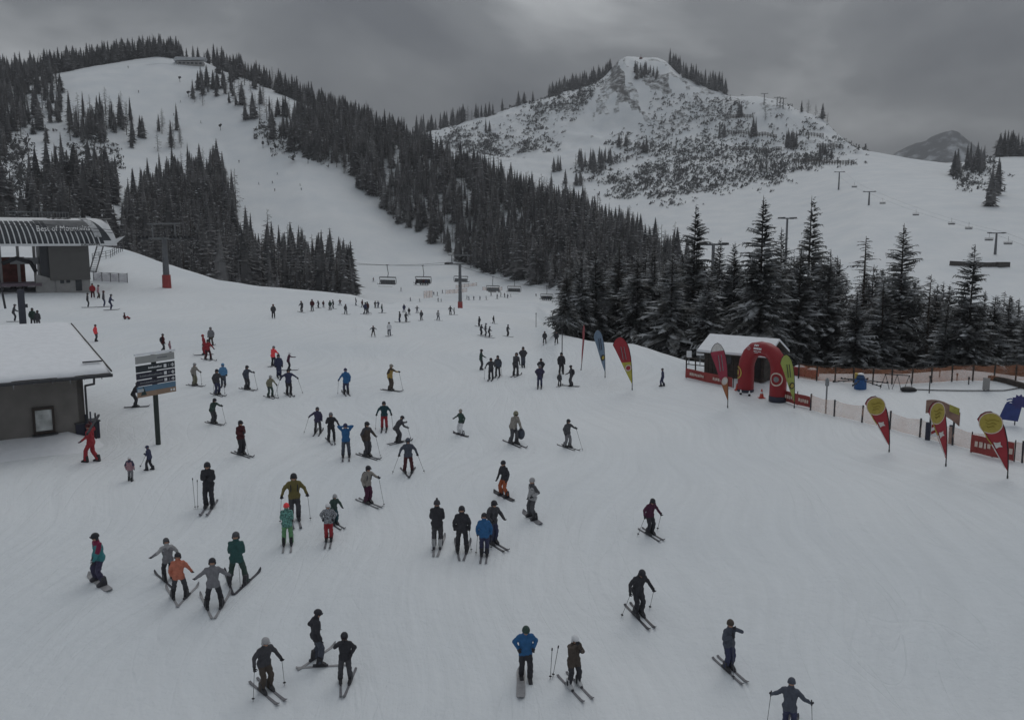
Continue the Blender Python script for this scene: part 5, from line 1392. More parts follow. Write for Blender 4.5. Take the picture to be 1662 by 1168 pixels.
# arched gate with striped barrier
p = ground(1508, 714, 30, 60); p2 = ground(1546, 720, 30, 60)
ga = thing('arched_gate', 'arched yellow green gate sign with red striped barrier behind a flag', 'gate', p, math.atan2((p2 - p).y, (p2 - p).x)); kk = (p - CAM).length / F_PX; gw = math.hypot((p2 - p).x, (p2 - p).y)
for x, nm in ((0, 'post'), (gw, 'post')):
    b = MB(); b.tube([(x, 0, -.2), (x, 0, 52 * kk)], .05, 8); b.build(nm, M_DSTEEL, ga)
    b = MB(); b.box((x - .08, 0, .45), (.22, .2, .95)); b.build('post_pad', M_NAVY, ga)
b = MB(); pr = []
for k in range(9): t = k / 8; pr.append((-.25 + (gw + .5) * t, 60 * kk - .6 * (t - .25) ** 2 * 1.6))
pr2 = pr + [(x, z - .68) for x, z in reversed(pr)]
b.prism(pr2, -.06, .06); gp_ = b.build('arched_panel', mat('gate_panel', (.24,.15,.12), .6, .3, 2.0), ga)
b = MB(); b.prism([(gw * .78, 46 * kk), (gw + .22, 42 * kk), (gw + .22, 53 * kk - .05), (gw * .78, 56 * kk)], -.075, -.062); b.build('panel_picture', mat('gate_yellow', (.36,.34,.08), .6, .3, 4.0), gp_)
b = MB(); b.box((.33, -.02, .62), (.55, .05, .75)); br_ = b.build('barrier_board', M_WHITE, ga)
for k in range(2):
    b = MB(); b.prism([(.08, .32 + .34 * k), (.58, .66 + .34 * k), (.58, .82 + .3 * k), (.08, .48 + .34 * k)], -.055, -.048); b.build('stripe', M_RED, br_)
# blue sun shaped board
p = ground(1642, 690, 30, 60); kk = (p - CAM).length / F_PX
sb_ = thing('sun_board', 'blue board with a jagged sun cut out at the right edge', 'sign', p, facing(p, -12))
M_BB = mat('board_blue', (.04, .06, .20), .5, .15, 3.0)
b = MB(); b.prism([(-17*kk, 8*kk), (7*kk, 6*kk), (11*kk, 30*kk), (-8*kk, 32*kk), (-10*kk, 29*kk)], -.04, .04); b.build('panel', M_BB, sb_)
b = MB(); pts = []
for k in range(22): a = 2 * math.pi * k / 22; r_ = (11 if k % 2 else 8) * kk; pts.append((7*kk + r_ * math.cos(a), 34*kk + r_ * math.sin(a)))
b.prism(pts, -.065, -.043); b.build('sun_shape', mat('board_blue2', (.05,.05,.17), .5), sb_)
for k in range(2):
    b = MB(); b.tube([(-9*kk, -.08, (36 - 4*k)*kk), (-4*kk, -.08, (38 - 4*k)*kk), (0, -.08, (36 - 4*k)*kk)], .04, 6); b.build('wave_trim', M_BB, sb_)
for x in (-12*kk, 4*kk): b = MB(); b.tube([(x, .08, -.2), (x, .08, 20*kk)], .03, 6); b.build('post', M_DSTEEL, sb_)
# small grey notice, dark edging beam, hose, thin poles
p = ground(1600, 634, 40, 62); kk = (p - CAM).length / F_PX
o = thing('notice_board', 'small grey notice board in the snow of the play area', 'sign', p, facing(p, 20))
b = MB(); b.box((0, 0, 10*kk), (9*kk, .08, 17*kk)); b.build('plate', M_CONC, o)
b = MB(); b.bar((-3*kk, .06, -.2), (-3*kk, .06, 12*kk), .05); b.bar((3*kk, .06, -.2), (3*kk, .06, 12*kk), .05); b.build('post', M_DWOOD, o)
pts = [ground(x, y, 40, 62) for x, y in ((1606,612),(1635,622),(1668,632))]
ed = thing('edging_beam', 'dark timber beam edging the play area at right', 'beam', pts[0])
for k in range(2):
    b = MB(); a, c = pts[k] - pts[0], pts[k+1] - pts[0]; b.bar(a + Vector((0,0,.12)), a.lerp(c, .985) + Vector((0,0,.12)), .3, .3); b.build('log', M_DWOOD, ed)
pts = [ground(x, y, 30, 62) + Vector((0, 0, .05)) for x, y in ((1488,633),(1520,635),(1560,635),(1600,636),(1630,635),(1662,630))]
b = MB(); b.tube(pts, .032, 6); tag(b.build('hose', M_DSTEEL), 'thin dark hose lying across the play area snow', 'hose')
for x, yb_, yt_, lab, m in [(1340,671,613,'grey pole with small box beside the pale net','s'),(1508,638,610,'thin dark pole in the play area, nearest','d'),(1525,612,600,'short thin stick behind the play area poles','d'),
        (1553,618,606,'leaning thin stick left of the grey notice board','d'),(1572,624,612,'thin stick just left of the grey notice board','d'),
        (912,603,533,'tall thin dark pole behind the standing group near the flags','d'),(870,531,508,'thin marker pole at the piste edge, left of two','d'),(890,531,517,'short marker pole at the piste edge, right of two','d'),
        (1093,578,556,'pale marker pole at the knoll edge by the trees','s')]:
    p = ground(x, yb_, 30, 130); h = at(x, yt_, math.hypot(p.x, p.y)).z - p.z
    o = thing('marker_pole', lab, 'pole', p, facing(p))
    b = MB(); b.tube([(0, 0, -.2), (0, 0, h)], .05 if m == 's' else .035, 6); b.build('shaft', M_STEEL if m == 's' else M_DSTEEL, o)
    if m == 's': b = MB(); b.box((0, -.08, h - .25), (.22, .14, .4)); b.build('box', M_STEEL, o)
    else: b = MB(); b.tube([(0, 0, h - .12), (0, 0, h + .02)], .055, 6); b.build('cap', M_BLACK, o)
# far nets below the middle pylon
railing([ground(688,484,300,460), ground(702,483,300,460)], 3.0, 'net_fence', 'short orange net on the far piste left of the middle pylon', 'fence', M_DSTEEL, M_PALE, (.95,), 4, M_NETP)
railing([ground(723,477,300,460), ground(758,474,300,460)], 1.7, 'net_fence', 'faint net fence on the far piste behind the middle pylon', 'fence', M_DSTEEL, M_PALE, (.95,), 6, M_NETP)
railing([ground(740,468,330,460), ground(774,464,330,460)], 1.5, 'net_fence', 'faint net fence higher on the far piste behind the middle pylon', 'fence', M_DSTEEL, M_PALE, (.95,), 6, M_NETP)
railing([ground(783,471,330,460), ground(815,471,330,460)], 1.5, 'net_fence', 'faint net fence above the far queue right of the pylon', 'fence', M_DSTEEL, M_PALE, (.95,), 6, M_NETP)

# ------------------------------------------------------------------ people
PAL = dict(black=(.038,.038,.045), charcoal=(.062,.062,.070), navy=(.045,.050,.098), dgrey=(.085,.086,.095), grey=(.19,.19,.205), lgrey=(.36,.36,.37), white=(.70,.71,.73),
  blue=(.03,.12,.28), lblue=(.11,.26,.46), red=(.30,.03,.04), bred=(.85,.075,.085), maroon=(.07,.018,.022), plum=(.075,.02,.048), orange=(.50,.17,.11), teal=(.035,.095,.092),
  green=(.045,.075,.065), olive=(.16,.135,.05), mustard=(.36,.24,.07), crimson=(.19,.02,.06), beige=(.28,.26,.235), brown=(.075,.06,.05), purple=(.05,.045,.085), pink=(.34,.20,.23),
  lime=(.13,.29,.14), rust=(.36,.10,.045), skin=(.42,.25,.18), tgreen=(.11,.25,.22), cyan=(.05,.22,.24), slate=(.075,.085,.11), khaki=(.22,.21,.15), dteal=(.02,.06,.075), boot=(.03,.03,.034),
  bootw=(.45,.46,.47), lens=(.02,.015,.02), camo=(.24,.25,.27), ski=(.06,.06,.07), skiw=(.30,.30,.31), base=(.5,.5,.5))
def pm(c):
    if c in ('tgreen', 'camo'): return mat('cloth_' + c, PAL[c], .75, .85, 16.0)
    return mat('cloth_' + c, PAL[c], .75 if c not in ('lens', 'ski', 'skiw', 'boot', 'bootw') else .4, .14, 9.0, bump=.12 if c not in ('lens',) else 0)

V3 = Vector
def ik(a, b, l1, l2, pole):
    d = b - a; L_ = min(d.length, (l1 + l2) * .998); dn = d.normalized(); b2 = a + dn * L_
    x = (l1 * l1 - l2 * l2 + L_ * L_) / (2 * L_); h = math.sqrt(max(0, l1 * l1 - x * x))
    p = pole - dn * pole.dot(dn); p = p.normalized() if p.length > 1e-5 else dn.orthogonal().normalized()
    return a + dn * x + p * h, b2
HANDS = {'side': (.10, .03, -.50), 'front': (.12, .28, -.36), 'plant': (.17, .30, -.32), 'out': (.38, .06, -.30), 'wide': (.27, .12, -.42), 'phone': (-.10, .21, .10), 'fold': (-.13, .20, -.27),
         'pocket': (.07, .10, -.36), 'head': (-.08, .05, .20), 'fwd': (.04, .46, -.16), 'low': (.03, .22, -.50), 'back': (.14, -.12, -.46), 'up': (.22, .12, .25), 'lap': (.0, .30, -.38), 'chest': (-.06, .22, -.14)}
def skeleton(P):
    """joints of the posed figure: x right, y forward, z up, feet on z = 0, standing height about 1.75"""
    bend, crouch, spr, stride = rad(P.get('bend', 4)), P.get('crouch', .15), P.get('spread', .14), P.get('stride', 0.0)
    J = {}
    sit = P.get('sit')
    if sit:
        hz = sit; pel = V3((0, 0, hz))
        for s, n in ((1, 'R'), (-1, 'L')):
            J['hip' + n] = pel + V3((s * .09, 0, -.03))
            J['ank' + n] = V3((s * spr, P.get('reach', .5), P.get('foot', .1)))
            J['knee' + n], _ = ik(J['hip' + n], J['ank' + n], .43, .42, V3((0, .4, 1)))
    else:
        k = .992 - .13 * crouch; leg = .85 * k
        hz = .10 + math.sqrt(max(.2, leg * leg - (spr - .09) ** 2 - stride * stride)) + .01
        pel = V3((0, -.16 * math.sin(bend) - .10 * crouch, hz))
        for s, n in ((1, 'R'), (-1, 'L')):
            J['hip' + n] = pel + V3((s * .09, 0, -.02))
            J['ank' + n] = V3((s * spr, -s * stride, .10))
            J['knee' + n], _ = ik(J['hip' + n], J['ank' + n], .43, .42, V3((s * .12, 1, 0)))
    t = V3((0, math.sin(bend), math.cos(bend))); f = V3((0, math.cos(bend), -math.sin(bend)))
    J['pel'] = pel; J['chest'] = pel + t * .36; J['neck'] = pel + t * .53
    hp = bend * .7 + rad(P.get('nod', 0)); hy = rad(P.get('look', 0))
    ht = V3((0, math.sin(hp), math.cos(hp)))
    J['head'] = J['neck'] + ht * .14 + V3((0, .015, 0))
    J['ht'] = ht; J['hf'] = Matrix.Rotation(-hy, 3, 'Z') @ V3((0, math.cos(hp), -math.sin(hp)))
    for s, n, key in ((1, 'R', 'hr'), (-1, 'L', 'hl')):
        sh = pel + t * .462 + V3((s * .168, 0, 0)); J['sh' + n] = sh
        h = P.get(key, 'side'); h = HANDS[h] if isinstance(h, str) else h
        tgt = sh + V3((s * h[0], h[1], h[2]))
        pole = V3((s * .75, -.7, -.45)) if not h[2] > 0 else V3((s * 1.0, -.1, -.6))
        J['elb' + n], J['hand' + n] = ik(sh, tgt, .29, .26, pole)
    return J
def capsules(P, J):
    """(a, b, ra, rb, material slot): 0 jacket 1 trousers 2 skin 3 yoke"""
    C = []; fat = P.get('bulk', 1.0)
    t = (J['chest'] - J['pel']).normalized()
    for s in (-1, 1):
        x = V3((s * .065, 0, 0))
        C.append((J['pel'] - t * .05 + x * 1.1, J['pel'] + t * .16 + x, .135 * fat, .122 * fat, 0))
        C.append((J['pel'] + t * .16 + x, J['chest'] + x * 1.35, .122 * fat, .130 * fat, 3 if P.get('yoke_low') else 0))
        C.append((J['chest'] + x * 1.35, J['chest'] + t * .09 + x * 1.15, .130 * fat, .098 * fat, 3))
    for n in 'RL': C.append((J['hip' + n], J['hip' + n].lerp(J['knee' + n], .38 if P.get('coat') else .14), .138 * fat, .128 * fat, 0))
    for n in 'RL':
        C.append((J['hip' + n], J['knee' + n], .116 * fat, .088, 1)); C.append((J['knee' + n], J['ank' + n] + V3((0, 0, .05)), .088, .096, 1))
        C.append((J['sh' + n], J['elb' + n], .078 * fat, .068, 3)); C.append((J['elb' + n], J['hand' + n], .067, .050, 0))
    C.append((J['chest'] + t * .07, J['neck'] + t * .02, .120, .096, 3)); C.append((J['neck'] - t * .02, J['head'] - J['ht'] * .07, .064, .062, 4))
    up, fw = J['ht'], J['hf']
    C.append((J['head'] - up * .03, J['head'] + up * .035, .092, .100, 2)); C.append((J['head'] - up * .075 + fw * .025, J['head'] - up * .02 + fw * .02, .060, .080, 2))
    C.append((J['head'] + fw * .098 - up * .02, J['head'] + fw * .108 - up * .035, .014, .018, 2))
    return C
def body_mesh(C, voxel):
    b = MB()
    for a, c, ra, rb, _ in C:
        d = c - a; L_ = d.length; dn = d / L_ if L_ > 1e-6 else V3((0, 0, 1))
        pts, rs_ = [], []
        for k in range(4): an = math.pi / 2 * (1 - k / 4); pts.append(a - dn * ra * math.sin(an)); rs_.append(max(.002, ra * math.cos(an)))
        pts.append(a); rs_.append(ra); pts.append(c); rs_.append(rb)
        for k in range(1, 5): an = math.pi / 2 * k / 4; pts.append(c + dn * rb * math.sin(an)); rs_.append(max(.002, rb * math.cos(an)))
        b.tube(pts, rs_, 10)
    me = b.mesh('body_raw', M_BLACK); o = bpy.data.objects.new('body_raw', me); COL.objects.link(o)
    bm = bmesh.new(); bm.from_mesh(me); bmesh.ops.recalc_face_normals(bm, faces=bm.faces); bm.to_mesh(me); bm.free()
    r_ = o.modifiers.new('r', 'REMESH'); r_.mode = 'VOXEL'; r_.voxel_size = voxel
    s_ = o.modifiers.new('s', 'SMOOTH'); s_.factor = .5; s_.iterations = 2
    dg = bpy.context.evaluated_depsgraph_get(); out = bpy.data.meshes.new_from_object(o.evaluated_get(dg))
    bpy.data.objects.remove(o); bpy.data.meshes.remove(me)
    n = len(out.polygons); cen = np.empty(n * 3); out.polygons.foreach_get('center', cen); cen = cen.reshape(-1, 3)
    best = np.full(n, 1e9); mi = np.zeros(n, np.int32)
    for a, c, ra, rb, m in C:
        a_, d_ = np.array(a), np.array(c - a); t = np.clip(((cen - a_) @ d_) / max(1e-9, d_ @ d_), 0, 1)
        dist = np.linalg.norm(cen - a_ - t[:, None] * d_, axis=1) - (ra + (rb - ra) * t); m_ = dist < best
        best[m_] = dist[m_]; mi[m_] = m
    out.materials.clear()
    for k in range(5): out.materials.append(M_BLACK)
    out.polygons.foreach_set('material_index', mi); out.polygons.foreach_set('use_smooth', np.ones(n, bool))
    # fold-like unevenness in the cloth
    nv = len(out.vertices); co = np.empty(nv * 3); out.vertices.foreach_get('co', co); co = co.reshape(-1, 3)
    no = np.empty(nv * 3); out.vertices.foreach_get('normal', no); no = no.reshape(-1, 3)
    w = (fbm(co[:, 0] * 9 + co[:, 1] * 7, co[:, 2] * 13, 21, 3)) * .044
    co += no * w[:, None]; out.vertices.foreach_set('co', co.ravel()); out.update()
    return out
# shared gear
def glove_mesh(grip):
    b = MB(); b.ball((0, 0, .045), (.045, .030, .055), 8, 6)
    for k, (x, ln) in enumerate(((-.032, .058), (-.011, .068), (.011, .064), (.031, .050))):
        p = V3((x, 0, .08)); cv = 1.5 if grip else .55
        q = p + V3((0, math.sin(cv * .5) * ln * .5, math.cos(cv * .5) * ln * .5)); e = q + V3((0, math.sin(cv) * ln * .6, math.cos(cv) * ln * .6))
        b.tube([p, q, e], [.0135, .0125, .009], 6)
    b.tube([(.036, .01, .035), (.062, .028, .062), (.060 if not grip else .045, .045, .085)], [.015, .013, .010], 6)
    return b.mesh('glove', M_BLACK, True)
GLOVE = {g: glove_mesh(g) for g in (0, 1)}
def boot_mesh():
    b = MB(); b.prism([(-.12, 0), (.19, 0), (.20, .05), (.13, .10), (.08, .13), (.075, .30), (-.075, .31), (-.11, .13)], -.058, .058)
    b.v = [(y, x, z) for x, y, z in b.v]; return b.mesh('boot', M_BLACK)
BOOT = boot_mesh()
def ski_mesh(wb, L0, L1):
    b = MB(); st = [(-L0, .03, wb * .85, 0), (-L0 + .08, .0, wb, 0), (-.3, 0, wb * .85, 0), (.2, 0, wb * .8, 0), (L1 * .75, 0, wb, 0), (L1 * .9, .03, wb * 1.1, 0), (L1 * .97, .08, wb * .8, 0), (L1, .12, wb * .3, 0)]
    for y, z, w, _ in st: b.v += [(-w, y, z), (w, y, z), (w, y, z + .022), (-w, y, z + .022)]
    for i in range(len(st) - 1):
        k = i * 4; b.f += [(k, k+1, k+5, k+4), (k+1, k+2, k+6, k+5), (k+2, k+3, k+7, k+6), (k+3, k, k+4, k+7)]
    b.f += [(3, 2, 1, 0), (len(b.v)-4, len(b.v)-3, len(b.v)-2, len(b.v)-1)]; b.m = [0] * len(b.f)
    return b.mesh('ski', M_BLACK)
SKI = ski_mesh(.044, .72, .92)
def bind_mesh():
    b = MB(); b.prism([(-.22, .022), (.25, .022), (.24, .07), (.14, .07), (.13, .034), (-.08, .034), (-.09, .09), (-.21, .09)], -.035, .035); b.v = [(y, x, z) for x, y, z in b.v]; return b.mesh('binding', M_BLACK)
BIND = bind_mesh()
def board_mesh():
    b = MB(); n = 14; Lb = .78
    for i in range(n + 1):
        t = -1 + 2 * i / n; y = t * Lb; z = .10 * max(0, (abs(t) - .78) / .22) ** 2; w = .14 * (1 - max(0, (abs(t) - .72) / .28) ** 2.2 * .85) * (.9 + .1 * abs(t))
        b.v += [(-w, y, z), (w, y, z), (w, y, z + .02), (-w, y, z + .02)]
    for i in range(n):
        k = i * 4; b.f += [(k, k+1, k+5, k+4), (k+1, k+2, k+6, k+5), (k+2, k+3, k+7, k+6), (k+3, k, k+4, k+7)]
    b.f += [(3, 2, 1, 0), (n*4, n*4+1, n*4+2, n*4+3)]; b.m = [0] * len(b.f); return b.mesh('snowboard', M_BLACK)
BOARD = board_mesh()
def helmet_mesh():
    b = MB(); b.ball((0, 0, 0), (.117, .134, .122), 16, 8, zmin=-.25); b.box((0, .135, -.0), (.15, .03, .03))
    for s in (-1, 1): b.ball((s * .097, -.01, -.06), (.03, .055, .06), 8, 6)
    return b.mesh('helmet', M_BLACK, True)
def hat_mesh(pom):
    b = MB(); b.ball((0, -.01, -.01), (.116, .128, .135), 14, 8, zmin=-.3); b.tube([(0, -.01, -.05), (0, -.01, -.01)], [.122, .122], 14)
    if pom: b.ball((0, -.01, .15), .042, 8, 6)
    return b.mesh('hat', M_BLACK, True)
def hood_mesh():
    b = MB(); b.ball((0, -.03, -.01), (.128, .142, .15), 12, 8, zmin=-.85); return b.mesh('hood', M_BLACK, True)
HEADG = {'helmet': helmet_mesh(), 'hat': hat_mesh(0), 'pom': hat_mesh(1), 'hood': hood_mesh()}
def goggle_mesh():
    b = MB(); n = 8
    for i in range(n + 1):
        a = rad(-62 + 124 * i / n); x, y = math.sin(a) * .112, math.cos(a) * .118
        b.v += [(x, y, -.005), (x, y, .052), (x * .93, y * .9, .052), (x * .93, y * .9, -.005)]
    for i in range(n):
        k = i * 4; b.f += [(k, k+4, k+5, k+1), (k+1, k+5, k+6, k+2), (k+3, k+2, k+6, k+7), (k, k+3, k+7, k+4)]
    b.f += [(0, 1, 2, 3), (n*4+3, n*4+2, n*4+1, n*4)]; b.m = [0] * len(b.f); return b.mesh('goggles', M_BLACK, True)
GOGG = goggle_mesh()
def pack_mesh():
    b = MB(); b.ball((0, -.19, .24), (.15, .10, .24), 10, 8)
    for s in (-1, 1): b.tube([(s * .09, -.1, .42), (s * .11, .04, .47), (s * .12, .145, .36), (s * .12, .13, .18)], .02, 6)
    return b.mesh('backpack', M_BLACK, True)
PACK = pack_mesh()
def lnk(name, me, par, M, m):
    o = link(name, me, par, M); o.material_slots[0].link = 'OBJECT'; o.material_slots[0].material = m; return o
BODY = {}
def basis(z, yhint):
    z = z.normalized(); x = yhint.cross(z); x = x.normalized() if x.length > 1e-5 else z.orthogonal().normalized(); y = z.cross(x)
    return Matrix((x, y, z)).transposed().to_4x4()
def pole_obj(a, c, label, group, r=.0085, up=.10):
    d = (c - a).normalized(); o = thing('ski_pole', label, 'ski pole', c, 0, group)
    b = MB(); b.tube([V3((0, 0, -.02)) , (a - c)], [r * .8, r], 5); b.build('shaft', mat('pole_shaft', (.12,.12,.13), .4), o)
    b = MB(); b.tube([(a - c) + d * .06, (a - c) - d * up], [r * 2.1, r * 2.0], 6); b.build('grip', mat('pole_grip', (.02,.02,.022), .6), o)
    b = MB(); q = -d * .09; b.tube([q, q - d * .015], [.045, .035], 8); b.build('basket', mat('pole_grip', (.02,.02,.022)), o)
    return o
def person(px, py, head, yaw, jacket, pants, label, short, pose=None, hat=('helmet', 'black'), gear='ski', poles='', glove='black', boot='boot', skic='ski',
           wedge=0.0, pack=None, yoke=None, gaiter=None, gog=True, group='people on the near slope', dmin=15, D=None, lod=0, skiyaw=None, half=False):
    """a standing person whose feet are at photo pixel (px, py) and whose head top is at y = head; yaw: 0 = facing away, 90 = facing right, 180 = facing the camera"""
    P = dict(pose or {})
    g = ground(px, py, dmin) if D is None else gp(*[at(px, py, D).x, at(px, py, D).y])
    top = at(px, head, math.hypot(g.x, g.y)).z
    key = (repr(sorted(P.items())), lod); J = skeleton(P)
    hz = max(.6, (J['head'] + J['ht'] * .14).z + .03)
    S = max(.52, min(1.16, (top - g.z) / hz))
    if key not in BODY: BODY[key] = body_mesh(capsules(P, J), .026 if lod == 0 else .045)
    rz = facing(g, yaw)
    o = thing('person', label, 'person', g, rz, group, S)
    bd = link('body', BODY[key], o)
    for k, c in enumerate((jacket, pants, 'skin', yoke or jacket, gaiter or jacket)):
        bd.material_slots[k].link = 'OBJECT'; bd.material_slots[k].material = pm(c)
    # slope of the ground in the person's own frame
    R = Matrix.Rotation(-rz, 3, 'Z'); e = .6
    gx_, gy_ = (float(hgt(g.x + e, g.y) - hgt(g.x - e, g.y)) / (2 * e), float(hgt(g.x, g.y + e) - hgt(g.x, g.y - e)) / (2 * e))
    nrm = (R @ V3((-gx_, -gy_, 1))).normalized()
    def zl(p): w = Matrix.Rotation(rz, 3, 'Z') @ (p * S) + g; return (float(hgt(w.x, w.y)) - g.z) / S
    HM = Matrix.Translation(J['head'] + J['ht'] * .035) @ basis(J['ht'], J['hf'])
    if hat: lnk({'helmet': 'helmet', 'hat': 'hat', 'pom': 'hat', 'hood': 'hood'}[hat[0]], HEADG[hat[0]], o, HM, pm(hat[1]))
    if gog and lod < 2: lnk('goggles', GOGG, o, HM @ Matrix.Translation((0, 0, -.045)), pm('lens'))
    for n in 'RL':
        s = 1 if n == 'R' else -1
        fd = J['hand' + n] - J['elb' + n]
        Mh = Matrix.Translation(J['hand' + n] - fd.normalized() * .01) @ basis(fd, V3((0, 1, .3)))
        if s < 0: Mh = Mh @ Matrix.Diagonal((-1, 1, 1, 1))
        if lod < 2: lnk('glove', GLOVE[1 if poles else 0], o, Mh @ Matrix.Scale(1.15, 4), pm(glove))
        ank = J['ank' + n]; fy = math.radians(wedge) * s
        Mf = Matrix.Translation((ank.x, ank.y, zl(V3((ank.x, ank.y, 0))) + (.035 if gear == 'ski' else .0))) @ (V3((0, 0, 1)).rotation_difference(nrm)).to_matrix().to_4x4() @ Matrix.Rotation(-fy, 4, 'Z')
        if P.get('sit'): Mf = Matrix.Translation(ank - V3((0, 0, .1))) @ Matrix.Rotation(rad(50 if gear == 'board' else 0), 4, 'X')
        if gear == 'board': Mf = Matrix.Translation((ank.x, ank.y, Mf.translation.z + .02)) @ Mf.to_3x3().to_4x4()
        if lod < 2: lnk('boot', BOOT, o, Mf, pm(boot))
        if gear == 'ski':
            sk_ = lnk('ski', SKI, o, Mf @ Matrix.Translation((0, 0, -.03)), pm(skic))
            if lod == 0: lnk('binding', BIND, sk_, Matrix.Identity(4), pm('charcoal'))
        if gear == 'board1' and s > 0:                       # one foot strapped in
            lnk('snowboard', BOARD, o, Matrix.Translation((ank.x + .05, ank.y + .3, zl(V3((ank.x, ank.y + .3, 0))) + .01)) @ (V3((0,0,1)).rotation_difference(nrm)).to_matrix().to_4x4() @ Matrix.Rotation(rad(skiyaw or 0), 4, 'Z'), pm(skic))
    if gear == 'board':
        c = (J['ankR'] + J['ankL']) / 2; Mq = Matrix.Translation((c.x, c.y, zl(V3((c.x, c.y, 0))) + .005)) @ (V3((0,0,1)).rotation_difference(nrm)).to_matrix().to_4x4() @ Matrix.Rotation(rad(90 if skiyaw is None else skiyaw), 4, 'Z')
        if P.get('sit'): Mq = Matrix.Translation(c - V3((0, 0, .07))) @ Matrix.Rotation(rad(50), 4, 'X') @ Matrix.Rotation(rad(90), 4, 'Z')
        lnk('snowboard', BOARD, o, Mq, pm(skic))
    if pack:
        t = (J['chest'] - J['pel']).normalized(); lnk('backpack', PACK, o, Matrix.Translation(J['pel']) @ basis(t, V3((0, 1, 0))), pm(pack))
    # poles are held things: top-level
    W = Matrix.Translation(g) @ Matrix.Rotation(rz, 4, 'Z') @ Matrix.Scale(S, 4)
    tips = {'plant': (.10, .22), 'trail': (.16, -.62), 'down': (.08, -.02), 'wide': (.34, -.12), 'swing': (.10, -.38), 'fore': (.05, .55)}
    if poles and lod < 2:
        for n in poles.split()[0]:
            s = 1 if n == 'R' else -1; h = J['hand' + n] + (J['hand' + n] - J['elb' + n]).normalized() * .06
            dx, dy = tips[poles.split()[1]]; tx, ty = h.x + s * dx, h.y + dy
            if poles.split()[1] == 'swing': tip = V3((tx, ty, max(zl(V3((tx, ty, 0))), h.z - 1.0)))
            else: tip = V3((tx, ty, zl(V3((tx, ty, 0)))))
            pole_obj(W @ h, W @ tip, '%s hand ski pole of the %s' % ('right' if s > 0 else 'left', short), 'ski poles in hands', .0085 if lod == 0 else .011)
    return o

ST = dict(crouch=.12, bend=3)                                         # relaxed standing
def ps(**k): d = dict(ST); d.update(k); return d
N_ = person
# nearest row
N_(162,947,862,247,'cyan','purple','snowboarder in crimson and teal jacket riding alone at far left','snowboarder in crimson and teal',ps(spread=.24,crouch=.35,hr='side',hl='low',bend=8),gear='board',yoke='crimson',gaiter='lgrey',skic='skiw',pack=None,boot='charcoal',skiyaw=90)
N_(274,942,872,345,'grey','black','skier with pale shouldered grey jacket and spread arms behind the orange one','skier with pale shouldered grey jacket',ps(spread=.16,crouch=.3,hr='wide',hl='out',bend=10),hat=('helmet','dgrey'),yoke='lgrey',wedge=8)
N_(292,972,896,8,'orange','charcoal','child skier in orange jacket with skis in a V','child in orange jacket',ps(spread=.24,crouch=.3,hr='wide',hl='side',bend=10),wedge=22,skic='skiw')
N_(348,988,905,4,'grey','black','skier in plain grey jacket with arms held out, skis in a V','skier in plain grey jacket with arms out',ps(spread=.24,crouch=.35,hr='out',hl='out',bend=12),wedge=16,skic='skiw')
N_(386,950,862,12,'teal','green','skier in dark teal jacket with two poles tucked back','skier in dark teal jacket',ps(spread=.26,crouch=.2,hr='fold',hl='fold',bend=6),hat=('helmet','dgrey'),poles='R trail',wedge=20,boot='charcoal')
N_(432,1122,1031,150,'charcoal','brown','skier in charcoal jacket with pale helmet and two poles, bottom left','skier with pale helmet at bottom left',ps(spread=.13,crouch=.3,hr='wide',hl='wide',bend=12),hat=('helmet','lgrey'),poles='RL down',skic='grey')
N_(515,1076,988,70,'black','slate','skier in black jacket looking right with skis apart','skier in black jacket looking right',ps(spread=.22,crouch=.2,hr='side',hl='pocket',bend=5,look=35,nod=12),wedge=24,skic='skiw')
N_(561,1108,1025,188,'black','charcoal','skier in black holding one hand to the face, bottom left','skier in black with a hand at the face',ps(spread=.17,crouch=.12,hr='phone',hl='pocket'),hat=('hood','black'),skic='grey',wedge=-8)
N_(853,1104,1013,172,'blue','black','snowboarder in bright blue jacket with one foot on the board','snowboarder in bright blue jacket',ps(spread=.12,stride=.10,crouch=.15,hr='pocket',hl='pocket',nod=22),hat=('hat','green'),gear='board1',yoke='blue',gaiter='green',skic='skiw',gog=False,skiyaw=-8)
N_(931,1114,1028,148,'brown','black','skier in dark brown jacket with white helmet, holding up a phone','skier with white helmet and phone',ps(spread=.17,crouch=.12,hr='phone',hl='chest',coat=1,nod=10),hat=('helmet','white'),skic='grey',boot='bootw')
N_(1182,1088,1003,141,'slate','navy','blue grey skier at lower right with a hand raised to the face','blue grey skier at lower right',ps(spread=.10,crouch=.12,hr='chest',hl='phone'),hat=('hat','brown'),poles='R plant',skic='grey',gog=False)
N_(1280,1192,1100,8,'slate','navy','skier cut off by the bottom edge, with pale blue cap','skier cut off by the bottom edge',ps(spread=.12,crouch=.25,hr='out',hl='out',bend=14),hat=('hat','slate'),poles='RL down')
N_(1036,999,921,148,'black','black','skier all in black with head bowed, gliding at right','skier all in black with head bowed',ps(spread=.11,crouch=.35,hr='wide',hl='wide',bend=16,nod=25),poles='RL swing',skic='ski')
N_(1055,868,807,142,'plum','black','skier in plum jacket gliding alone at right','skier in plum jacket',ps(spread=.11,crouch=.32,hr='wide',hl='wide',bend=12,nod=20),poles='RL swing')
N_(710,890,810,6,'black','charcoal','skier in black with bobble hat, leftmost of the standing four','skier in black with bobble hat',ps(spread=.12,hr='fold',hl='fold'),hat=('pom','charcoal'),poles='L trail',boot='bootw',skic='skiw',wedge=4)
N_(750,897,820,2,'black','black','skier in black standing between the bobble hat and the blue jacket','skier in black between bobble hat and blue jacket',ps(spread=.17,hr='side',hl='side'),poles='R down',wedge=8,skic='grey')
N_(786,903,832,4,'blue','navy','skier in royal blue jacket and dark helmet, nearest of the standing four','skier in royal blue jacket and dark helmet',ps(spread=.11,hr='side',hl='side',bend=8),poles='L down',skic='grey')
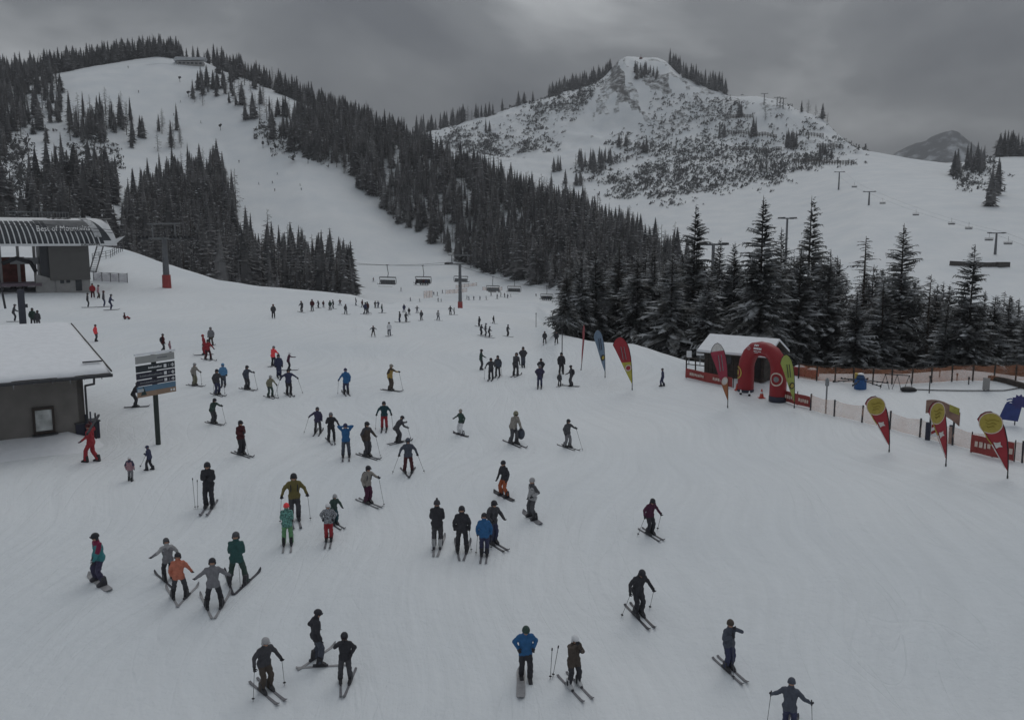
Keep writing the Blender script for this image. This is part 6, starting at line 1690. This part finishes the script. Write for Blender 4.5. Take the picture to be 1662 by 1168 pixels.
N_(800,882,810,143,'charcoal','navy','dark skier behind the royal blue jacket, skis pointing right','dark skier behind the royal blue jacket',ps(spread=.10,hr='front',hl='front',bend=10),poles='R down',pack='dgrey')
N_(818,806,746,232,'black','rust','snowboarder in black jacket and rust coloured trousers','snowboarder in rust coloured trousers',ps(spread=.22,crouch=.3,hr='low',hl='side',bend=8),gear='board',hat=('hat','black'),skic='charcoal',gog=False,skiyaw=90)
N_(864,842,774,240,'lgrey','dgrey','snowboarder in pale jacket with dark vest and white cap','snowboarder in dark vest and white cap',ps(spread=.2,crouch=.15,hr='side',hl='pocket'),gear='board',hat=('hat','lgrey'),yoke='dgrey',skic='grey',gog=False,skiyaw=90)
N_(479,845,766,176,'olive','charcoal','skier in olive yellow jacket with backpack and two poles','skier in olive yellow jacket',ps(spread=.13,hr='wide',hl='wide',bend=5),poles='RL down',pack='black',skic='grey')
N_(467,884,815,4,'tgreen','lime','child in patterned teal jacket, lime trousers and red hat','child in lime trousers',ps(spread=.15,hr='fold',hl='fold'),hat=('hat','bred'),skic='skiw',gog=False)
N_(543,852,800,150,'green','dteal','skier in dark green jacket behind the red trousered child','skier in dark green jacket',ps(spread=.12,crouch=.3,hr='front',hl='front',bend=16),hat=('helmet','lgrey'))
N_(534,878,815,186,'camo','red','child in grey patterned jacket and red trousers','child in red trousers',ps(spread=.11,hr='pocket',hl='pocket'),hat=('helmet','white'),skic='grey')
N_(597,817,754,140,'beige','plum','skier in beige jacket with backpack and one pole forward','skier in beige jacket with backpack',ps(spread=.10,hr='side',hl='fwd',bend=10),poles='L plant',pack='charcoal',skic='grey')
N_(340,824,748,195,'black','black','skier in black beside two poles planted in the snow','skier in black beside planted poles',ps(spread=.12,hr='fold',hl='fold'),skic='grey')
N_(392,738,681,145,'maroon','black','skier in dark maroon jacket with folded arms','skier in dark maroon jacket',ps(spread=.10,hr='fold',hl='fold'),poles='L plant')
N_(347,688,645,140,'green','charcoal','hunched skier in dark green leaning on a pole','hunched skier in dark green',ps(spread=.10,crouch=.3,hr='front',hl='fwd',bend=24),poles='L plant')
N_(516,704,660,12,'purple','charcoal','skier in dark violet jacket, one pole reaching left','skier in dark violet jacket',ps(spread=.17,hr='side',hl='out',bend=8),poles='L wide',hat=('helmet','charcoal'))
N_(538,716,668,172,'black','black','slim skier in black right of the violet jacket','slim skier in black',ps(spread=.17,hr='chest',hl='wide',bend=6),hat=('helmet','grey'),wedge=-6,skic='grey')
N_(562,742,686,182,'blue','slate','skier in mid blue jacket with both hands at the head','skier with both hands at the head',ps(spread=.16,hr='head',hl='head'),hat=('hat','navy'),gog=False,skic='grey')
N_(596,741,683,139,'brown','charcoal','skier in grey brown jacket with a pole forward and long skis','skier in grey brown jacket',ps(spread=.10,hr='side',hl='front',bend=4),poles='L plant',yoke='charcoal')
N_(624,697,650,184,'dteal','red','skier in petrol jacket and red trousers','skier in petrol jacket and red trousers',ps(spread=.14,hr='wide',hl='wide',bend=6),poles='RL down')
N_(647,719,675,60,'charcoal','charcoal','bent skier in charcoal right of the grey brown jacket','bent skier in charcoal',ps(spread=.12,crouch=.45,hr='front',hl='fwd',bend=38),poles='R plant')
N_(663,768,710,178,'slate','maroon','skier in blue grey jacket and dark red trousers with poles spread','skier in blue grey jacket and dark red trousers',ps(spread=.19,hr='wide',hl='wide',bend=5),hat=('hood','slate'),poles='RL wide',wedge=-14)
N_(748,706,663,229,'green','white','snowboarder in dark green jacket and white trousers','snowboarder in white trousers',ps(spread=.2,crouch=.2,hr='out',hl='wide'),gear='board',hat=('hat','beige'),skic='charcoal',gog=False,skiyaw=90,boot='charcoal')
N_(834,721,666,145,'beige','dgrey','stooping skier in pale beige jacket carrying a dark bag','stooping skier in pale beige jacket',ps(spread=.11,stride=.10,hr='low',hl='low',bend=24),hat=('hood','khaki'))
N_(921,726,679,138,'dgrey','grey','skier in dark grey jacket pointing a pole to the right','skier pointing a pole to the right',ps(spread=.12,stride=.08,hr='side',hl='fwd',bend=8),poles='L fore')
N_(562,640,597,350,'blue','navy','skier in blue jacket standing alone with a pole at left','skier in blue jacket standing alone',ps(spread=.13,hr='side',hl='wide',bend=10),poles='L down',hat=('hat','navy'),lod=1)
N_(634,634,590,125,'mustard','brown','skier in mustard jacket with dark shoulders, alone','skier in mustard jacket',ps(spread=.11,hr='side',hl='fwd',bend=10),poles='L plant',yoke='brown',hat=('helmet','beige'),lod=1)
N_(353,641,598,150,'charcoal','navy','skier in charcoal jacket in front of the pale blue one','skier in charcoal jacket before the pale blue one',ps(spread=.12,hr='side',hl='front',bend=6),poles='RL down',lod=1)
N_(363,626,589,184,'lblue','slate','skier in pale blue jacket','skier in pale blue jacket',ps(spread=.12,hr='side',hl='side'),hat=('hood','lblue'),lod=1)['label'] = 'skier in pale blue jacket behind the charcoal one'
N_(316,626,588,132,'beige','khaki','beige clad skier with a pole, left of the pale blue one','beige clad skier',ps(spread=.12,hr='side',hl='front',bend=10),poles='RL down',hat=('helmet','lgrey'),lod=1)
N_(401,632,592,139,'slate','charcoal','skier in slate jacket between the pale blue and the sage skiers','skier in slate jacket',ps(spread=.12,hr='side',hl='fwd',bend=10),poles='L plant',lod=1)
N_(439,645,608,150,'khaki','green','skier in sage grey with pale helmet, skis apart','skier in sage grey',ps(spread=.18,hr='side',hl='wide',bend=14),poles='L down',hat=('helmet','lgrey'),lod=1)
N_(469,641,597,165,'navy','black','skier in navy with poles spread right of the sage one','skier in navy with poles spread',ps(spread=.12,hr='out',hl='out',bend=8),poles='RL wide',lod=1)
N_(444,594,561,30,'bred','black','skier in glowing red jacket near the middle left','skier in glowing red jacket',ps(spread=.12,hr='front',hl='fwd',bend=16),hat=('helmet','grey'),poles='R trail',lod=1)
N_(453,612,574,176,'navy','navy','skier in navy right in front of the glowing red jacket','skier in navy before the glowing red jacket',ps(spread=.11,hr='side',hl='side'),lod=1)
N_(469,601,571,100,'plum','black','small skier in plum with white helmet right of the glowing red one','small skier in plum',ps(spread=.11,hr='side',hl='fwd',bend=12),hat=('helmet','white'),lod=1)
N_(332,576,542,260,'red','red','skier in red suit, left of two in red','skier in red suit, left of two',ps(spread=.12,hr='side',hl='side',bend=10),hat=('hat','red'),lod=1)
N_(338,584,550,150,'red','maroon','striding skier in red jacket, right of two in red','striding skier in red jacket',ps(spread=.18,stride=.12,hr='side',hl='wide',bend=10),lod=1)
N_(343,561,530,200,'grey','brown','grey skier behind the two in red','grey skier behind the two in red',ps(hr='side',hl='side'),hat=('helmet','grey'),lod=1)
N_(265,571,541,60,'maroon','charcoal','person in maroon jacket with backpack walking beside a child','person with backpack beside a child',ps(spread=.11,stride=.16,hr='side',hl='side',bend=5),gear='',pack='black',lod=1,hat=('hat','charcoal'))
N_(276,571,553,60,'pink','pink','small child in faded pink beside the walker with backpack','small child in faded pink',ps(hr='side',hl='side'),gear='',lod=1,hat=('helmet','maroon'))
N_(156,554,526,60,'bred','charcoal','person in luminous orange red jacket walking alone at left','person in luminous orange red jacket',ps(stride=.10,hr='side',hl='side'),gear='',hat=('hat','maroon'),lod=1)
N_(220,661,620,100,'black','black','skier in black half behind the direction board','skier in black half behind the board',ps(spread=.10,crouch=.3,hr='front',hl='fwd',bend=26,coat=0),poles='R trail',hat=('helmet','charcoal'))
N_(149,750,686,300,'red','red','person in red suit carrying skis past the lodge corner','person in red suit',ps(spread=.13,stride=.20,hr='up',hl='out',bend=6),gear='',hat=('hat','maroon'),glove='maroon',gog=False)
N_(212,781,740,20,'pink','grey','child with white helmet and dusky pink jacket near the lodge','child with white helmet',ps(spread=.12,stride=.08,hr='side',hl='side'),gear='',hat=('helmet','white'),yoke='purple')
N_(243,763,722,300,'navy','black','child in navy suit carrying poles in front of the direction board','child in navy suit with poles',ps(spread=.14,stride=.14,hr='front',hl='fold',bend=10),gear='',hat=('helmet','navy'),poles='R fore')
N_(781,600,566,100,'green','charcoal','slim dark skier with a hand forward, left of the standing pairs','slim dark skier with a hand forward',ps(spread=.09,hr='side',hl='front'),gear='',lod=1)
N_(797,616,580,188,'charcoal','black','skier in charcoal, left of the close pair','skier in charcoal, left of the close pair',ps(spread=.14,hr='wide',hl='wide'),poles='RL down',lod=1)
N_(808,611,576,186,'slate','charcoal','skier in slate, right of the close pair','skier in slate, right of the close pair',ps(spread=.15,hr='side',hl='side'),poles='L down',lod=1,yoke='charcoal')
N_(837,610,572,20,'charcoal','charcoal','bulky stooped skier in front of a taller one','bulky stooped skier',ps(spread=.15,hr='low',hl='low',bend=22,bulk=1.15),lod=1,pack='charcoal')
N_(849,595,562,178,'charcoal','slate','upright dark skier behind the stooped one','upright dark skier behind the stooped one',ps(spread=.10,hr='pocket',hl='pocket'),lod=1)
N_(878,612,581,180,'black','black','dark skier behind the violet jacket','dark skier behind the violet jacket',ps(hr='pocket',hl='pocket'),lod=1)
N_(876,629,591,182,'purple','navy','skier in violet blue jacket with pale helmet','skier in violet blue jacket',ps(spread=.13,hr='pocket',hl='pocket'),hat=('helmet','grey'),lod=1)
N_(911,607,571,170,'black','black','skier in black at the foot of the tall thin pole','skier in black at the tall pole',ps(hr='side',hl='side'),gear='',lod=1)
N_(927,627,592,290,'charcoal','charcoal','skier in charcoal with backpack right of the tall pole','skier with backpack right of the tall pole',ps(hr='side',hl='front',bend=5),pack='black',lod=1)
N_(1075,627,597,280,'navy','navy','lone walker in navy between the flags and the hut','lone walker in navy',ps(stride=.12,hr='side',hl='side',bend=4,coat=1),gear='',hat=('hat','charcoal'),lod=1)
N_(908,627,604,20,'charcoal','charcoal','small dark child standing left of the backpack skier by the pole','small dark child by the pole',ps(hr='side',hl='side'),lod=1)
# things standing or carried beside the people
def standing_pole(px, py, top, lean, label):
    g = ground(px, py); h = at(px, top, math.hypot(g.x, g.y)).z - g.z; pole_obj(g + V3((lean, 0, h)), g, label, 'ski poles planted in the snow', .010, .02)
standing_pole(893, 1104, 1052, .05, 'left ski pole of the pair planted beside the white helmet')
standing_pole(897, 1100, 1048, .16, 'right ski pole of the pair planted beside the white helmet')
standing_pole(317, 826, 776, -.05, 'left ski pole of the pair planted by the skier in black')
standing_pole(321, 826, 779, .04, 'right ski pole of the pair planted by the skier in black')
g = ground(149, 750, 30, 60)
o = thing('carried_skis', 'dark skis carried on the shoulder of the person in red suit', 'skis', g + V3((0.16, -.05, 1.35)), facing(g, 20))
b = MB(); b.bar((0, -.75, .12), (.06, .75, .72), .10, .03); b.build('ski', pm('black'), o); b = MB(); b.bar((.03, -.72, .2), (.08, .72, .78), .10, .03); b.build('ski', pm('charcoal'), o)
g = ground(842, 718, 30, 60)
o = thing('carried_bag', 'dark bag hanging from the hand of the stooping beige skier', 'bag', g + V3((.12, -.1, .35)), facing(g))
b = MB(); b.ball((0, 0, .12), (.20, .14, .30), 10, 8); b.build('bag_body', pm('slate'), o, True); b = MB(); b.tube([(-.08, 0, .38), (0, 0, .56), (.08, 0, .38)], .015, 6); b.build('handle', pm('black'), o)

# people farther off: simpler, shared poses
FPOSE = [ps(hr='side', hl='side'), ps(spread=.18, stride=.10, hr='side', hl='side', bend=6), ps(spread=.15, hr='wide', hl='wide', bend=8), ps(spread=.12, hr='front', hl='front', bend=14, crouch=.3), ps(spread=.26, stride=.12, hr='out', hl='out', bend=8)]
FC = ['black', 'charcoal', 'navy', 'dgrey', 'slate', 'green', 'maroon', 'black', 'charcoal']
def far(px, py, head, label, jacket=None, pants=None, pose=None, yaw=None, gear='ski', dmin=60, group='people on the middle slope', D=None):
    i = int(px * 7 + py * 3)
    return person(px, py, head, (i * 53) % 360 if yaw is None else yaw, jacket or FC[i % 9], pants or FC[(i // 3) % 5], label, '', FPOSE[i % 4 if pose is None else pose], gear=gear, dmin=dmin, lod=2, gog=False, group=group, hat=('helmet', FC[(i // 2) % 9]), D=D)
far(143,499,475,'dark skier, leftmost of the four below the station','black','black',0,90)
far(169,498,471,'skier in charcoal, third from left below the station','charcoal','navy',0,90)
far(180,503,477,'skier in navy, rightmost of the group below the station','navy','navy',3,95)
far(151,484,458,'person in dark red close to the station door','red','maroon',0,180,gear='')
far(160,485,462,'person in dusty pink close to the station door','pink','brown',1,90,gear='')
far(24,522,493,'person between the thin frame and the slate pillar','charcoal','black',3,90)
far(62,532,503,'person in dark coat right of the slate pillar, nearer of two','charcoal','charcoal',1,30,gear='')
far(54,530,499,'person in dark green behind the one right of the slate pillar','green','charcoal',0,10,gear='')
far(444,516,493,'lone dark skier left of the long row','charcoal','black',0,180)
ROW = [(490,507,488),(507,505,485),(517,500,487),(525,499,489),(536,503,487),(541,501,486),(552,496,487),(561,510,493),(578,496,483),(588,499,486),(593,510,490),(597,508,489),(609,500,488),(614,500,488),(620,508,493),
       (649,523,505),(656,507,493),(659,523,506),(664,511,499),(677,508,496),(684,520,503),(711,520,503),(731,511,496),(737,511,499)]
ORD = ['first','second','third','fourth','fifth','sixth','seventh','eighth','ninth','tenth','eleventh','twelfth','thirteenth','fourteenth','fifteenth','sixteenth','seventeenth','eighteenth','nineteenth','twentieth','twenty first','twenty second','twenty third','twenty fourth']
for k, (x, y, h) in enumerate(ROW):
    far(x, y, h, '%s from left in the long loose row of skiers left of the middle pylon' % ORD[k], 'lgrey' if x == 711 else None, None, 4 if x in (578, 677, 552) else None, dmin=85, group='long row of skiers at the brow')
far(606,546,528,'child with raised arms in front of the long row','charcoal','brown',4,180)
far(632,545,522,'skier in white jacket in front of the long row','white','slate',1,200)
for x, y, h, lab, jk in [(778,530,513,'upper skier of the tight dark cluster right of the pylon','black'),(781,544,526,'crouching skier left in the tight dark cluster','black'),(788,546,524,'middle skier of the tight dark cluster','dgrey'),(794,548,529,'crouching skier right in the tight dark cluster','black'),
     (801,525,513,'skier with legs apart right above the tight cluster','black'),(824,546,526,'lone dark skier right of the tight cluster','charcoal'),(884,558,537,'walking skier, left of two by the grove','charcoal'),(903,558,537,'walking skier, right of two by the grove','black')]:
    far(x, y, h, lab, jk, 'black', 1 if 'legs' in lab or 'walking' in lab else (3 if 'crouch' in lab else None), 180 if 'walking' in lab else None)
TINY = [(758,486,479),(761,487,480),(769,487,480),(779,487,480),(789,487,480),(797,480,473),(807,485,475),(813,482,472),(819,483,475),(824,484,477),(829,482,477)]
for k, (x, y, h) in enumerate(TINY):
    far(x, y, h, '%s from left in the tiny far queue right of the middle pylon' % ORD[k], None, None, 0, dmin=230, group='tiny far queue')
for k, (x, y, h, w) in enumerate([(548,485,476,'tiny skier at the foot of the frosted spruce'),(606,457,450,'tiny skier below the leftmost empty chair'),(651,473,466,'tiny skier alone below the second chair'),(666,489,482,'tiny skier above the row, left'),(681,490,484,'tiny skier above the row, right'),
     (704,479,473,'tiny skier at the orange net, left'),(710,480,473,'tiny skier at the orange net, middle'),(718,476,470,'tiny skier at the orange net, highest'),(711,490,483,'tiny skier below the orange net, left'),(716,490,484,'tiny skier below the orange net, right'),(870,481,476,'tiny skier left of the rightmost chair')]):
    far(x, y, h, w, None, None, None, dmin=230, group='tiny skiers on the far piste')
PIS = [(450,284),(442,298),(446,310),(420,300),(487,302),(489,309),(388,264),(326,200),(282,188),(293,167),(225,151),(440,248),(443,249),(458,250),(461,250),(208,111)]
for k, (x, y) in enumerate(PIS):
    far(x, y, y - 4.6, 'speck sized skier on the upper piste', 'black', 'black', 0, dmin=420, group='speck sized skiers on the upper piste')
for k in range(17):
    x = 239 + k * 3.4; far(x, 109.5, 106, 'speck sized person in the line on the left summit', 'black', 'black', 0, gear='', dmin=780, group='line of people on the left summit')
# sitting snowboarders
def sitter(px, py, head, yaw, jacket, pants, label, short, gear='board', dmin=60):
    return person(px, py, head, yaw, jacket, pants, label, short, dict(sit=.16, reach=.62, foot=.10, spread=.2, hr=(.12, -.10, -.42), hl='lap', bend=-6), gear=gear, lod=1, dmin=dmin, gog=False, group='people on the middle slope')
sitter(203,518,507,95,'maroon','red','snowboarder sitting on the snow below the station','sitting snowboarder')
sitter(25,468,458,275,'charcoal','black','person sitting on the snow before the station, left of two','left sitter')
sitter(42,468,457,275,'green','black','person sitting on the snow before the station, right of two','right sitter')
# riders on the full chairs
for c, lab in SEATED:
    for k in range(6):
        if (k + len(lab)) % 6 == 1: continue
        w = 6 * .52 + .3; x = -w / 2 + .15 + (k + .5) * .52
        Mw = Matrix.Translation(c.location) @ Matrix.Rotation(c.rotation_euler.z, 4, 'Z')
        p = Mw @ (V3((x, -.12, -3.32)) * 1.15); P = dict(sit=.10, reach=.42, foot=-.34, spread=.11, hr='lap', hl='lap', bend=6)
        key = (repr(sorted(P.items())), 2); J = skeleton(P)
        if key not in BODY: BODY[key] = body_mesh(capsules(P, J), .045)
        o = thing('person', 'rider on the ' + lab.split(' hanging')[0].split(' first')[0].split(' farthest')[0] + {'f': ''}.get('x', '') + (' at the left pylon' if 'left lift' in lab else ' second over the piste' if 'second' in lab else ' right of the pylon' if 'first' in lab else ' beside the grove'),
                  'person', p, c.rotation_euler.z + math.pi, 'riders: ' + lab)
        bd = link('body', BODY[key], o); cc = FC[(k * 5 + len(lab)) % 9]
        for q, m in enumerate((cc, 'black', 'skin', cc, cc)): bd.material_slots[q].link = 'OBJECT'; bd.material_slots[q].material = pm(m)
        lnk('helmet', HEADG['helmet'], o, Matrix.Translation(J['head'] + J['ht'] * .035) @ basis(J['ht'], J['hf']), pm(FC[(k + 3) % 9]))
        for n in 'RL': lnk('ski', SKI, o, Matrix.Translation(J['ank' + n] - V3((0, 0, .12))), pm('ski'))

# ------------------------------------------------------------------ the slightly hazy air
hb = MB(); hb.box((0, 0, 175), (9700, 9700, 455))
M_HAZE = bpy.data.materials.new('haze'); M_HAZE.use_nodes = True; nt = M_HAZE.node_tree; nt.nodes.clear()
ho = nt.nodes.new('ShaderNodeOutputMaterial'); hv = nt.nodes.new('ShaderNodeVolumePrincipled')
hv.inputs['Color'].default_value = (.84, .87, .92, 1); hv.inputs['Density'].default_value = 0.00022; hv.inputs['Anisotropy'].default_value = 0.2
nt.links.new(hv.outputs[0], ho.inputs['Volume'])
tag(hb.build('haze', M_HAZE), 'thin winter haze between the camera and the mountains', kind='stuff')
